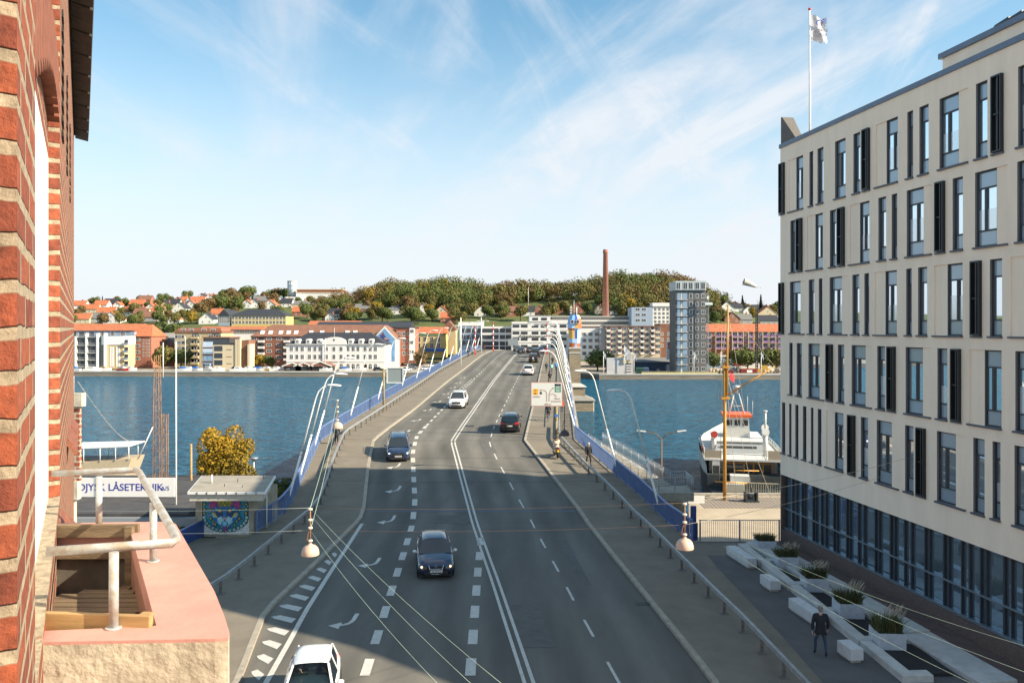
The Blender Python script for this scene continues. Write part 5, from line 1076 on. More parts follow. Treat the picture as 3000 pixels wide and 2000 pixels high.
# gable with the advertising mural
d_=338; X0,X1=Xp(1092,d_),Xp(1161,d_); cx_=(X0+X1)/2; gz=2.0; e=empty('mural_house',(cx_,d_,gz),'tall white gabled house end painted with a blue sports mural left of the bridge','building')
hw=(X1-X0)/2; zE=Zp(992,d_)-gz; zA=Zp(955,d_)-gz
t=MB(); t.hexa([(-hw,0,-1),(hw,0,-1),(hw,0,zE),(0,0,zA),(-hw,0,zE)],[(-hw,10,-1),(hw,10,-1),(hw,10,zE),(0,10,zA),(-hw,10,zE)]); t.build('wall',wm['w'],e)
t=MB(); 
for s in (-1,1): t.hexa([(s*(hw+.3),.3,zE-.3),(0,.3,zA),(0,10.5,zA),(s*(hw+.3),10.5,zE-.3)],[(s*(hw+.3),.3,zE),(0,.3,zA+.25),(0,10.5,zA+.25),(s*(hw+.3),10.5,zE)])
t.build('roof',rm['b'],e)
t=MB(); k=.88
t.face([(-hw*.1,-.02,2.5),(hw*k,-.02,2.5),(hw*k,-.02,zE-.2),(0,-.02,zA-1),(-hw*k,-.02,zE-.2),(-hw*.6,-.02,zE-2.2),(-hw*.1,-.02,zE-4)],0)
t.face([(-.2,-.03,zE-2.0),(.6,-.03,zE+.8),(-.4,-.03,zE+2.2),(-1.9,-.03,zE+1.6),(-1.8,-.03,zE+.2),(-1.2,-.03,zE-1.2)],1)
t.face([(-.2,-.04,zE+.6),(2.6,-.04,zE-.2),(2.7,-.04,zE-.5),(.2,-.04,zE-.6)],2); t.face([(-.8,-.05,zE-.4),(2.4,-.05,zE-.3),(.6,-.05,zE-1.8),(-1.0,-.05,zE-1.6)],1)
t.face([(-.9,-.045,zE-1.6),(.6,-.045,zE-1.6),(1.6,-.045,zE-3.6),(1.2,-.045,zE-3.7)],2); t.face([(-1.3,-.045,zE+2.4),(-.3,-.045,zE+2.7),(-.2,-.045,zE+1.9),(-1.0,-.045,zE+1.2)],3)
t.build('mural',[mat('mural_sky',(.16,.34,.58),.7,var=.25,scale=.4),navy,mat('mural_skin',(.48,.28,.22),.7),mat('mural_hair',(.22,.06,.03),.7)],e,recalc=False)
e,w,h,o=block('town_house','narrow red and white town house row right of the sports mural',1161,1215,962,1055,350,14,wm['b'],([978,998,1016,1035],[1170,1184,1200]),('flat',rm['k'],958),(1.5,1.8))
addp(e,lambda t:t.box(w*.22,w/2+.05,-.7,0,0,h+.2),'white_bay',wm['w'])
for y in (970,1003,1030): part('window',win(1.8,1.6),e,(w*.36,-.72,(1055-y)*350/F))
e,w,h,o=block('shop_building','yellow shop building with orange roof and blue shop canopy beside the bridge',1214,1306,977,1040,385,12,wm['y'],([994,1012],[1227,1245,1265,1285]),('ridge',rm['r'],957),(1.8,2.6))
addp(e,lambda t:t.box(Xp(1247,385)-o.x,w/2,-.8,0,(1040-1029)*385/F,(1040-1020)*385/F),'shop_canopy',mat('shop_blue',(.03,.14,.42),.5)); addp(e,lambda t:t.box(-w/2-.1,w/2+.1,-.3,0,h-.9,h-.4),'green_band',mat('green_band',(.12,.28,.16),.6))
block('town_house','brown roofed house with yellow gable behind the shop building',1295,1335,965,1030,400,12,wm['t'],None,('gable',rm['b'],940))
# white office blocks beyond the crest
e,w,h,o=block('office_block','lower white office block left behind the bridge crest',1412,1500,956,1040,362,16,wm['w'],([968,987,1006,1020],[1421,1436,1453,1472,1489]),None,(2.4,1.9),mull=2,fr=darkf)
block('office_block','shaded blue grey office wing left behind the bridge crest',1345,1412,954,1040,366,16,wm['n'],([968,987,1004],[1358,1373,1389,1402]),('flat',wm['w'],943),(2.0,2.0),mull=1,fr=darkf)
e,w,h,o=block('bank_building','large white five storey bank building with ribbon windows behind the bridge crest',1499,1666,942,1040,356,18,wm['w'],([955,975,993,1014],[1512,1536,1568,1594,1623,1650]),None,(3.0,1.3),mull=4,fr=darkf)
addp(e,lambda t:t.box(Xp(1551,356)-o.x,Xp(1612,356)-o.x,-.3,16,h,h+(942-925)*356/F),'top_storey',wm['w']); addp(e,lambda t:t.box(Xp(1549,356)-o.x,Xp(1614,356)-o.x,-.5,16,h+2.63,h+2.85),'cornice',concl)
for x in (1568,1594): part('window',win(2.6,1.2,darkf,4),e,(Xp(x,356)-o.x,-.31,h+1.2))
for y in (948,967,985,1003): addp(e,lambda t:t.box(-w/2-.1,w/2+.1,-.12,0,(1040-y)*356/F-.12,(1040-y)*356/F+.05),'floor_band',wm['g'])
text('Arbejdernes Landsbank',1.95,blackm,e,(Xp(1580,356)-o.x,-.2,(1040-984.5)*356/F),bold=.01)
block('office_block','long white slab with small grid windows behind the coloured tower',1612,1850,926,955,415,12,wm['w'],([932,946],46),None,(2.2,1.6),mull=2,fr=wm['g'])
e,w,h,o=block('office_block','white four storey block with window pairs right of the coloured tower',1700,1758,958,1045,340,14,wm['w'],([979,997,1016,1035],[1712,1730,1748]),('flat',rm['b'],955),(1.9,1.7),mull=2)
e,w,h,o=block('balcony_flats','cream and terracotta balcony apartment block on the right far bank',1775,1934,957,1046,336,14,wm['c'],([964,980,997,1014,1031],[1798,1831,1864,1895,1925]),('flat',rm['b'],954),(2.6,1.7),mull=3)
balc(e,o,336,[1782,1815,1848,1881,1912],[1038,1021,1004,988,972],11,1046,wm['w'])
for x in (1775,1789,1808,1823,1841,1856,1874,1889,1905,1920): addp(e,lambda t:t.box(Xp(x,336)-o.x-.12,Xp(x,336)-o.x+.12,-.1,0,1,h),'terracotta_strip',wm['b'])
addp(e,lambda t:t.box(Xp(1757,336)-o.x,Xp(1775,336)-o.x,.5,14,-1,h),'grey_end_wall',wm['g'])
e,w,h,o=block('hotel','white grid fronted hotel block with blue shaded side, right of the chimney',1912,1982,900,960,405,14,wm['w'],([906,918,930,942],[1920,1932,1944,1956,1968]),('flat',rm['g'],897),(1.4,1.6))
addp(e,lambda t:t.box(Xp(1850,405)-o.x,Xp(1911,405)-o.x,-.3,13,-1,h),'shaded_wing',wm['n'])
for y in (906,922,938): 
    for x in (1868,1886): part('window',win(2.4,1.6),e,(Xp(x,405)-o.x,-.31,(960-y)*405/F))
addp(e,lambda t:t.box(Xp(1914,405)-o.x,Xp(1964,405)-o.x,2,10,h,h+2.4),'roof_plant',wm['w'])
e,w,h,o=block('apartment_block','dark brown brick block left of the grey tower',1934,1980,948,1050,338,14,rm['b'],([978,995,1012],[1940,1958]),None,(1,1.4))
e,w,h,o=block('billboard','tall white and red advertising board beside the grey tower',1953,1981,1000,1044,310,.6,wm['w'],None,cat='billboard'); addp(e,lambda t:t.box(-w/2+.6,w/2-.1,-.03,0,h*.5,h*.93),'red_panel',mat('sign_red',(.45,.03,.03),.5))
for k in range(3): addp(e,lambda t:t.box(-w/2+.6+[1.0,.3,1.2][k],w/2-.2,-.05,-.03,h*(.84-k*.13)-[.06,.35,.06][k],h*(.84-k*.13)+.1),'white_bar',steelw)
d_=295; e,w,h,o=block('tower_block','tall grey brick residential tower with glazed top on the far right bank',1980,2068,850,1091,d_,12,brickmat('grey_brick',(.12,.115,.11),(.15,.14,.135),(.17,.165,.16),plane='both'),None,None)
for k in range(10):
    y=867+k*23.7; z=(1091-y)*d_/F
    addp(e,lambda t:(t.box(Xp(1983,d_)-o.x,Xp(2014,d_)-o.x,-.9,.0,z-1.55,z-1.35),t.box(Xp(1994,d_)-o.x,Xp(1999,d_)-o.x,-.05,-.01,z-1.3,z+1.1)),'balcony_slab',concl)
    for a,b in ((1984,1993),(2000,2013)): addp(e,lambda t:t.box(Xp(a,d_)-o.x,Xp(b,d_)-o.x,-.06,-.01,z-1.3,z+1.1),'window',glassd)
    part('window',win(1.2,2.0,wmet,0),e,(Xp(2024,d_)-o.x,-.01,z)); part('window',win(1.0,1.5,wmet,0),e,(Xp(2042,d_)-o.x,-.01,z)); part('window',win(1.5,1.6,wmet,1),e,(Xp(2060,d_)-o.x,-.01,z))
addp(e,lambda t:t.box(-w/2-.3,w/2-.05,-.6,11.5,h,h+(850-823)*d_/F),'glazed_top_storey',mat('pale_steel',(.42,.47,.46),.5))
for x in (1988,2008,2024,2043,2060): part('window',win(1.7,2.7,wmet,1),e,(Xp(x,d_)-o.x-.2,-.61,h+1.6))
e=empty('mast_climber',(Xp(2074,293),293,2),'slim lattice hoist mast with work platform beside the grey tower','hoist')
addp(e,lambda t:[t.box(-.35+dx,-.25+dx,-.05+dy,.05+dy,0,30) for dx in (0,.6) for dy in (0,.6)],'mast',galv); addp(e,lambda t:[t.box(-.35,.35,-.03,.03,k*1.0,k*1.0+.08) for k in range(30)],'rung',galv); addp(e,lambda t:(t.box(-1.2,1.6,-.6,.6,25.5,26.4),t.box(-.5,.3,-.4,.4,27.6,28.8)),'platform',wmet)
e,w,h,o=block('terrace_flats','orange roofed riverside terrace with purple balconies right of the grey tower',2068,2300,972,1046,345,14,wm['b'],([980,996,1014],[2078,2100,2130,2153,2170,2190,2225,2255,2275]),('ridge',rm['r'],948),(2.2,1.9),mull=2)
balc(e,o,345,[2104,2120,2150,2166,2197,2240,2262,2284],[988,1004,1022],15,1046,mat('purple_panel',(.22,.10,.30),.6),slab=wm['c'])
for x in (2095,2112,2128,2143,2159,2175,2190,2206,2232,2250,2270): addp(e,lambda t:t.box(Xp(x,345)-o.x-.12,Xp(x,345)-o.x+.12,-1.4,-1.2,0,h),'white_column',wm['c'])
e,w,h,o=block('warehouse','low white and pale blue riverside warehouse right of the grey tower',2070,2290,1046,1086,318,14,wm['w'],None,('flat',wm['g'],1044)); addp(e,lambda t:t.box(-w/2-.05,-w*.12,-.05,0,0,h-.02),'blue_wall_section',wm['n']); addp(e,lambda t:t.box(-w*.13,-w*.04,-.08,-.05,2,3.9),'red_sign',MAT['sign_red'])
e,w,h,o=block('container','dark red shipping container on the far right quay',2172,2220,1080,1098,296,2.5,mat('container_red',(.30,.06,.04),.6),None,cat='container'); addp(e,lambda t:[t.box(-w/2+.3*k+.05,-w/2+.3*k+.12,-.06,0,.1,h-.1) for k in range(int(w/.3))],'ribs',MAT['container_red']); addp(e,lambda t:t.box(-1,1,-.08,-.06,h*.4,h*.8),'white_label',steelw)
e,w,h,o=block('hoarding','large pale grey picture hoarding standing on the far quay right of the bridge',1778,1854,1048,1098,292,1.5,mat('hoarding_grey',(.50,.50,.51),.7,var=.12,scale=.2),None,cat='hoarding')
for k in range(5): addp(e,lambda t:t.box(Xp(1832,292)-o.x,Xp(1850,292)-o.x,-.06,0,1+k*1.0,1.25+k*1.0),'dark_slat',darkf)
addp(e,lambda t:t.box(Xp(1820,292)-o.x,Xp(1852,292)-o.x,-.25,-.05,h-2,h-.7),'cream_board',wm['c'])
for i,(a,b,yt,c,lb) in enumerate([(1865,1885,1077,'blue_paint','green and blue waste container'),(1886,1900,1077,'blue_paint','blue waste container with ribs'),(2120,2150,1084,'container_red','brown builders skip')]):
    e,w,h,o=block('skip',lb+' on the far right quay',a,b,yt,1098,293,2.2,MAT[c] if i!=0 else mat('skip_green',(.02,.16,.10),.6),None,cat='container'); addp(e,lambda t:[t.box(-w/2+.25*k+.05,-w/2+.25*k+.12,-.06,0,.1,h-.1) for k in range(int(w/.25))],'ribs',darkf)
e,w,h,o=block('workshop','dark blue riverside sheds left of the grey tower',1860,1978,1060,1090,312,10,mat('shed_blue',(.04,.06,.10),.7),None,('ridge',rm['g'],1048))
# tall brick chimney, water tower with flats behind
d_=425; zb=4.0; x=Xp(1774,d_); e=empty('factory_chimney',(x,d_,zb),'tall round red brick factory chimney rising in front of the wooded hill','chimney'); hh=Zp(731,d_)-zb
t=MB(); t.lathe([(2.25,0),(1.25,hh-2.2),(1.45,hh-2.0),(1.45,hh-.9),(1.25,hh-.7),(1.3,hh),(1.0,hh)],20); t.build('shaft',brickmat('chimney_brick',(.36,.15,.10),(.28,.11,.08),(.34,.22,.17),bw=.9,bh=.3,ms=.03,plane='both'),e)
for k,zz in enumerate((.33,.36,.39)): t=MB(); t.box(-.1,.15,-1.95,-1.2,hh*zz,hh*zz+1.2); t.build('slot',darkf,e)
p=gplace(856,885); d_=640; x=Xp(856,d_); zb=hgt(x,d_)-2; e=empty('water_tower',(x,d_,zb),'round white water tower on the left skyline','water tower'); zt=Zp(823,d_)-zb; zm=Zp(850,d_)-zb
t=MB(); t.lathe([(3.0,0),(3.0,zm-.5),(3.6,zm),(3.6,zt-.6)],24); t.build('tank',mat('tower_white',(.62,.68,.68),.8,var=.1,scale=.3),e)
t=MB(); t.lathe([(3.85,zt-.6),(3.85,zt),(3.5,zt+.05)],24); t.build('crown_ring',wm['g'],e)
for k in range(9): a=-math.pi*(k+.5)/9; t=MB(); t.box(3.62*math.cos(a)-.12,3.62*math.cos(a)+.12,3.62*math.sin(a)-.1,3.62*math.sin(a)+.1,zm,zt-.6); t.build('rib',wm['n'],e)
t=MB(); t.tube([(.6+.8*math.cos(a),-3.66-.0,zm+3.3+.8*math.sin(a)) for a in [i*.6 for i in range(9)]],.12,5); t.tube([(-.6,-3.68,zm+4),(-.9,-3.68,zm+3.2),(-.2,-3.7,zm+3.4)],.1,5); t.build('painted_emblem',darkf,e)
e,w,h,o=block('hillside_flats','white stepped apartment terraces beside the water tower on the skyline',868,1000,858,892,630,14,wm['w'],([868,878],16),('flat',wm['c'],856),(3.2,1.6),mull=1,zbase=28)
addp(e,lambda t:t.box(-w/2,w/2,2,14,h,h+2.6),'upper_terrace',wm['b']); addp(e,lambda t:t.box(-w/2-1,w/2+1,1.2,14.5,h+2.6,h+3.2),'roof_slab',wm['c'])
block('hillside_flats','low white terrace below the water tower',838,880,869,888,625,10,wm['w'],([874,882],6),None,(2.4,1.4),zbase=26)
# poles on the far side
for i,(px,y0,y1,d_,lab) in enumerate([(1548,902,842,560,'white pole standing alone in the meadow below the wood'),(1830,1092,1012,291,'flagpole with large white flag in front of the cream flats'),(1768,1092,1028,291,'flagpole with small white flag near the trees right of the bridge'),(1857,1092,1032,291,'thin flagpole right of the grey hoarding'),(2033,1092,1030,291,'flagpole with grey flag in front of the grey tower'),(2112,1092,1030,291,'bare white flagpole left of the tall ship mast'),(2230,1098,1030,291,'flagpole with hanging flag at the far right')]):
    x=Xp(px,d_); z0=Zp(y0,d_); e=empty('flagpole',(x,d_,z0),lab,'flagpole'); zt=Zp(y1,d_)-z0; t=MB(); t.tube([(0,0,-.5),(0,0,zt)],[.16,.10],6); t.build('pole',steelw,e)
    if i in (1,2,4,6,3):
        f=MB(); s_=2.6 if i==1 else 1.3; n=6
        pr_=[[f.p((k/n*s_*(.9 if i==1 else .7)+.05,.25*math.sin(k*1.3+j),zt-.3-j/n*s_*1.3-(k/n)**1.3*s_*.9)) for k in range(n+1)] for j in range(n+1)]
        for a,b in zip(pr_,pr_[1:]):
            for k in range(n): f.fi([a[k],a[k+1],b[k+1],b[k]],None,True)
        f.build('flag',MAT['flag_cloth'],e,recalc=False)
e=empty('pile_driver',(Xp(2217,301),301,2.0),'tall black pile driving mast on the far right quay','crane')
zt=Zp(903,301)-2; addp(e,lambda t:(t.box(-.45,-.2,-.3,.3,0,zt),t.box(.2,.45,-.3,.3,0,zt),[t.box(-.2,.2,-.25,.25,k*1.1,k*1.1+.4) for k in range(int(zt/1.1))]),'mast',mat('black_steel',(.03,.032,.035),.6)); addp(e,lambda t:t.tube([(.4,0,12),(3.6,0,0)],.15,6),'back_stay',MAT['black_steel']); addp(e,lambda t:(t.box(-1,4.5,-1,1.2,0,1.3),t.box(1.5,4,-.8,1,1.3,2.6)),'base',mat('crane_yellow',(.45,.28,.05),.6))
e=empty('quay_fence',(Xp(1880,288.5),288.5,1.9),'long pale yellow site fence along the far right quay','fence'); addp(e,lambda t:(t.box(0,28,0,.06,.9,1.0),t.box(0,28,0,.06,.1,.2),[t.box(k*1.0,k*1.0+.08,0,.06,0,1.1) for k in range(29)],t.box(0,28,.03,.05,.2,.7)),'panel',mat('pale_yellow',(.55,.48,.22),.7))
for i,(a,b,y) in enumerate([(2078,2100,1076),(2096,2118,1074),(2235,2285,1087)]):
    x=Xp((a+b)/2,297); e=MB(); random.seed(i); 
    for k in range(16): c=(random.uniform(-1,1)*(b-a)*.06,random.uniform(-1,1),random.uniform(.2,1.3)); e.ball(c,random.uniform(.5,1.0),None,6,4)
    e.build('rubble_heap',mat('rubble',(.42,.34,.26),.95,var=.3,scale=1),None,['left sandy rubble heap beside the grey tower','right sandy rubble heap beside the grey tower','stack of pale building material at the far right quay'][i],'heap',loc=(0,0,0)).location=(x,297,1.9)
# riverside trees
for px,py,k,s,lab in [(478,1072,'olive',1.25,'broad green willow on the far left bank, left of the pair'),(530,1072,'green',1.15,'green willow on the far left bank, right of the pair'),(500,990,'green',1.9,'tall poplar like tree rising behind the riverside warehouse'),(760,1078,'yellow',.75,'small yellow green tree in front of the brick apartment block'),(790,1080,'green',.7,'dark bush left of the timber sheds'),(722,1082,'russet',.55,'small brown tree beside the modern flats'),(768,950,'yellow',1.1,'round golden tree in front of the yellow school'),(1225,1050,'russet',.9,'brown autumn tree left of the blue shop canopy'),(1750,1075,'green',1.1,'dark green tree under the coloured tower on the right bank'),(1775,1078,'green',1.0,'bushy green tree left of the grey hoarding'),(2090,1045,'green',1.0,'green tree at the foot of the orange terrace, left'),(2160,1046,'green',1.2,'green tree at the foot of the orange terrace, middle'),(2190,1046,'green',1.1,'green tree just left of the pile driver'),(2245,1046,'green',1.2,'green tree right of the pile driver'),(2275,1046,'olive',1.1,'green tree at the office building edge across the water'),(1470,960,'yellow',.8,'golden hedge trees above the lower white office'),(1455,888,'yellow',1.2,'bright yellow tree in front of the wood')]:
    if py>1030: d_=330 if px<1700 else 310; z0=1.9; 
    elif py>940: d_=400; z0=3
    else: q=gplace(px,py); d_=q.y; z0=q.z
    o_=tree(k,random.randrange(2),(Xp(px,d_),d_,z0),s,lab,'riverside trees on the far bank',1.25 if px==500 else .9)
# ---------------------------------------------------------------- vehicles
carglass=mat('car_glass',(.012,.018,.022),.04,spec=.9,coat=.5); lampg=mat('headlamp_glass',(.55,.55,.52),.08,metal=.5); taill=mat('tail_light',(.45,.02,.015),.15); amber=mat('indicator_amber',(.7,.25,.02),.2)
plate=mat('number_plate',(.70,.68,.64),.4); dplast=mat('dark_plastic',(.02,.021,.023),.5); alloy=mat('alloy_rim',(.35,.36,.37),.3,metal=.8); lit=mat('lit_headlamp',(.9,.75,.5),.2,emit=((1,.62,.30),1.2)); drl=mat('daylight_lamp',(.9,.9,.9),.2,emit=((.85,.93,1),1.2)); yplate=mat('yellow_plate',(.75,.52,.03),.5)
seatm=mat('car_seat',(.03,.03,.035),.9)
def carpaint(n,c): return mat(n,c,.22,metal=0,spec=.6,coat=.8)
cnavy=carpaint('navy_car_paint',(.012,.028,.07)); cblack=carpaint('black_car_paint',(.008,.009,.011)); cwhite=carpaint('white_car_paint',(.78,.78,.76)); csilver=carpaint('silver_car_paint',(.35,.37,.38)); cred=carpaint('red_car_paint',(.35,.02,.02)); cgrey=carpaint('grey_car_paint',(.07,.075,.08)); cblue=carpaint('blue_car_paint',(.03,.08,.22))
def wheelmesh(r,w):
    t=MB(Matrix.Rotation(R(90),4,'Y')); t.lathe([(r*.62,-w/2),(r*.94,-w/2),(r,-w*.35),(r,w*.35),(r*.94,w/2),(r*.62,w/2)],20,closed=False); tyre=t.data('tyre',blackm)
    q=MB(Matrix.Rotation(R(90),4,'Y')); q.lathe([(.05,-w*.42),(r*.2,-w*.38),(r*.62,-w*.45)],16); q.lathe([(r*.62,w*.45),(r*.2,w*.38),(.05,w*.42)],16)
    return tyre,q.data('rim',alloy)
def car(name,L_,W_,H,paint,shape='hatch',label='',face='n',group=None,grille='bar',lights='off',plt=plate,rear=True,num=None,seats=False):
    """nose towards -y when built; origin on the ground at the centre"""
    e=empty(name,(0,0,0),label,'car' if name!='van' else 'van',group); w=W_/2; hl=L_/2
    hood={'hatch':.92,'mpv':1.0,'suv':1.05,'jeep':1.12,'van':1.15}[shape]*H/1.5 if shape!='x' else 1
    belt=H*.63; tip=H*.46
    # lower body: stations from nose to tail with (y,half width,bottom z,shoulder z,top z)
    tb={'hatch':H*.66,'mpv':H*.66,'suv':H*.66,'jeep':H*.68,'van':H*.62}[shape]
    noseh={'hatch':.50,'mpv':.53,'suv':.56,'jeep':.60,'van':.60}[shape]*H
    st=[(-hl,w*.70,.30,noseh*.72,noseh*.80),(-hl+.10,w*.88,.20,noseh*.90,noseh*.97),(-hl+.45,w*.97,.18,noseh*1.0,noseh*1.10),(-hl+L_*.24,w*1.0,.18,belt*.93,belt*.97),(-hl+L_*.36,w*1.0,.18,belt*.97,belt),(0,w*1.0,.18,belt*.99,belt*1.01),(hl-L_*.20,w*1.0,.18,belt,belt*1.02),(hl-.22,w*.97,.20,belt*1.0,tb),(hl-.06,w*.90,.26,belt*.92,tb*.98),(hl,w*.80,.32,belt*.75,tb*.80)]
    b=MB(); rings=[]
    for (y,ww,zb,zs,zt) in st:
        half=[(0,zb),(ww*.80,zb),(ww*.95,zb+.12),(ww,(zb+zs)*.5),(ww*.985,zs-.06),(ww*.93,zs),(ww*.80,zt),(ww*.45,zt+.02),(0,zt+.03)]
        rings.append([b.p((x,y,z)) for x,z in half]+[b.p((-x,y,z)) for x,z in half[-2:0:-1]])
    n=len(rings[0])
    for a,c in zip(rings,rings[1:]):
        for j in range(n): b.fi([a[j],a[(j+1)%n],c[(j+1)%n],c[j]],0,True)
    b.fi(rings[0][::-1],0,True); b.fi(rings[-1],0,True)
    # cabin: roof and pillars in paint, glass recessed just inside
    c0={'hatch':(-hl+L_*.27,-hl+L_*.47,hl-L_*.10,hl-.10),'mpv':(-hl+L_*.20,-hl+L_*.41,hl-L_*.07,hl-.07),'suv':(-hl+L_*.27,-hl+L_*.44,hl-L_*.12,hl-.09),'jeep':(-hl+L_*.33,-hl+L_*.42,hl-.16,hl-.08),'van':(-hl+L_*.14,-hl+L_*.32,hl-.14,hl-.06)}[shape]
    yf,yrf,yrr,yr=c0; bw=w*.90; rw={'hatch':.68,'mpv':.72,'suv':.72,'jeep':.80,'van':.80}[shape]*w; zr=H; zb_=belt*.985
    def cp(y,wd,z): return (wd,y,z)
    F1,F2=(yf,bw),(yrf,rw); 
    roofpts=[]; ys=[yrf,lerp(yrf,yrr,.12),lerp(yrf,yrr,.5),lerp(yrf,yrr,.88),yrr]; rr=[]
    for k,y in enumerate(ys):
        zz=zr-[.05,.015,0,.03,.09][k]; half=[(0,zz),(rw*.6,zz-.008),(rw*.9,zz-.035),(rw,zz-.085)]
        rr.append([b.p((x,y,z)) for x,z in half[::-1]]+[b.p((-x,y,z)) for x,z in half[1:]])
    for a,c in zip(rr,rr[1:]):
        for j in range(6): b.fi([a[j],a[j+1],c[j+1],c[j]],0,True)
    zf,zk=zr-.135,zr-.175
    def pillar(p,q,t_,u): # t_ thickness along y
        for s in (-1,1): b.hexa([(s*p[1],p[0]-t_/2,p[2]),(s*p[1],p[0]+t_/2,p[2]),(s*(p[1]-.06),p[0]+t_/2,p[2]),(s*(p[1]-.06),p[0]-t_/2,p[2])],[(s*q[1],q[0]-u/2,q[2]),(s*q[1],q[0]+u/2,q[2]),(s*(q[1]-.06),q[0]+u/2,q[2]),(s*(q[1]-.06),q[0]-u/2,q[2])],0)
    pillar((yf,bw,zb_),(yrf,rw,zr-.09),.12,.09); pillar((lerp(yf,yr,.5)+.05,w*.955,zb_),(lerp(yrf,yrr,.46),rw,zr-.06),.09,.07); pillar((yr-.12,bw*.97,zb_),(yrr,rw,zr-.12),.30 if shape=='hatch' else .22,.16)
    if shape in('mpv','suv','jeep','van'): pillar((lerp(yf,yr,.78),w*.95,zb_),(lerp(yrf,yrr,.80),rw,zr-.06),.09,.07)
    body=b.build('body',paint,e,bevel=0)
    g=MB(); i=.012
    g.face([(-bw+.07,yf-.0,zb_+.02),(bw-.07,yf,zb_+.02),(rw-.05,yrf-.01,zr-.075),(-rw+.05,yrf-.01,zr-.075)]); g.build('windscreen',carglass,e,recalc=False)
    g=MB(); g.face([(bw*.97-.07,yr,zb_+.05),(-bw*.97+.07,yr,zb_+.05),(-rw+.05,yrr+.02,zr-.11),(rw-.05,yrr+.02,zr-.11)]); g.build('rear_window',carglass,e,recalc=False)
    for s in (-1,1):
        g=MB(); g.face([(s*(bw-.012),yf+.03,zb_),(s*(w*.945),lerp(yf,yr,.5),zb_),(s*(bw*.96),yr-.14,zb_),(s*(rw-.012),yrr-.02,zr-.11),(s*(rw-.012),yrf+.03,zr-.075)]); g.build('side_window',carglass,e,recalc=False)
        m=MB(); m.ball((s*(w+.10),yf+.30,belt+.04),(.11,.07,.075),None,8,5); m.tube([(s*(w*.93),yf+.28,belt-.01),(s*(w+.04),yf+.29,belt+.0)],.025,5); m.build('wing_mirror',dplast if shape=='x' else (wmet if face=='g' else paint),e)
    m=MB(); m.box(-w*.93,w*.93,-hl+.12,hl-.12,.14,.24); 
    for y in (-hl+L_*.19,hl-L_*.19):
        for s in (-1,1): m.tube([(s*w*.72,y,.33),(s*(w*1.006),y,.33)],.385,18)
    m.build('underbody',dplast,e)
    r=.325 if shape not in('suv','jeep') else .36; ty,rm_=wheelmesh(r,.21)
    for y in (-hl+L_*.19,hl-L_*.19):
        for s in (-1,1):
            we=part('wheel',ty,e,(s*(w-.09),y,r)); part('rim',rm_,we)
    # front
    lm=lit if lights=='warm' else (drl if lights=='day' else lampg)
    for s in (-1,1):
        h=MB(); zc=noseh*.80; h.hexa([(s*w*.55,-hl+.005,zc-.09),(s*w*.90,-hl+.16,zc-.07),(s*w*.90,-hl+.30,zc-.07),(s*w*.55,-hl+.2,zc-.09)],[(s*w*.58,-hl+.05,zc+.05),(s*w*.96,-hl+.30,zc+.14),(s*w*.90,-hl+.45,zc+.12),(s*w*.55,-hl+.25,zc+.05)]); h.build('headlight',lampg,e)
        if lights!='off': h=MB(); h.ball((s*w*.76,-hl+.07,zc+.01),.058,None,10,6); h.build('headlight',lm,e)
    m=MB(); z0=noseh*.62; m.box(-w*.5,w*.5,-hl-.012,-hl+.1,z0,noseh*.86); m.box(-w*.62,w*.62,-hl-.03,-hl+.1,.26,.42); m.build('grille',dplast,e)
    if grille=='v':
        m=MB()
        for s in (-1,1): m.tube([(s*w*.40,-hl-.0,noseh*.93),(s*w*.33,-hl-.03,noseh*.70),(s*w*.33,-hl-.04,.34),(s*w*.26,-hl-.04,.28)],.018,6)
        m.tube([(-w*.26,-hl-.04,.28),(w*.26,-hl-.04,.28)],.014,6); m.tube([(-w*.33,-hl-.035,noseh*.70),(w*.33,-hl-.035,noseh*.70)],.016,6); m.build('grille_trim',chrome,e)
        for s in (-1,1): h=MB(); h.box(s*w*.66-.07,s*w*.66+.07,-hl+.01,-hl+.06,noseh*.64,noseh*.69); h.build('indicator',amber,e)
    m=MB(); m.tube([(0,-hl-.03,noseh*.85),(0,-hl+.03,noseh*.85)],.07,14); m.tube([(0,-hl-.034,noseh*.85),(0,-hl-.02,noseh*.85)],.05,14,1); bdg=m.build('badge',[chrome,navy],e)
    m=MB(); m.box(-.26,.26,-hl-.045,-hl-.02,noseh*.56-.055,noseh*.56+.055); pf=m.build('number_plate',plate,e)
    # rear
    for s in (-1,1):
        h=MB(); hy=hl-.05
        if shape in('jeep','van'): h.box(s*w*.84-.06,s*w*.84+.06,hl-.12,hl+.0,belt*.75,belt*.75+.38)
        else: h.hexa([(s*w*.52,hl-.08,belt*.72),(s*w*.93,hl-.18,belt*.76),(s*w*.93,hl-.02,belt*.76),(s*w*.52,hl+.015,belt*.72)],[(s*w*.56,hl-.08,belt*.92),(s*w*.95,hl-.22,belt*1.0),(s*w*.93,hl-.06,belt*1.0),(s*w*.54,hl+.005,belt*.90)])
        h.build('tail_light',taill,e)
    m=MB(); zz=belt*.62 if shape not in ('jeep',) else .46; m.box(-.26,.26,hl-.01,hl+.025,zz-.055,zz+.055); m.build('number_plate',plt,e)
    m=MB(); m.box(-w*.80,w*.80,hl-.14,hl+.02,.26,.40); m.build('rear_bumper',dplast,e)
    if num:
        text(num,.10,greyp,e,(0,-hl-.047,noseh*.56),bold=.003,name='number')
    if shape=='jeep':
        m=MB(); m.tube([(0,hl+.0,belt*.82),(0,hl+.22,belt*.82)],.37,18); m.build('spare_wheel',blackm,e); m=MB(); m.tube([(0,hl+.2,belt*.82),(0,hl+.235,belt*.82)],.20,14); m.build('spare_wheel_hub',wmet,e)
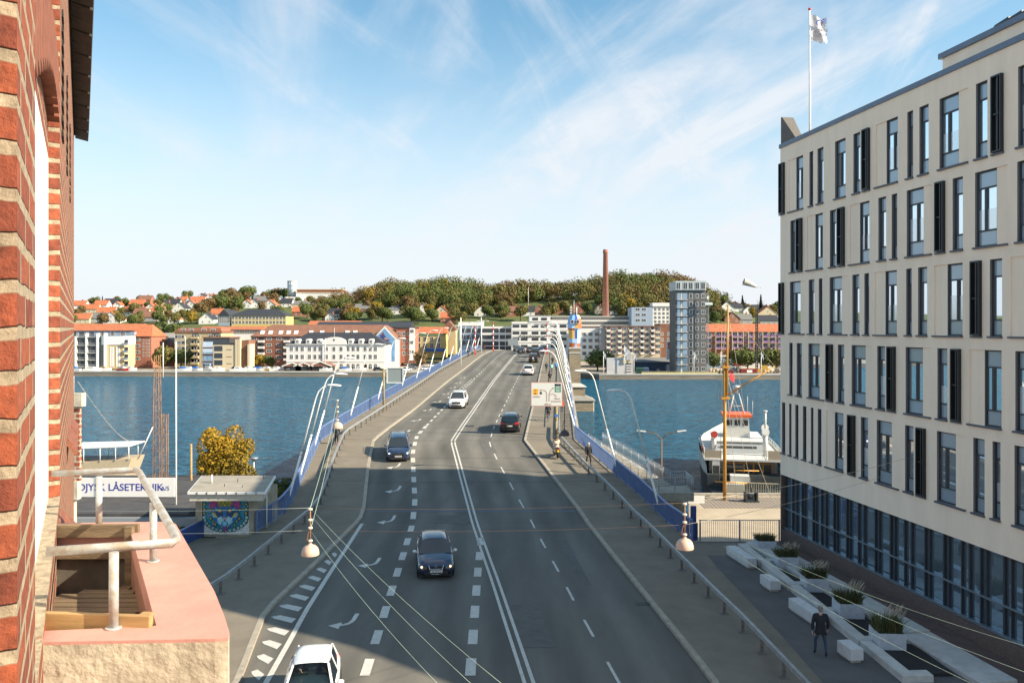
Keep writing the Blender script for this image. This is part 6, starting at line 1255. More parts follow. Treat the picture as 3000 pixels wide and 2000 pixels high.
    if shape in('mpv','suv') :
        for s in (-1,1): m=MB(); m.tube([(s*rw*.88,yrf+.3,zr+.0),(s*rw*.88,yrf+.4,zr+.045),(s*rw*.88,yrr-.3,zr+.045),(s*rw*.88,yrr-.2,zr-.02)],.018,5); m.build('roof_rail',dplast if paint is not cwhite else galv,e)
    return e
def putcar(e,px,py,away,off=0):
    """px,py: point on the road below the end nearest the viewer"""
    d,x=G(px,py); L_=4.3; s=(X(eC,d+3)-X(eC,d-1))/4; ang=-math.atan(s); dd=d+L_/2*math.cos(ang); e.location=(x+s*L_/2,dd,rz(dd)+.01)
    slope=(rz(dd+2)-rz(dd-2))/4; e.rotation_euler=(math.atan(slope)*(1 if not away else -1),0,ang+(math.pi if away else 0))
golf=car('car',4.2,1.76,1.47,cnavy,'hatch','dark blue hatchback with lit warm headlights coming towards the viewer in the shade','g',grille='v',lights='warm',num='YR 44 019'); putcar(golf,1278,1699,False)
cmax=car('car',4.38,1.83,1.62,cnavy,'mpv','dark blue people carrier with bright headlights just short of the road bend','n',lights='day',num='BK 38 760'); putcar(cmax,1167,1354,False)
vanw=car('car',4.7,1.90,1.72,cwhite,'mpv','white people carrier with roof rails driving down the left lane of the bridge','n',lights='day',num='AZ 51 318'); putcar(vanw,1337,1197,False)
blk=car('car',4.35,1.80,1.62,cblack,'mpv','black people carrier seen from behind driving up the bridge on the right','n'); putcar(blk,1493,1268,True)
suv=car('car',4.55,1.84,1.67,cwhite,'suv','white off-roader seen from behind climbing towards the crest','n'); putcar(suv,1547,1100,True)
jeep=car('car',4.2,1.83,1.85,cblack,'jeep','small black off-roader with a spare wheel on its tail and yellow plate','n',plt=yplate); putcar(jeep,1562,1063,True)
for c_,nh in ((golf,.5*1.47),(vanw,.53*1.72)):
    hl_=2.1 if c_ is golf else 2.35
    text('V',.06,chrome,c_,(0,-hl_-.037,nh*.85+.022),bold=.003,name='emblem'); text('W',.06,chrome,c_,(0,-hl_-.037,nh*.85-.022),bold=.003,name='emblem')
# white car in the foreground, with two people inside
up=car('car',3.6,1.65,1.49,cwhite,'hatch','white small hatchback cut off by the bottom edge, in the sunlight','n'); d,x=G(893,2000)
up.location=(Xp(912,24.4),24.4,rz(24.4)+.01); up.rotation_euler=(0,0,R(9))
for i,(kd_,px_,dd,nm,pc) in enumerate([('van',1570,173,'black van with dark windows near the crest, ahead of the small off-roader',cblack),('suv',1553,194,'dark grey estate car just over the crest beside the black van',cgrey),('hatch',1527,192,'dark hatchback cresting the bridge in the oncoming lanes',cblack),('mpv',1515,203,'black oncoming car left of the others on the crest',cgrey),('hatch',1583,192,'dark red tailed car at the crest, right lane',cblue),('hatch',1592,205,'farthest dark car beyond the crest by the red and white pole',cblack)]):
    c=car('van' if kd_=='van' else 'car',4.8 if kd_=='van' else 4.3,1.9 if kd_=='van' else 1.8,2.0 if kd_=='van' else 1.55,pc,kd_,nm,'n'); x=Xp(px_,dd); s=(X(eC,dd+3)-X(eC,dd-1))/4; away=px_ not in (1527,1515)
    c.location=(x,dd,rz(dd)+.01); c.rotation_euler=(0,0,-math.atan(s)+(math.pi if away else 0))
# parked and moving cars on the far bank: small, built from three meshes each
def farcar(px,d,z,ang,m,lab):
    e=empty('parked_car',(Xp(px,d),d,z),lab,'car','cars parked on the far bank',ang); t=MB()
    t.bbox(-2.1,2.1,-.85,.85,.25,.85,.12); t.build('body',m,e); t=MB(); t.hexa([(-1.5,-.8,.85),(1.2,-.8,.85),(1.2,.8,.85),(-1.5,.8,.85)],[(-1.1,-.62,1.42),(.6,-.62,1.42),(.6,.62,1.42),(-1.1,.62,1.42)]); t.build('windows',carglass,e)
    t=MB(); t.hexa([(-1.12,-.63,1.42),(.62,-.63,1.42),(.62,.63,1.42),(-1.12,.63,1.42)],[(-1.0,-.55,1.5),(.5,-.55,1.5),(.5,.55,1.5),(-1.0,.55,1.5)]); t.build('roof',m,e)
    for x in (-1.3,1.3):
        for y in (-.8,.8): t=MB(); t.tube([(x,y-.1,.32),(x,y+.1,.32)],.32,10); t.build('wheel',blackm,e)
for px,d,a,m,lab in [(690,316,0.1,cblack,'black car parked on the quay before the cream fin flats'),(752,316,0,csilver,'silver car parked behind the moored boats'),(1004,313,.1,csilver,'silver car parked before the white customs house'),(1108,313,0,cblack,'black car parked at the right end of the customs house'),(1192,312,.9,cwhite,'white car turning on the quay road left of the bridge'),(1206,322,.9,cgrey,'dark car on the quay road behind the white one'),(1268,345,.1,cwhite,'white car in front of the blue shop canopy'),(1248,320,.5,cwhite,'white car on the road beside the bridge parapet'),(2150,300,0,cgrey,'dark truck like car beside the red container'),(1795,302,.1,csilver,'silver car behind the jetty right of the bridge'),(1822,304,.1,cblue,'blue car behind the jetty near the hoarding'),(1212,345,.3,cblack,'black car parked beneath the red and white town houses')]:
    farcar(px,d,1.95,a,m,lab)
# boats and cabin cruisers lined up on the left quay
bwh=mat('boat_white',(.75,.75,.73),.4); tarp=mat('blue_tarpaulin',(.03,.14,.42),.7); teak=mat('boat_timber',(.42,.28,.14),.6)
def boat(px,d,L_,hull,cab,lab,mast=0,col=None,z=1.9,rz_=0):
    e=empty('cabin_boat',(Xp(px,d),d,z),lab,'boat','boats along the left far quay',rz_); n=7; t=MB(); l=L_/2; rg=[]
    for k in range(n):
        u=k/(n-1); x=-l+L_*u; w=L_*.15*(1 if u<.5 else max(.04,1-((u-.5)/.5)**2)); zt=.9+.35*u*u; zb=.0+.25*max(0,u-.6)
        rg.append([t.p((x,-w,zt)),t.p((x,-w*.7,zb)),t.p((x,w*.7,zb)),t.p((x,w,zt))])
    for a,b in zip(rg,rg[1:]):
        for j in range(4): t.fi([a[j],a[(j+1)%4],b[(j+1)%4],b[j]])
    t.fi(rg[0]); t.build('hull',hull,e)
    t=MB(); t.hexa([(-l*.5,-L_*.11,.95),(l*.45,-L_*.09,1.0),(l*.45,L_*.09,1.0),(-l*.5,L_*.11,.95)],[(-l*.42,-L_*.1,1.75),(l*.12,-L_*.08,1.75),(l*.12,L_*.08,1.75),(-l*.42,L_*.1,1.75)]); t.build('cabin' if cab is not tarp else 'cover',cab,e)
    if cab is not tarp: t=MB(); t.box(-l*.38,l*.1,-L_*.12,L_*.12,1.3,1.58); t.build('window',pane,e)
    if mast: t=MB(); t.tube([(0,0,1),(0,0,mast)],.07,6); t.tube([(0,0,2.2),(-l*.8,0,2.3)],.06,6); t.build('mast',steelw,e)
bl_=[(214,6,bwh,tarp,'small boat under a blue cover at the far left of the quay'),(272,7,bwh,bwh,'white cabin cruiser below the balcony flats'),(305,6,bwh,teak,'small white boat with timber cabin'),(360,5,cred,bwh,'little red and white boat on the quay'),(383,5,bwh,bwh,'small white boat with upright cabin'),(538,6,bwh,tarp,'boat with blue cover beside the willows'),(556,6,bwh,bwh,'white cruiser between two blue covered boats'),(574,6,bwh,tarp,'second blue covered boat right of the white cruiser'),(612,6,bwh,bwh,'low white sports boat before the modern flats'),(640,5,bwh,bwh,'small white boat right of the sports boat'),(700,7,bwh,bwh,'large white cruiser left of the cream fins'),(728,6,bwh,bwh,'white cruiser with dark windows'),(757,6,bwh,tarp,'boat with bright blue cover in mid quay'),(784,6,teak,bwh,'timber hulled motor boat before the brick flats'),(812,6,bwh,bwh,'white yacht hull left of the sheds'),(840,6,galv,galv,'grey green covered boat at the left shed'),(868,6,bwh,teak,'boat with red brown cover before the middle shed'),(925,7,bwh,bwh,'long white motor yacht before the right shed'),(955,5,bwh,bwh,'small white dinghy beside the long motor yacht'),(1012,5,bwh,tarp,'blue covered dinghy right of the silver car'),(1055,5,bwh,bwh,'tiny white boat before the arched door')]
random.seed(9)
for px,L_,h,c,lab in bl_: boat(px,311.5+random.uniform(-1,1),L_,h,c,lab,0,rz_=random.choice([0,.15,3.1,-.2]))
for px,y0,y1,lab in [(543,1062,985,'thin white yacht mast beside the blue covered boats'),(953,1082,990,'thin white mast beside the right timber shed')]:
    x=Xp(px,312); e=empty('yacht_mast',(x,312,1.9),lab,'mast'); t=MB(); t.tube([(0,0,0),(0,0,Zp(y1,312)-1.9)],.09,6); t.build('mast',steelw,e); t=MB(); t.tube([(-.8,0,8),(.8,0,8)],.04,5); t.build('spreader',steelw,e)
# ---------------------------------------------------------------- people
skin=mat('skin',(.50,.30,.22),.6); 
clothm={}
def cloth(n,c): 
    if n not in clothm: clothm[n]=mat(n,c,.9,var=.12,scale=12)
    return clothm[n]
def skinned(name,pts,edges,rad,m,parent,sub=1,root=0):
    me=bpy.data.meshes.new(name); me.from_pydata(pts,edges,[]); o=bpy.data.objects.new(name,me); C.objects.link(o)
    md=o.modifiers.new('s','SKIN'); sv=me.skin_vertices
    if not sv: 
        bpy.context.view_layer.update()
    bm=bmesh.new(); bm.from_mesh(me); l=bm.verts.layers.skin.verify()
    for v,r in zip(bm.verts,rad): v[l].radius=(r if isinstance(r,tuple) else (r,r))
    bm.verts.ensure_lookup_table(); bm.verts[root][l].use_root=True; bm.to_mesh(me); bm.free()
    sd=o.modifiers.new('u','SUBSURF'); sd.levels=sub; sd.render_levels=sub
    dg=bpy.context.evaluated_depsgraph_get(); nm=bpy.data.meshes.new_from_object(o.evaluated_get(dg)); bpy.data.objects.remove(o)
    nm.materials.clear(); 
    for q in (m if isinstance(m,list) else [m]): nm.materials.append(q)
    for p in nm.polygons: p.use_smooth=True
    o=bpy.data.objects.new(name,nm); C.objects.link(o)
    if parent is not None: o.parent=parent
    return o
def person(loc,rz_,label,top,legs,hair,J,cat='person',h=1.78,shoes=None,hood=None,fingers=False,group=None):
    """J: joint positions in metres for a 1.78 m figure facing -y"""
    e=empty('person',loc,label,cat,group,rz_); k=h/1.78; e.scale=(k,k,k)
    hip=Vector(J['hip']); chest=Vector(J['chest']); neck=Vector(J['neck']); head=Vector(J['head'])
    pts=[hip,lerp(hip,chest,.5),chest,neck,lerp(neck,head,.45),head+Vector((0,0,.0)),head+Vector((0,0,.09))]; rad=[(.135,.11),(.13,.10),(.155,.11),.06,.058,(.075,.092),(.066,.082)]; ed=[(0,1),(1,2),(2,3),(3,4),(4,5),(5,6)]; col=[]
    for s in ('l','r'):
        i=len(pts); pts+=[Vector(J['sh'+s]),Vector(J['el'+s]),Vector(J['wr'+s])]; rad+=[.062,.043,.030]; ed+=[(2,i),(i,i+1),(i+1,i+2)]
        w_=Vector(J['wr'+s]); dr=(w_-Vector(J['el'+s])).normalized(); j=len(pts); sdv=Vector((1 if s=='l' else -1,0,0)); fw_=dr.cross(sdv).normalized()
        pts.append(w_+dr*.07); rad.append((.038,.018)); ed.append((i+2,j))
        for f,(o_,ln) in enumerate(((-.027,.075),(-.009,.085),(.009,.08),(.027,.065))):
            a=len(pts); p0=w_+dr*.10+fw_*o_; pts+=[p0,p0+dr*ln*.6-sdv*.008,p0+dr*ln*.95-sdv*.03]; rad+=[.010,.009,.007]; ed+=[(j,a),(a,a+1),(a+1,a+2)]
        a=len(pts); pts+=[w_+dr*.05+fw_*.035,w_+dr*.09+fw_*.052]; rad+=[.012,.010]; ed+=[(j,a),(a,a+1)]
        i=len(pts); hj=hip+Vector((.09 if s=='l' else -.09,0,-.05)); pts+=[hj,Vector(J['kn'+s]),lerp(Vector(J['kn'+s]),Vector(J['an'+s]),.4),Vector(J['an'+s]),Vector(J['to'+s])]; rad+=[.088,.058,.054,.038,(.042,.03)]; ed+=[(0,i),(i,i+1),(i+1,i+2),(i+2,i+3),(i+3,i+4)]
    sm_=shoes or cloth('black_shoes',(.015,.015,.016)); body=skinned('body',[tuple(p) for p in pts],ed,rad,[skin,legs,top,sm_],e)
    an=[Vector(J['anl']),Vector(J['anr'])]; wr=[Vector(J['wrl']),Vector(J['wrr'])]
    for p in body.data.polygons:
        c=p.center
        if min((c-a).length for a in an)<.075 or min((c-Vector(J[t])).length for t in('tol','tor'))<.12: p.material_index=3
        elif min((c-a).length for a in wr)<.03 or any((c-a).dot((a-Vector(J['el'+s])).normalized())>.0 and (c-a).length<.22 for a,s in zip(wr,'lr')): p.material_index=0
        elif (c-head).length<.19 or (c-neck).z>.03 and (c-neck).length<.16: p.material_index=0
        elif (c-hip).dot((chest-hip).normalized())<-.02 or min((c-Vector(J['knl'])).length,(c-Vector(J['knr'])).length)<.3: p.material_index=1
        else: p.material_index=2
    # jacket
    dn=(hip-chest).normalized(); jp=[hip+dn*.10,hip,lerp(hip,chest,.5),chest,lerp(chest,neck,.75)]; jr=[(.19,.15),(.185,.148),(.175,.14),(.19,.14),(.085,.085)]; je=[(0,1),(1,2),(2,3),(3,4)]
    for s in ('l','r'):
        i=len(jp); jp+=[Vector(J['sh'+s]),Vector(J['el'+s]),lerp(Vector(J['el'+s]),Vector(J['wr'+s]),.92)]; jr+=[.082,.063,.050]; je+=[(3,i),(i,i+1),(i+1,i+2)]
    skinned('jacket',[tuple(p) for p in jp],je,jr,top,e,root=1)
    # head details
    up_=(head-neck).normalized()
    t=MB(); fy=-.098
    for s in (-1,1): t.ball((head.x+s*.032,head.y-.078,head.z+.03),(.013,.010,.009),0,6,4); t.ball((head.x+s*.082,head.y+.005,head.z+.02),(.014,.022,.032),1,6,4)
    t.ball((head.x,head.y-.098,head.z+.0),(.013,.018,.022),1,6,4); t.ball((head.x,head.y-.084,head.z-.042),(.026,.010,.007),2,6,4)
    t.build('face',[dplast,skin,mat('lips',(.35,.12,.10),.6)],e,recalc=False)
    t=MB(); t.ball((head.x,head.y+.022,head.z+.075),(.092,.102,.092),None,12,8); t.ball((head.x,head.y+.05,head.z+.02),(.083,.075,.10),None,10,6); t.build('hair',hair,e)
    return e
hg=mat('grey_hair',(.20,.19,.18),.9); hbk=mat('dark_hair',(.02,.016,.013),.9); hbl=mat('blond_hair',(.45,.36,.25),.9); hgi=mat('white_hair',(.60,.55,.50),.9)
def walk(st=.16,lean=.03,arm=.12,spread=.02):
    return dict(hip=(0,0,.95),chest=(0,-lean,1.30),neck=(0,-lean-.01,1.49),head=(0,-lean-.03,1.62),shl=(.20,-lean,1.42),shr=(-.20,-lean,1.42),ell=(.27,-lean+arm*.6,1.14),elr=(-.27,-lean-arm*.4,1.14),wrl=(.28,-lean+arm*.5,.89),wrr=(-.27,-lean-arm*1.6,.90),
        knl=(.10+spread,-st*.75,.51),knr=(-.10-spread,st*.15,.50),anl=(.10+spread,-st*1.1,.09),anr=(-.10-spread,st*1.5,.12),tol=(.11+spread,-st*1.1-.14,.035),tor=(-.11-spread,st*1.5-.13,.04))
def gnd(px,py,z): d=(CAMZ-z)*F/(py-HY); return Vector((Xp(px,d),d,z))
person(gnd(2404,1920,7.33),R(172),'man in dark padded jacket and jeans walking away across the plaza',cloth('black_jacket',(.018,.02,.026)),cloth('blue_jeans',(.035,.06,.11)),hg,walk(.13,.02,.08,.05),h=1.8)
_d=Gd(1363,.125); person((Xp(1724,_d),_d,rz(_d)+.125),R(15),'white haired walker in long black coat coming down the right footway',cloth('black_coat',(.015,.015,.017)),cloth('black_trousers',(.013,.013,.015)),hgi,walk(.17,.02,.16),h=1.75)
_d=Gd(1301,.125); person((Xp(986,_d),_d,rz(_d)+.125),R(175),'pedestrian in dark coat with backpack on the left footway under a hanging lamp',cloth('dark_blue_coat',(.02,.025,.04)),cloth('black_trousers',(.013,.013,.015)),hbk,walk(.10,.0,.06),h=1.7,shoes=cloth('pink_shoes',(.4,.08,.15)))
bp_=MB(); bp_.bbox(-.15,.15,.14,.30,1.02,1.46,.05); ob=bp_.build('backpack',cloth('backpack_green',(.03,.04,.04)),None,'dark backpack on the back of the pedestrian under the left hanging lamp','backpack'); _d=Gd(1301,.125); ob.location=(Xp(986,_d),_d,rz(_d)+.12); ob.rotation_euler=(0,0,R(175))
for i,(px,d,a,lab,c) in enumerate([(1374,186,180,'person in dark clothes standing by the left parapet near the crest',cloth('black_coat',(0,0,0))),(1384,178,0,'person in pale coat walking beside the left parapet near the crest',cloth('grey_coat',(.25,.25,.28))),(1371,171,180,'person in dark green jacket left of the crest',cloth('green_jacket',(.03,.06,.04))),(1418,200,160,'right one of two people in dark clothes at the very crest, left side',cloth('red_jacket',(.15,.03,.03))),(1413,199,200,'left one of two people in dark clothes at the very crest, left side',cloth('black_coat',(0,0,0)))]):
    person((Xp(px,d),d,rz(d)+.125),R(a),lab,c,cloth('black_trousers',(0,0,0)),hbk,walk())
def bicycle(loc,rz_,lab,m):
    e=empty('bicycle',loc,lab,'bicycle',None,rz_); 
    for y in (-.52,.52): t=MB(); t.tube([(0,y+.33*math.cos(a),.34+.33*math.sin(a)) for a in [i*math.pi/8 for i in range(17)]],.018,6,cap=False); [t.tube([(0,y,.34),(0,y+.33*math.cos(a),.34+.33*math.sin(a))],.003,3) for a in [i*math.pi/6 for i in range(12)]]; t.build('wheel',blackm,e)
    t=MB(); t.tube([(0,.52,.34),(0,.08,.30),(0,.22,.88)],.016,6); t.tube([(0,.52,.34),(0,.17,.72),(0,-.35,.82)],.014,6); t.tube([(0,.08,.30),(0,-.38,.72)],.018,6); t.tube([(0,-.52,.34),(0,-.36,.98)],.015,6); t.tube([(-.27,-.24,1.02),(-.15,-.34,1.03),(.15,-.34,1.03),(.27,-.24,1.02)],.013,6); t.build('frame',m,e)
    t=MB(); t.ball((0,.25,.92),(.09,.14,.04)); t.build('saddle',blackm,e); t=MB(); t.box(-.08,.08,.45,.75,.70,.72); t.build('luggage_rack',blackm,e); return e
def ride(kneeup=.0):
    return dict(hip=(0,.22,1.0),chest=(0,.05,1.32),neck=(0,-.02,1.48),head=(0,-.05,1.61),shl=(.19,.02,1.41),shr=(-.19,.02,1.41),ell=(.26,-.10,1.18),elr=(-.26,-.10,1.18),wrl=(.25,-.22,1.03),wrr=(-.25,-.22,1.03),knl=(.12,-.12,.72),knr=(-.12,-.14,.90),anl=(.11,.08,.28),anr=(-.11,.02,.50),tol=(.11,-.08,.22),tor=(-.11,-.12,.45))
bm1=mat('bike_frame',(.05,.06,.07),.4,metal=.4)
for i,(px,d,lab,tc_,bag) in enumerate([(1601,133,'cyclist in dark jacket riding up, left of three abreast',cloth('navy_jacket',(.02,.03,.06)),0),(1616,131,'cyclist in mint green jacket in the middle of three abreast',cloth('mint_jacket',(.25,.55,.50)),1),(1629,134,'cyclist in bright blue jacket, right of three abreast',cloth('bright_blue_jacket',(.03,.22,.55)),0),(1619,147,'cyclist in black riding ahead of the three abreast',cloth('black_coat',(0,0,0)),0),(1611,115,'cyclist with dark rucksack and khaki trousers, just above the road sign',cloth('black_jacket',(0,0,0)),1),(1606,78.5,'cyclist in black seen below the road sign on the cycle track',cloth('black_jacket',(0,0,0)),0)]):
    s=(X(eRK,d+2)-X(eRK,d-2))/4; a=math.pi-math.atan(s); L0=(Xp(px,d),d,rz(d)+.125)
    bicycle(L0,a,'bicycle under the '+lab.split(',')[0].split(' riding')[0],bm1); person(L0,a,lab,tc_,cloth('khaki_trousers',(.22,.18,.10)) if i==4 else cloth('black_trousers',(0,0,0)),hbk if i!=2 else hbl,ride(),h=1.72)
_d=Gd(1208,.125); p=person((Xp(1646,_d),_d,rz(_d)+.125),R(170),'child in red top and blue trousers running up the right footway',cloth('red_top',(.55,.08,.04)),cloth('blue_jeans',(0,0,0)),hbl,walk(.2,.05,.2),h=1.45)
# scooter with rider
sp_=gnd(1631,1338,rz(60)+.12); d=Gd(1338,.12); sl_=Vector((Xp(1629,d),d,rz(d)+.125)); s_=math.pi-math.atan((X(eRK,d+2)-X(eRK,d-2))/4)
e=empty('scooter',sl_,'small black motor scooter with yellow plate on the right cycle track','scooter',None,s_)
for y in (-.62,.60): t=MB(); t.lathe([(0.01,0)],3) if 0 else None; t.tube([(-.06,y,.24),(.06,y,.24)],.24,16); t.build('wheel',blackm,e)
t=MB(); t.hexa([(-.16,0,.35),(.16,0,.35),(.14,.75,.45),(-.14,.75,.45)],[(-.15,.0,.72),(.15,.0,.72),(.13,.8,.74),(-.13,.8,.74)]); t.hexa([(-.15,-.35,.22),(.15,-.35,.22),(.16,.05,.22),(-.16,.05,.22)],[(-.15,-.35,.30),(.15,-.35,.30),(.16,.05,.34),(-.16,.05,.34)]); t.hexa([(-.2,-.42,.30),(.2,-.42,.30),(.2,-.34,.30),(-.2,-.34,.30)],[(-.16,-.34,.88),(.16,-.34,.88),(.16,-.26,.88),(-.16,-.26,.88)]); t.build('body',cblack,e)
t=MB(); t.box(-.13,.13,.02,.62,.73,.82); t.build('saddle',blackm,e); t=MB(); t.tube([(-.32,-.22,1.0),(0,-.3,.98),(.32,-.22,1.0)],.02,6); t.tube([(0,-.62,.24),(0,-.32,.95)],.025,6); t.build('handlebar',bm1,e)
t=MB(); t.box(-.08,.08,.80,.815,.50,.66); t.build('number_plate',yplate,e); t=MB(); t.box(-.1,.1,.79,.82,.68,.74); t.build('tail_light',taill,e)
J=ride(); J.update(hip=(0,.22,.92),chest=(0,.16,1.22),neck=(0,.12,1.40),head=(0,.10,1.54),shl=(.20,.14,1.33),shr=(-.20,.14,1.33),ell=(.29,-.02,1.10),elr=(-.29,-.02,1.10),wrl=(.28,-.18,1.03),wrr=(-.28,-.18,1.03),knl=(.17,-.18,.72),knr=(-.17,-.18,.72),anl=(.13,-.2,.36),anr=(-.13,-.2,.36),tol=(.13,-.32,.31),tor=(-.13,-.32,.31))
rd_=person(sl_,s_,'scooter rider in pale fur hooded jacket and black helmet, seen from behind',cloth('beige_jacket',(.50,.42,.33)),cloth('white_trousers',(.5,.48,.45)),hbk,J,h=1.78)
t=MB(); t.ball((0,.11,1.57),(.135,.15,.15),None,14,10); t.build('helmet',cblack,rd_); t=MB(); t.ball((0,.20,1.42),(.17,.10,.09),None,10,6); t.build('fur_hood',cloth('brown_fur',(.22,.13,.07)),rd_)
# driver and passenger of the foreground white car, visible through lighter glass
clear=mat('clear_windscreen',(.02,.05,.05),.03,spec=.8)
gt=clear.node_tree; gb=gt.nodes['Principled BSDF']; tr=gt.nodes.new('ShaderNodeBsdfTransparent'); tr.inputs[0].default_value=(.55,.68,.64,1); ms=gt.nodes.new('ShaderNodeMixShader'); fr_=gt.nodes.new('ShaderNodeFresnel'); fr_.inputs[0].default_value=1.5; gl_=gt.nodes.new('ShaderNodeBsdfGlossy'); gl_.inputs['Roughness'].default_value=.02
gt.links.new(fr_.outputs[0],ms.inputs[0]); gt.links.new(tr.outputs[0],ms.inputs[1]); gt.links.new(gl_.outputs[0],ms.inputs[2]); gt.links.new(ms.outputs[0],gt.nodes['Material Output'].inputs[0])
for ch in up.children:
    if ch.name.startswith('windscreen'): ch.data.materials[0]=clear
t=MB()
for x in (-.36,.36): t.bbox(x-.23,x+.23,.25,.42,.55,1.1,.05); t.bbox(x-.13,x+.13,.27,.36,1.1,1.3,.03); t.bbox(x-.24,x+.24,-.25,.3,.42,.62,.04)
t.box(-.7,.7,-.62,-.35,.75,.93); t.build('interior',seatm,up)
for x,lab,tc_,hr,al in ((.36,'driver in dark top with one arm raised in the white car at the bottom edge',cloth('navy_jacket',(0,0,0)),hbk,True),(-.36,'passenger in green top in the white car at the bottom edge',cloth('olive_top',(.14,.18,.09)),hg,False)):
    J=dict(hip=(0,.12,.60),chest=(0,.16,.92),neck=(0,.14,1.08),head=(0,.10,1.20),shl=(.19,.14,1.02),shr=(-.19,.14,1.02),ell=(.25,-.05,.82),elr=(-.25,-.05,.82),wrl=(.12,-.24,.88),wrr=(-.14,-.24,.88),knl=(.12,-.38,.58),knr=(-.12,-.38,.58),anl=(.1,-.6,.28),anr=(-.1,-.6,.28),tol=(.1,-.72,.24),tor=(-.1,-.72,.24))
    if al: J.update(ell=(.24,-.1,.98),wrl=(.10,-.12,1.16))
    loc=Matrix.Rotation(R(9),4,'Z')@Vector((x,.05,0))+Vector(up.location); person(loc,R(9),lab,tc_,cloth('black_trousers',(0,0,0)),hr,J,h=1.72)
# ---------------------------------------------------------------- old ferry moored at the quay, stern towards the viewer
fa_=math.atan(.2); fc=Vector((Xp(2188,84),84,0)); fer=empty('ferry',fc,'old black and white car ferry moored at the quay with orange topped wheelhouse','ferry',None,-fa_)
hk=mat('hull_black',(.035,.042,.045),.5,var=.25,scale=1.5); fw_=mat('ferry_white',(.60,.59,.55),.5,var=.06,scale=1.5); fg=mat('ferry_grey',(.30,.32,.33),.6); orr=mat('orange_paint',(.75,.13,.03),.5); varn=mat('varnished_wood',(.50,.22,.04),.4)
st_=[(0,3.55,1.25),(2.4,3.95,1.3),(2.6,4.0,2.7),(5,4.3,2.7),(10,4.5,2.7),(16,4.4,2.8),(21,3.6,3.1),(25,2.0,3.5),(28,.25,4.0)]
def hullband(mb,f0,f1,out=0,m=0,cap=True):
    rg=[]
    for y,w,zt in st_:
        a,b=f0(y,zt),f1(y,zt); rg.append([mb.p((-(w*(1 if a>.2 else .93))-out,y,a)),mb.p((-w-out,y,b)),mb.p((w+out,y,b)),mb.p(((w*(1 if a>.2 else .93))+out,y,a))])
    for p,q in zip(rg,rg[1:]):
        mb.fi([p[0],q[0],q[1],p[1]],m); mb.fi([p[2],q[2],q[3],p[3]],m)
        if cap: mb.fi([p[1],q[1],q[2],p[2]],m)
    mb.fi([rg[0][0],rg[0][1],rg[0][2],rg[0][3]],m)
t=MB(); hullband(t,lambda y,z:-.8,lambda y,z:z); t.build('hull',hk,fer)
t=MB(); hullband(t,lambda y,z:z,lambda y,z:z+1.75 if y>2.4 else z,.03,cap=False); 
t=MB()
rg=[]
for y,w,zt in st_[2:]: rg.append([t.p((-w-.02,y,zt)),t.p((-w-.05,y,zt+(1.7 if y>3 else .9))),t.p((w+.05,y,zt+(1.7 if y>3 else .9))),t.p((w+.02,y,zt))])
for p,q in zip(rg,rg[1:]): t.fi([p[0],q[0],q[1],p[1]]); t.fi([p[2],q[2],q[3],p[3]])
t.build('upper_hull',fw_,fer,recalc=False)
t=MB(); t.box(-3.7,3.7,4.6,20,1.6,4.15); t.build('deck_house',fg,fer)
t=MB(); t.box(-1.9,3.0,4.5,4.62,1.7,3.7); t.build('saloon_window',pane,fer)
t=MB(); [t.box(-2.0+k*1.02,-1.84+k*1.02,4.42,4.5,1.6,3.75) for k in range(6)]; t.box(-2.0,3.26,4.42,4.5,3.75,3.88); t.build('saloon_frame',varn,fer)
t=MB(); t.box(-4.3,4.2,3.4,20.5,4.15,4.32); t.build('boat_deck',fw_,fer)
t=MB(); t.hexa([(-2.9,8,4.32),(3.2,8,4.32),(3.2,18,4.32),(-2.9,18,4.32)],[(-2.6,9.0,5.5),(2.9,9.0,5.5),(2.9,17.5,5.5),(-2.6,17.5,5.5)]); t.build('upper_saloon',fg,fer)
t=MB(); t.box(-2.2,1.9,8.42,8.55,4.65,5.1); t.build('saloon_window',pane,fer); t=MB(); t.box(-3.0,3.0,8.8,18,5.5,5.64); t.build('upper_deck',fw_,fer)
t=MB(); t.hexa([(-1.5,12,5.64),(1.5,12,5.64),(1.5,15.5,5.64),(-1.5,15.5,5.64)],[(-1.35,12.1,8.1),(1.35,12.1,8.1),(1.35,15.4,8.1),(-1.35,15.4,8.1)]); t.build('wheelhouse',fw_,fer)
t=MB(); [t.box(x-.32,x+.32,12.0,12.12,7.1,7.75) for x in (-.95,0,.95)]; t.build('wheelhouse_window',pane,fer)
t=MB(); t.box(-1.75,1.75,11.8,15.7,8.1,8.42); t.build('wheelhouse_roof',orr,fer)
t=MB(); [t.tube([(x,12.6+y,8.42),(x*.3,13.2,10.9)],.07,6) for x in (-.9,.9) for y in (0,1.2)]; t.tube([(-.6,12.9,9.4),(.6,12.9,9.4)],.05,6); t.lathe([(.18,10.9),(.2,11.5),(.45,11.55),(.45,11.85),(.1,11.9)],12,(0,13.2,0)); t.tube([(1.3,13,8.4),(1.3,13,10.6)],.03,5); t.tube([(1.9,13,8.4),(1.9,13,10.0)],.03,5); t.build('radar_mast',fw_,fer)
for x,y,h_ in ((-2.9,9,1.9),(3.2,12,2.5),(2.7,7,2.6)): t=MB(); t.tube([(x,y,4.3),(x,y,4.3+h_)],.3,12); t.tube([(x,y,4.3+h_),(x,y-.45,4.5+h_)],.42,14); t.build('ventilator',fw_,fer)
t=MB(); t.tube([(-2.9,8.5,6.4),(-2.9,8.44,6.42)],.40,14); t.build('ventilator_mouth',mat('dull_red',(.35,.03,.02),.6),fer)
t=MB(); t.tube([(2.7,7,6.9),(2.7,7,9.3)],.12,8); t.tube([(2.7,7,9.3),(2.7,7,9.5)],.22,8); t.build('exhaust_pipe',fw_,fer)
t=MB()
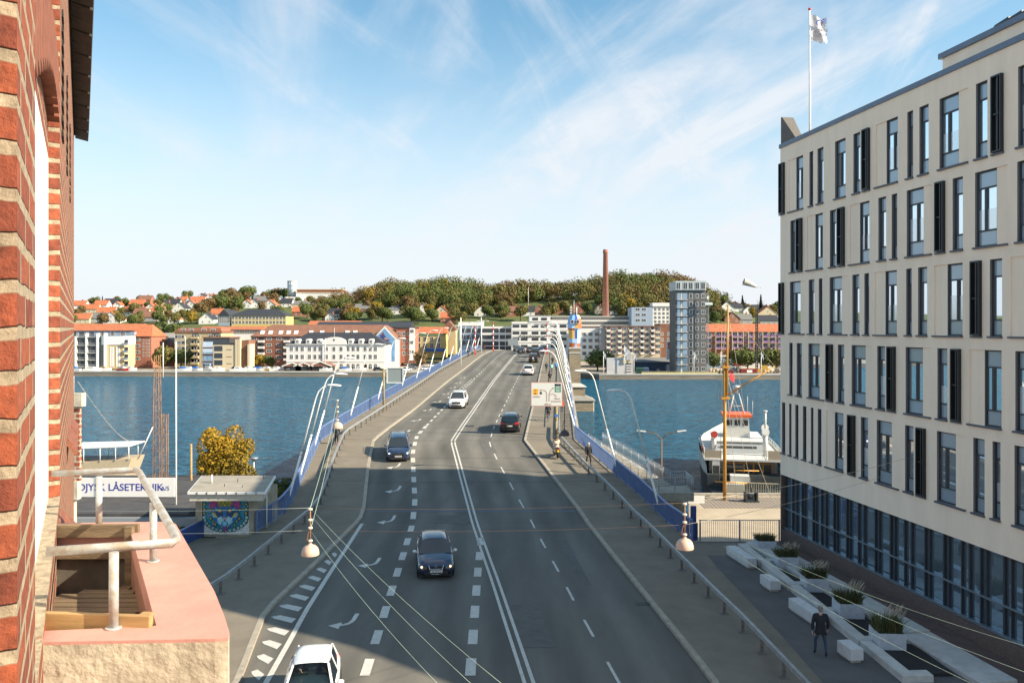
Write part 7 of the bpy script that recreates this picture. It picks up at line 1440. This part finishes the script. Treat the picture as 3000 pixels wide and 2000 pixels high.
for pts in ([(-4.2,3.6,4.32),(-4.3,9,4.32),(-4.2,16,4.32)],[(4.1,3.6,4.32),(4.2,9,4.32),(4.1,16,4.32)],[(-4.2,3.6,4.32),(-2,3.55,4.32)],[(2,3.55,4.32),(4.1,3.6,4.32)]):
    for hh in (.5,1.0): t.tube([(a,b,c+hh) for a,b,c in pts],.035,5)
    for a,b in zip(pts,pts[1:]):
        for k in range(5): q=Vector(a).lerp(Vector(b),k/5); t.tube([q,q+Vector((0,0,1))],.03,4)
t.build('deck_railing',fw_,fer)
t=MB(); t.box(-4.27,-4.24,4,14,4.4,5.2); t.box(-4.2,-2.4,3.52,3.55,4.4,5.25); t.box(2.6,4.1,3.52,3.55,4.35,5.4); t.build('deck_screen',mat('canvas_tan',(.45,.36,.26),.9),fer)
t=MB(); t.tube([(-4.32,7,4.9),(-4.42,7,4.9)],.36,12); t.build('lifebuoy',orr,fer)
t=MB(); t.box(-2.4,3.6,.1,.18,1.2,1.32); t.box(-2.4,3.6,.1,.18,2.35,2.45); [t.box(-2.4+k*.24,-2.33+k*.24,.12,.16,1.3,2.4) for k in range(26)]; t.build('stern_gate',wm['c'],fer)
t=MB(); t.box(-2.2,-.2,.4,2.0,1.25,2.15); t.box(-1.6,.4,1.2,2.6,2.15,2.9); t.box(-3.4,-2.6,3.4,4.4,1.3,4.1); t.build('deck_locker',fw_,fer)
t=MB(); t.box(-3.35,-2.65,3.35,3.4,1.4,3.6); [t.box(-3.5,-2.4,3.0+k*.3,3.3+k*.3,1.4+k*.4,1.48+k*.4) for k in range(6)]; t.build('companion_stair',darkf,fer)
t=MB(); [t.box(-4.44+.02*k,-4.38+.02*k,9+k*2.2,9.9+k*2.2,2.9,3.6) for k in range(3)]; t.box(-4.12,-4.02,4.2,4.6,2.2,3.9); t.build('side_window',pane,fer)
t=MB(); t.tube([(4.0,.3,1.2),(4.0,.3,2.9)],.22,8); t.box(3.6,4.4,.1,.9,1.2,2.4); t.build('bollard_post',hk,fer); t=MB(); t.box(3.5,4.5,0,.8,2.4,2.6); t.build('red_cap',orr,fer)
# wooden mast with derrick on the quay
md=77.4; mx_=Xp(2123,md); e=empty('ship_mast',(mx_,md,2.03),'tall orange varnished wooden mast standing on the quay in front of the ferry','mast')
t=MB(); t.tube([(0,0,0),(0,0,13.6)],[.18,.15],12); t.build('lower_mast',yell,e); t=MB(); t.tube([(.14,-.25,10.2),(.3,-.1,19.2)],[.12,.07],10); t.build('topmast',yell,e)
t=MB(); t.tube([(.0,0,10.2),(4.6,-1,13.2)],[.09,.06],8); t.build('derrick',yell,e); t=MB(); t.tube([(-.9,.2,1.8),(2.3,.2,1.6)],.07,8); t.tube([(.9,.1,2.9),(3.5,.4,2.8)],.06,8); t.build('lower_boom',yell,e)
t=MB(); t.box(-.4,.45,-.4,.3,9.95,10.15); t.box(-.3,.45,-.4,.25,13.0,13.2); t.build('mast_top',yell,e)
t=MB(); [t.tube([p,q],.02,4) for p,q in (((0,0,13.6),(1.0,-.8,0)),((0,0,13.6),(2.7,-.9,0)),((.2,0,12),(4.6,-.4,0)),((.3,-.1,18.9),(-.6,.5,10)),((.3,-.1,18.9),(4.6,-1,13.2)),((.3,-.1,18.5),(2.2,.9,9)),((-.2,0,13.5),(-.5,0,1.8)))]; t.build('rigging',mat('rope',(.45,.40,.32),.9),e)
t=MB(); t.face([(.45,-.1,12.6),(1.0,.1,12.3),(.95,0,11.5),(.5,-.1,11.9)]); t.build('pennant',mat('flag_red',(.6,.03,.03),.7),e,recalc=False)
e=empty('deck_winch',(mx_+2.4,md-.6,2.03),'small black rusty deck winch beside the wooden mast','winch'); t=MB(); t.tube([(-.5,0,.5),(.5,0,.5)],.28,12); t.box(-.6,-.45,-.4,.4,0,.9); t.box(.45,.6,-.4,.4,0,.9); t.tube([(0,-.3,.9),(.1,.1,1.7)],.05,6); t.box(-.7,.7,-.5,.5,0,.1); t.build('drum',hk,e)
e=empty('windsock_kite',(Xp(2198,90),90,Zp(836,90)),'fish shaped windsock flying high on a line above the wooden mast','windsock'); t=MB(); t.tube([(-.75,0,.42),(-.2,0,.25),(.45,0,-.05),(.72,.0,-.2),(.95,0,-.22)],[.40,.34,.2,.06,.03],12,0,False); t.tube([(.72,0,-.2),(1.2,0,0),(1.15,0,-.35)],.02,4); t.build('sock',[mat('sock_cloth',(.42,.36,.25),.8,col2=(.62,.6,.58),scale=2.5)],e,recalc=False); t=MB(); t.tube([(-.7,0,.2),(Xp(2133,77.4)-Xp(2198,90),-12.6,23.2-Zp(836,90))],.015,4); t.build('line',MAT['rope'],e)
e=empty('quay_sign',(Xp(2045,72),72,2.03),'small white board sign on a post at the quay edge near the landing','sign'); t=MB(); t.box(-.9,.6,-.03,.03,.9,1.6); t.build('board',wmet,e); t=MB(); t.box(-.9,-.8,-.05,-.03,0,.9); t.build('post',galv,e)
# ---------------------------------------------------------------- stairs and landing on the right of the bridge
lb=Vector((11.5,56,2)); e=empty('river_stairs',lb,'concrete stairs and landing with grey railings descending from the right parapet','stairs')
t=MB(); t.box(10.2,12.75,55,57.6,6.85,7.45); t.build('landing',conc,e,world=True); t=MB(); t.tube([(11.2,56,2),(11.2,56,6.85)],.28,14); t.tube([(11.0,52.5,2),(11.0,52.5,6.0)],.28,14); t.build('column',concl,e,world=True)
t=MB(); t.box(10.35,12.6,57.3,57.6,2,6.85); t.build('back_wall',conc,e,world=True)
t=MB(); sA=Vector((X(eRP,66)+.5,66,rz(66)+.1)); sB=Vector((10.3,57.0,7.45)); n=22
for k in range(n):
    p=sA.lerp(sB,k/n); q=sA.lerp(sB,(k+1)/n); z=p.z; dr=(sB-sA); nr=Vector((-dr.y,dr.x,0)).normalized()*1.5
    if nr.x<0: nr=-nr
    t.hexa([(p.x,p.y,z-.75),(p.x+nr.x,p.y+nr.y,z-.75),(q.x+nr.x,q.y+nr.y,z-.75),(q.x,q.y,z-.75)],[(p.x,p.y,z),(p.x+nr.x,p.y+nr.y,z),(q.x+nr.x,q.y+nr.y,z),(q.x,q.y,z)])
t.build('steps',conc,e,world=True)
def bars(pa,pb,nm='railing'):
    t=MB(); t.tube([pa+Vector((0,0,1.05)),pb+Vector((0,0,1.05))],.03,6); t.tube([pa+Vector((0,0,.12)),pb+Vector((0,0,.12))],.02,6); n=int((pb-pa).length/.14)
    for k in range(n+1): q=pa.lerp(pb,k/n); t.tube([q+Vector((0,0,.1)),q+Vector((0,0,1.05))],.012 if k%8 else .03,4)
    t.build(nm,galv,e,world=True)
dr=(sB-sA); nr=Vector((-dr.y,dr.x,0)).normalized()*1.45; nr=nr if nr.x>0 else -nr
bars(sA+nr,sB+nr); bars(sA+nr*.02,sB+nr*.02); bars(Vector((10.3,55.05,7.45)),Vector((12.7,55.05,7.45))); bars(Vector((12.7,55.05,7.45)),Vector((12.7,57.5,7.45))); bars(sB+nr,Vector((12.7,57.5,7.45)))
e=empty('street_lamp',(Xp(1938,70),70,2.0),'brown double armed street lamp rising from the quay behind the river stairs','street lamp'); zt=Zp(1282,70)-2; t=MB(); t.tube([(0,0,0),(0,0,zt)],[.09,.06],8); [t.tube([(0,0,zt-.1),(s*.5,0,zt+.35),(s*1.1,0,zt+.5),(s*2.0,0,zt+.62)],[.05,.045,.04,.035],6) for s in (-1,1)]; t.build('mast',mat('brown_steel',(.16,.10,.06),.6),e)
for s in (-1,1): t=MB(); t.hexa([(s*1.4,-.1,zt+.52),(s*2.2,-.08,zt+.62),(s*2.2,.08,zt+.62),(s*1.4,.1,zt+.52)],[(s*1.4,-.1,zt+.62),(s*2.2,-.08,zt+.70),(s*2.2,.08,zt+.70),(s*1.4,.1,zt+.62)]); t.build('lamp_head',wmet,e)
# ---------------------------------------------------------------- coloured control tower on its stone pier
td=180; e=empty('bridge_tower',(Xp(1686,td),td+1.5,0),'bridge control tower painted in blue and orange facets on a tall stone pier','tower')
stonem=brickmat('pier_stone',(.36,.29,.20),(.28,.22,.15),(.22,.18,.13),bw=1.3,bh=.5,ms=.04,plane='both')
zt=Zp(1022,td); hx=(1702-1669)/2*td/F
t=MB(); t.box(-hx,hx,0,3.2,-1,zt); t.build('pier_shaft',stonem,e)
t=MB(); t.box(-hx-.15,hx+.15,-.15,3.4,zt,zt+.35); t.box(-hx-.1,hx+.1,-.1,3.3,zt-1.1,zt-.85); t.build('pier_cap',concl,e)
b1,b2=Zp(1168,td),Zp(1152,td)
x1=Xp(1740,td)-Xp(1686,td); t=MB(); t.hexa([(-4,-3,-1),(x1-.3,-3,-1),(x1,-2,-1),(x1,5,-1),(-4,5,-1)],[(-4,-3,b1-.3),(x1-.3,-3,b1-.3),(x1,-2,b1-.3),(x1,5,b1-.3),(-4,5,b1-.3)]); t.build('pier_base',stonem,e)
t=MB(); t.hexa([(-4,-3.3,b1-.3),(x1+.3,-3.3,b1-.3),(x1+.4,5.2,b1-.3),(-4,5.2,b1-.3)],[(-3,-1,b1+.9),(x1-1.6,-1,b1+.5),(x1-1.6,4,b1+.5),(-3,4,b1+.9)]); t.build('pier_slope',mat('slate_stone',(.24,.23,.21),.8,var=.2),e)
t=MB(); t.box(-2,x1-1.9,-.2,4,b1+.6,b1+2.6); t.build('pier_upper',stonem,e); t=MB(); t.hexa([(-2,-.5,b1+2.6),(x1-1.5,-.5,b1+2.6),(x1-1.5,4.2,b1+2.6),(-2,4.2,b1+2.6)],[(-1.5,.6,b1+4.6),(-.9,.6,b1+4.6),(-.9,3,b1+4.6),(-1.5,3,b1+4.6)]); t.build('pier_roof',concl,e)
fc_=[mat('facet_'+n,c,.35) for n,c in (('sky',(.24,.45,.75)),('pale',(.42,.60,.85)),('royal',(.04,.13,.55)),('orange',(.62,.15,.05)),('cream',(.75,.62,.40)),('yellow',(.75,.45,.12)),('deep',(.03,.08,.30)))]
Zb,Z1,Z2,Z3=zt+.35,Zp(967,td),Zp(960,td),Zp(922,td)
def lvl(z,r): return [(r*sx_,1.6+r*sy_*.95,z) for sx_,sy_ in ((-.45,-1),(.45,-1),(1,-.4),(1,.4),(.45,1),(-.45,1),(-1,.4),(-1,-.4))]
LV=[lvl(Zb,hx*.8),lvl(Zb+1,hx*1.0),lvl(lerp(Zb,Z1,.5),hx*1.02),lvl(Z1,hx*1.05),lvl(Z1+.4,hx*1.22),lvl(lerp(Z1,Z3,.42),hx*1.24),lvl(Z3-.8,hx*1.1),lvl(Z3,hx*.8)]
pat=[[1,3,3,3,0,2,1,3],[1,1,1,1,0,3,0,1],[2,1,1,1,2,3,5,5],[1,0,1,0,2,3,3,3],[5,3,3,3,0,1,1,1],[2,3,3,5,0,1,0,0],[2,4,4,3,0,1,1,0]]
t=MB()
for i,(a,b) in enumerate(zip(LV,LV[1:])):
    for j in range(8):
        q=[a[j],a[(j+1)%8],b[(j+1)%8],b[j]]
        if j==0: # split the front in triangles for the faceted look
            m0=Vector(q[0]).lerp(Vector(q[1]),.5); m1=Vector(q[3]).lerp(Vector(q[2]),.5); t.face([q[0],m0,m1,q[3]],pat[i][7]); t.face([m0,q[1],q[2],m1],pat[i][0])
        else: t.face(q,pat[i][j])
t.face(LV[-1],1); t.build('painted_cabin',fc_,e,recalc=False)
zw=lerp(Z1,Z3,.56)
for s in (-1,1): t=MB(); t.box(s*.62-.42,s*.62+.42,1.6-hx*1.24-.22,1.6-hx*1.1,zw-.42,zw+.42); t.build('window',concl,e); t=MB(); t.box(s*.62-.26,s*.62+.26,1.6-hx*1.24-.25,1.6-hx*1.24-.21,zw-.28,zw+.28); t.build('window_pane',pane,e)
t=MB(); t.tube([(-.1,1.6,Z3),(-.1,1.6,Z3+3.4)],.05,5); t.tube([(.5,1.6,Z3),(.5,1.6,Z3+1.8)],.12,6); t.tube([(-.8,1.6,Z3),(-.8,1.6,Z3+2.2)],.06,5); [t.box(-1.1,-.5,1.4,1.8,Z3+.4+k*.6,Z3+.55+k*.6) for k in range(3)]; t.build('antenna',wmet,e)
# barrier poles, red and white
rw_=mat('red_paint',(.55,.04,.03),.5)
for i,(px,d_,y0,lab) in enumerate([(1445,205,943,'red and white level barrier pole at the crest, left side'),(1392,180,955,'red and white barrier post beside the left parapet near the crest'),(1603,183,945,'red and white signal pole at the crest, right side')]):
    x=Xp(px,d_); z0=rz(d_)+.1; e=empty('barrier_pole',(x,d_,z0),lab,'barrier'); zt=Zp(y0,d_)-z0; n=10
    for m_,o_,nm in ((steelw,0,'white_band'),(rw_,1,'red_band')):
        t=MB(); [t.tube([(0,0,zt*k/n),(0,0,zt*(k+1)/n)],.13,8) for k in range(n) if k%2==o_]; t.build(nm,m_,e)
    t=MB(); t.box(-.2,.2,-.15,.2,0,.6); t.build('drive_box',rw_,e)
    if i==2: t=MB(); t.tube([(0,0,zt*.82),(-.8,0,zt*.9),(-3.2,0,zt*.92)],.06,6); t.box(-3.9,-3.1,-.2,.2,zt*.9,zt*.96); t.build('signal_arm',wmet,e)
for px,y0,d_,lab in [(1350,930,146,'plain vertical white mast by the left parapet, lower of two'),(1410,930,186,'plain vertical white mast by the left parapet near the crest')]:
    x=Xp(px,d_); e=empty('mast',(x,d_,rz(d_)+.1),lab,'mast'); t=MB(); t.tube([(0,0,0),(0,0,Zp(y0,d_)-rz(d_)-.1)],.10,8); t.build('pole',steelw,e)
# ---------------------------------------------------------------- road signs
sd_=70.3; sx0,sx1,sz0,sz1=Xp(1555,sd_),Xp(1648,sd_),Zp(1190,sd_),Zp(1119,sd_); zg=rz(sd_)+.12; xo=Xp(1630,sd_)
e=empty('direction_sign',(xo,sd_,zg),'large pale direction sign with road numbers on a single post, right of the road','road sign'); SB=Vector(e.location)
brd=mat('sign_white',(.72,.72,.68),.5); pk=mat('sign_border',(.50,.22,.18),.6)
t=MB(); t.box(sx0,sx1,sd_-.03,sd_+.03,sz0,sz1); t.build('border',pk,e,world=True); t=MB(); t.box(sx0+.06,sx1-.06,sd_-.036,sd_-.03,sz0+.06,sz1-.06); t.build('panel',brd,e,world=True)
t=MB(); t.tube([(0,0,0),(0,0,sz0-zg)],.12,10); t.build('post',mat('weathered_post',(.30,.22,.09),.7,var=.3,scale=3),e)
sw,shh=sx1-sx0,sz1-sz0
def sp2(u,v,k=0): return Vector((sx0+u*sw,sd_-.045-k*.004,sz0+v*shh))
arm=mat('faded_arrow',(.48,.33,.30),.7); t=MB()
def stroke(pts,w):
    for a,b in zip(pts,pts[1:]):
        p,q=sp2(*a),sp2(*b); n_=Vector((-(q.z-p.z),0,q.x-p.x)).normalized()*w/2; t.face([p+n_,p-n_,q-n_,q+n_])
stroke([(.50,.20),(.50,.55),(.47,.63),(.40,.67),(.30,.67)],.075); stroke([(.58,.20),(.58,.50),(.61,.62),(.66,.70),(.70,.76)],.075); stroke([(.60,.47),(.66,.52),(.72,.51),(.78,.45)],.07)
for a in ([(.27,.67),(.32,.71),(.32,.63)],[(.73,.80),(.67,.76),(.72,.71)],[(.82,.40),(.80,.48),(.75,.43)]): t.face([sp2(*q) for q in a])
t.build('arrows',arm,e,world=True,recalc=False)
def plq(u0,u1,v0,v1,m,nm='road_number_plate'): t=MB(); t.face([sp2(u0,v0,-1.5),sp2(u1,v0,-1.5),sp2(u1,v1,-1.5),sp2(u0,v1,-1.5)]); t.build(nm,m,e,world=True,recalc=False)
og=mat('sign_orange',(.80,.42,.02),.5); gn=mat('sign_green',(.03,.28,.18),.5)
plq(.06,.24,.60,.72,og); plq(.06,.24,.48,.59,og); plq(.75,.95,.71,.82,gn); plq(.75,.95,.585,.695,gn); plq(.75,.95,.835,.93,MAT['grey_print']); plq(.757,.943,.843,.922,brd); plq(.28,.355,.50,.60,MAT['grey_print']); plq(.288,.347,.508,.592,brd)
def st(s,u,v,sz,m): text(s,sz,m,e,sp2(u,v,2)-SB,bold=.004)
st('11',.15,.66,.2,MAT['sign_red']); st('55',.15,.535,.2,MAT['sign_red']); st('E39',.85,.765,.2,steelw); st('E45',.85,.64,.2,steelw); st('180',.85,.88,.18,greyp); st('Løkken',.19,.41,.22,arm); st('Havn',.84,.33,.24,arm); st('Centrum',.80,.22,.24,arm); st('400 m',.54,.09,.24,arm)
t=MB(); t.face([sp2(.29,.55),sp2(.34,.58),sp2(.34,.52)]); t.build('plane_symbol',greyp,e,world=True,recalc=False)
t=MB(); t.tube([(0,-.13,1.75),(0,-.125,1.75)],.15,12); t.build('blue_disc',mat('sign_bluedisc',(.05,.2,.6),.5),e)
for k in range(5): t=MB(); t.box(-.05,.05,-.135,-.12,.5+k*.16,.58+k*.16); t.build('sticker',steelw,e)
bd=86.0; e=empty('direction_sign',(Xp(1124,bd),bd,rz(bd)+.12),'road sign seen from its grey back on a wooden coloured post by the left barrier','road sign'); zg=rz(bd)+.12
t=MB(); t.tube([(0,0,0),(0,0,Zp(1080,bd)-zg)],.12,10); t.build('post',MAT['weathered_post'],e)
t=MB(); x0,x1,z0,z1=Xp(1133,bd)-e.location.x,Xp(1182,bd)-e.location.x,Zp(1122,bd)-zg,Zp(1076,bd)-zg; t.box(x0,x1,-.1,-.02,z0,z0+.09); t.box(x0,x1,-.1,-.02,z1-.09,z1); t.box(x0,x0+.09,-.1,-.02,z0+.09,z1-.09); t.box(x1-.09,x1,-.1,-.02,z0+.09,z1-.09); t.box(x0+.09,x1-.09,-.04,-.02,z0+.09,z1-.09,1); t.box(-.05,x1,.0,.06,z0+.2,z0+.28,0); t.box(-.05,x1,.0,.06,z1-.28,z1-.2,0); t.build('back_panel',[wmet,mat('grey_panel',(.24,.28,.29),.6)],e)
bd=182; e=empty('direction_sign',(Xp(1503,bd+20),bd+20,rz(bd+20)),'small dark road sign seen from behind at the crest between the lanes','road sign'); t=MB(); t.box(-.05,.05,0,.1,0,2); t.build('post',galv,e); t=MB(); t.box(-1.3,1.3,-.05,0,1.6,3.3); t.build('board',MAT['grey_panel'],e)
# ---------------------------------------------------------------- lamps hung on wires
lampc=mat('lamp_shade_beige',(.60,.42,.32),.5); wire=mat('steel_wire',(.35,.38,.34),.5,metal=.3); gwire=mat('pale_green_wire',(.42,.55,.45),.6); insu=mat('rusty_fitting',(.32,.15,.06),.7)
wires=[]
def hang(px,pyb,ptop,wpx,dia,lab,dark=False):
    d=dia*F/wpx; x=Xp(px,d); zb=Zp(pyb,d); zt=Zp(ptop,d); r=dia/2; e=empty('hanging_lamp',(x,d,zb),lab,'street lamp'); hs=r*1.12
    t=MB(); t.lathe([(r*.98,0),(r,.02),(r*.97,hs*.35),(r*.86,hs*.65),(r*.6,hs*.9),(r*.25,hs*1.02),(r*.16,hs*1.15),(.001,hs*1.16)],22,closed=False); t.build('lamp_shade',mat('dark_lamp_shade',(.06,.045,.045),.5) if dark else lampc,e)
    h=zt-zb; t=MB(); t.tube([(0,0,hs*1.1),(0,0,h)],.018,8); t.tube([(-.02,0,hs*1.2),(-.10,0,hs*1.35),(-.06,0,h*.45),(.0,0,h*.55)],.012,6); t.build('hanger_rod',blackm if dark else insu,e)
    if not dark:
        t=MB(); [t.lathe([(.05,z_),(.07,z_+.03),(.05,z_+.06)],10) for z_ in (hs*1.3,h*.55,h*.72,h*.95)]; t.build('insulator',mat('ceramic',(.75,.70,.55),.3),e)
    return Vector((x,d,zt)),Vector((x,d,lerp(zb,zt,.52)))
a1,a1m=hang(909,1624,1487,52,.50,'beige domed lamp hanging on wires over the near left pavement')
a2,a2m=hang(2006,1606,1472,52,.50,'beige domed lamp hanging on wires over the near right pavement')
a3,a3m=hang(989,1254,1170,31,.50,'beige domed lamp hanging above the pedestrian on the left footway')
hang(1654,1276,1190,29,.50,'dark domed lamp hanging in front of the right footway below the road sign',True)
def cab(p,q,r,m,lab,sag=.15,n=10):
    t=MB(); t.tube([Vector(p).lerp(Vector(q),k/n)-Vector((0,0,sag*4*(k/n)*(1-k/n))) for k in range(n+1)],r,4); o=t.build('wire',m,None,lab,'wire','span wires over the road',loc=tuple(p)); return o
cab(a1,P(-250,1478,26),.007,wire,'thin wire from the near left lamp to the brick house side, upper'); cab(a1m,P(-250,1545,26),.007,wire,'thin wire from the near left lamp to the brick house side, lower')
cab(a1,a2,.004,MAT['brown_steel'],'thin rusty wire across the road between the near lamps, upper',.1); cab(a1m,a2m,.004,MAT['brown_steel'],'thin rusty wire across the road between the near lamps, lower',.1)
cab(a2,FM@Vector((10.5,0,13.6)),.008,MAT['rope'],'thin wire from the near right lamp up to the office facade'); cab(a2m,FM@Vector((9,0,12.6)),.006,MAT['rope'],'second thin wire from the near right lamp to the office facade')
cab(a1,a3,.008,gwire,'pale green wire joining the two left lamps',.25); cab(a1m,a3m,.008,gwire,'lower pale green wire joining the two left lamps',.25)
cab(a1,P(1480,2010,13.5),.0038,gwire,'pale green wire running from the near left lamp to lower right, top'); cab(a1+Vector((.1,0,-.3)),P(1400,2020,13.5),.0038,gwire,'pale green wire running from the near left lamp to lower right, middle'); cab(a1m,P(1290,2010,13.5),.0038,gwire,'pale green wire running from the near left lamp to lower right, bottom')
for i,(x0,y0,x1,y1) in enumerate([(2180,1590,3050,1905),(2160,1600,3050,1985),(2120,1600,2950,2050)]): cab(P(x0,y0,21.5),P(x1,y1,14),.0038,gwire,'pale green wire slanting over the plaza planters, %s of three'%['upper','middle','lower'][i])
cab(P(590,1098,45),a3,.012,wire,'long grey wire from the left reaching the far left hanging lamp',.3)
e=cab(P(228,1118,30),P(382,1292,84),.01,MAT['rope'],'string of small bulbs sloping down to the tour boat canopy',.5); 
p,q=P(228,1118,30),P(382,1292,84); t=MB()
for k in range(1,26): u=k/26; c=Vector(p).lerp(Vector(q),u)-Vector((0,0,.5*4*u*(1-u)))-Vector(p); t.ball(c,.035+.03*u,None,6,4)
t.build('bulb',lampg,e)
# ---------------------------------------------------------------- left middle distance
lt=mat('rusty_lattice',(.30,.16,.07),.8,var=.35,scale=2)
def lattice(x0,x1,yt,yb,d,lab,taper=1.0):
    a,b=Xp(x0,d),Xp(x1,d); zt,zb=Zp(yt,d),Zp(yb,d); w=(b-a)/2; e=empty('lattice_mast',((a+b)/2,d,zb),lab,'mast'); H_=zt-zb; t=MB(); n=int(H_/(w*2.2))
    for sx_ in (-1,1):
        for sy_ in (-1,1): t.tube([(sx_*w,sy_*w,0),(sx_*w*taper,sy_*w*taper,H_)],.022,4)
    for k in range(n):
        for (p1,p2) in (((-1,-1),(1,-1)),((1,-1),(1,1)),((1,1),(-1,1)),((-1,1),(-1,-1))):
            f=lambda q,z:(q[0]*w*lerp(1,taper,z/H_),q[1]*w*lerp(1,taper,z/H_),z); z0,z1=H_*k/n,H_*(k+1)/n; a_,b_=(p1,p2) if k%2 else (p2,p1); t.tube([f(a_,z0),f(b_,z1)],.011,3); t.tube([f(p1,z0),f(p2,z0)],.009,3)
    t.build('frame',lt,e); return e
lattice(450,472,1040,1510,56,'tall rusty lattice mast behind the balcony railing',.55); lattice(477,490,1212,1500,54,'shorter rusty lattice mast right of the tall one')
def pole(px,yt,yb,d,r,m,lab,nm='pole'): e=empty('mast',(Xp(px,d),d,Zp(yb,d)),lab,'mast'); t=MB(); t.tube([(0,0,0),(0,0,Zp(yt,d)-Zp(yb,d))],[r,r*.7],8); t.build(nm,m,e)
pole(516,1000,1545,50,.055,steelw,'plain white flagpole standing left of the painted kiosk'); pole(560,1300,1490,58,.11,mat('pole_wood',(.36,.24,.11),.8,var=.2),'short wooden pole in front of the golden tree'); pole(478,1003,1105,70,.05,steelw,'white tipped mast top beside the rusty lattice mast')
e=empty('street_lamp',(Xp(744,72),72,2.0),'glass bowled lamp on a thin post right of the golden tree','street lamp'); zt=Zp(1352,72)-2; t=MB(); t.tube([(0,0,0),(0,0,zt)],.05,6); t.build('post',wmet,e); t=MB(); t.lathe([(.08,zt),(.38,zt+.3),(.42,zt+.36),(.05,zt+.42)],12); t.build('lamp_bowl',galv,e)
# golden tree
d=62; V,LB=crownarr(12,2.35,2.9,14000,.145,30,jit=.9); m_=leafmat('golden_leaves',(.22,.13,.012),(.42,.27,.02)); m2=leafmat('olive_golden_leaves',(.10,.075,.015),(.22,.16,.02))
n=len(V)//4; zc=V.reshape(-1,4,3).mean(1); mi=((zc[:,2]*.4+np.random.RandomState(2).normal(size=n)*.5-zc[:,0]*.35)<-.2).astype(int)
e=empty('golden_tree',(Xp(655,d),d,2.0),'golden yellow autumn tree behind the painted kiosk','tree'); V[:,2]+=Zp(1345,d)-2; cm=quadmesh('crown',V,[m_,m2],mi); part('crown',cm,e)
t=MB(); random.seed(8); t.tube([(0,0,0),(.1,0,2.2),(0,.1,4.2),(.1,0,6.5)],[.22,.17,.11,.04],8)
for k in range(22): a=random.uniform(0,6.28); z=random.uniform(1.6,6); l=random.uniform(1.2,2.5); t.tube([(0,0,z),(math.cos(a)*l*.5,math.sin(a)*l*.5,z+l*.45),(math.cos(a)*l,math.sin(a)*l,z+l*1.0)],[.06,.035,.01],5)
t.build('trunk',barkm,e)
# tour boat stern with awning
td_=92; e=empty('tour_boat',(Xp(300,td_),td_,0),'tour boat with white striped awning and tan hull moored at the left','tour boat',None,R(0)); ox=Xp(300,td_)
def tb(px,py,dd=0): return (Xp(px,td_)-ox,dd,Zp(py,td_))
t=MB(); L1=Xp(120,td_)-ox; R1=Xp(405,td_)-ox; zt=Zp(1348,td_)
t.hexa([(L1,-2.2,-.5),(R1-1.6,-1.6,-.5),(R1-1.6,1.6,-.5),(L1,2.2,-.5)],[(L1,-2.5,zt-.2),(R1,-1.7,zt+.45),(R1,1.7,zt+.45),(L1,2.5,zt-.2)]); t.build('hull',mat('boat_tan',(.47,.38,.26),.7,var=.1),e)
t=MB(); t.hexa([(L1,-2.52,.9),(R1-.5,-1.76,1.6),(R1-.5,-1.6,1.6),(L1,-2.3,.9)],[(L1,-2.55,1.7),(R1-.2,-1.8,2.1),(R1-.2,-1.6,2.1),(L1,-2.3,1.7)]); t.build('white_stripe',fw_,e)
za=Zp(1297,td_); t=MB(); t.hexa([(L1,-2.6,za-.55),(R1-.1,-1.9,za-.15),(R1-.1,1.9,za-.15),(L1,2.6,za-.55)],[(L1,-2.6,za-.38),(R1-.1,-1.9,za),(R1-.1,1.9,za),(L1,2.6,za-.38)]); t.build('awning',mat('awning_white',(.70,.71,.72),.8),e)
t=MB(); [t.tube([(lerp(L1,R1,u),-2.5+.7*u,zt-.2+.6*u),(lerp(L1,R1,u),-2.5+.7*u,za-.5+.4*u)],.05,6) for u in (.2,.37,.54,.7,.85,.98)]; [t.tube([(lerp(L1,R1,u),2.5-.7*u,zt-.2+.6*u),(lerp(L1,R1,u),2.5-.7*u,za-.5+.4*u)],.05,6) for u in (.6,.92)]; t.build('awning_post',steelw,e)
t=MB(); t.tube([(R1,0,zt+.2),(R1+1.7,0,zt+3.9)],.06,6); t.build('flagstaff',steelw,e)
t=MB(); t.box(L1,R1-.3,-1.5,1.5,zt-.2,zt+.35); t.build('deck_seating',darkf,e)
# blue container and van by the water left of the bridge
e,w,h,o=block('container','blue steel container at the water behind the left parapet',798,848,1418,1462,78,3,mat('container_blue',(.03,.09,.28),.6),None,None,cat='container',zbase=2.0); addp(e,lambda t:[t.box(-w/2+.2*k+.05,-w/2+.2*k+.1,-.05,0,.1,h-.1) for k in range(int(w/.2))],'ribs',MAT['container_blue'])
random.seed(41)
V,_=crownarr(77,1.8,.9,900,.22,6); me=quadmesh('crown',V+np.array([0,0,.9]),lg)
for i,(px,d_,s,lab) in enumerate([(775,60,1,'dark green bush between the kiosk and the left parapet'),(800,66,1.1,'green bush behind the left parapet near the water'),(545,47,.8,'low hedge left of the blue wall')]):
    e=empty('bush',(Xp(px,d_),d_,5.2 if i<1 else (4.6 if i==1 else 5.9)),lab,'bush'); e.scale=(s,s,s); part('leaves',me,e); t=MB(); t.tube([(0,0,-3),(0,0,1)],.08,6); t.build('stem',barkm,e)
# piers carrying the bridge over the water
for i,y in enumerate((92,136,224,268)):
    x0,x1=X(eLP,y)-.2,X(eRP,y)+.2; t=MB(); t.box(x0+1,x1-1,y-1.2,y+1.2,-1,rz(y)-.95); t.build('bridge_pier',stonem,None,'stone bridge pier %s standing in the water under the road deck'%['nearest the near quay','second from the near quay','third from the near quay','nearest the far quay'][i],'bridge pier')
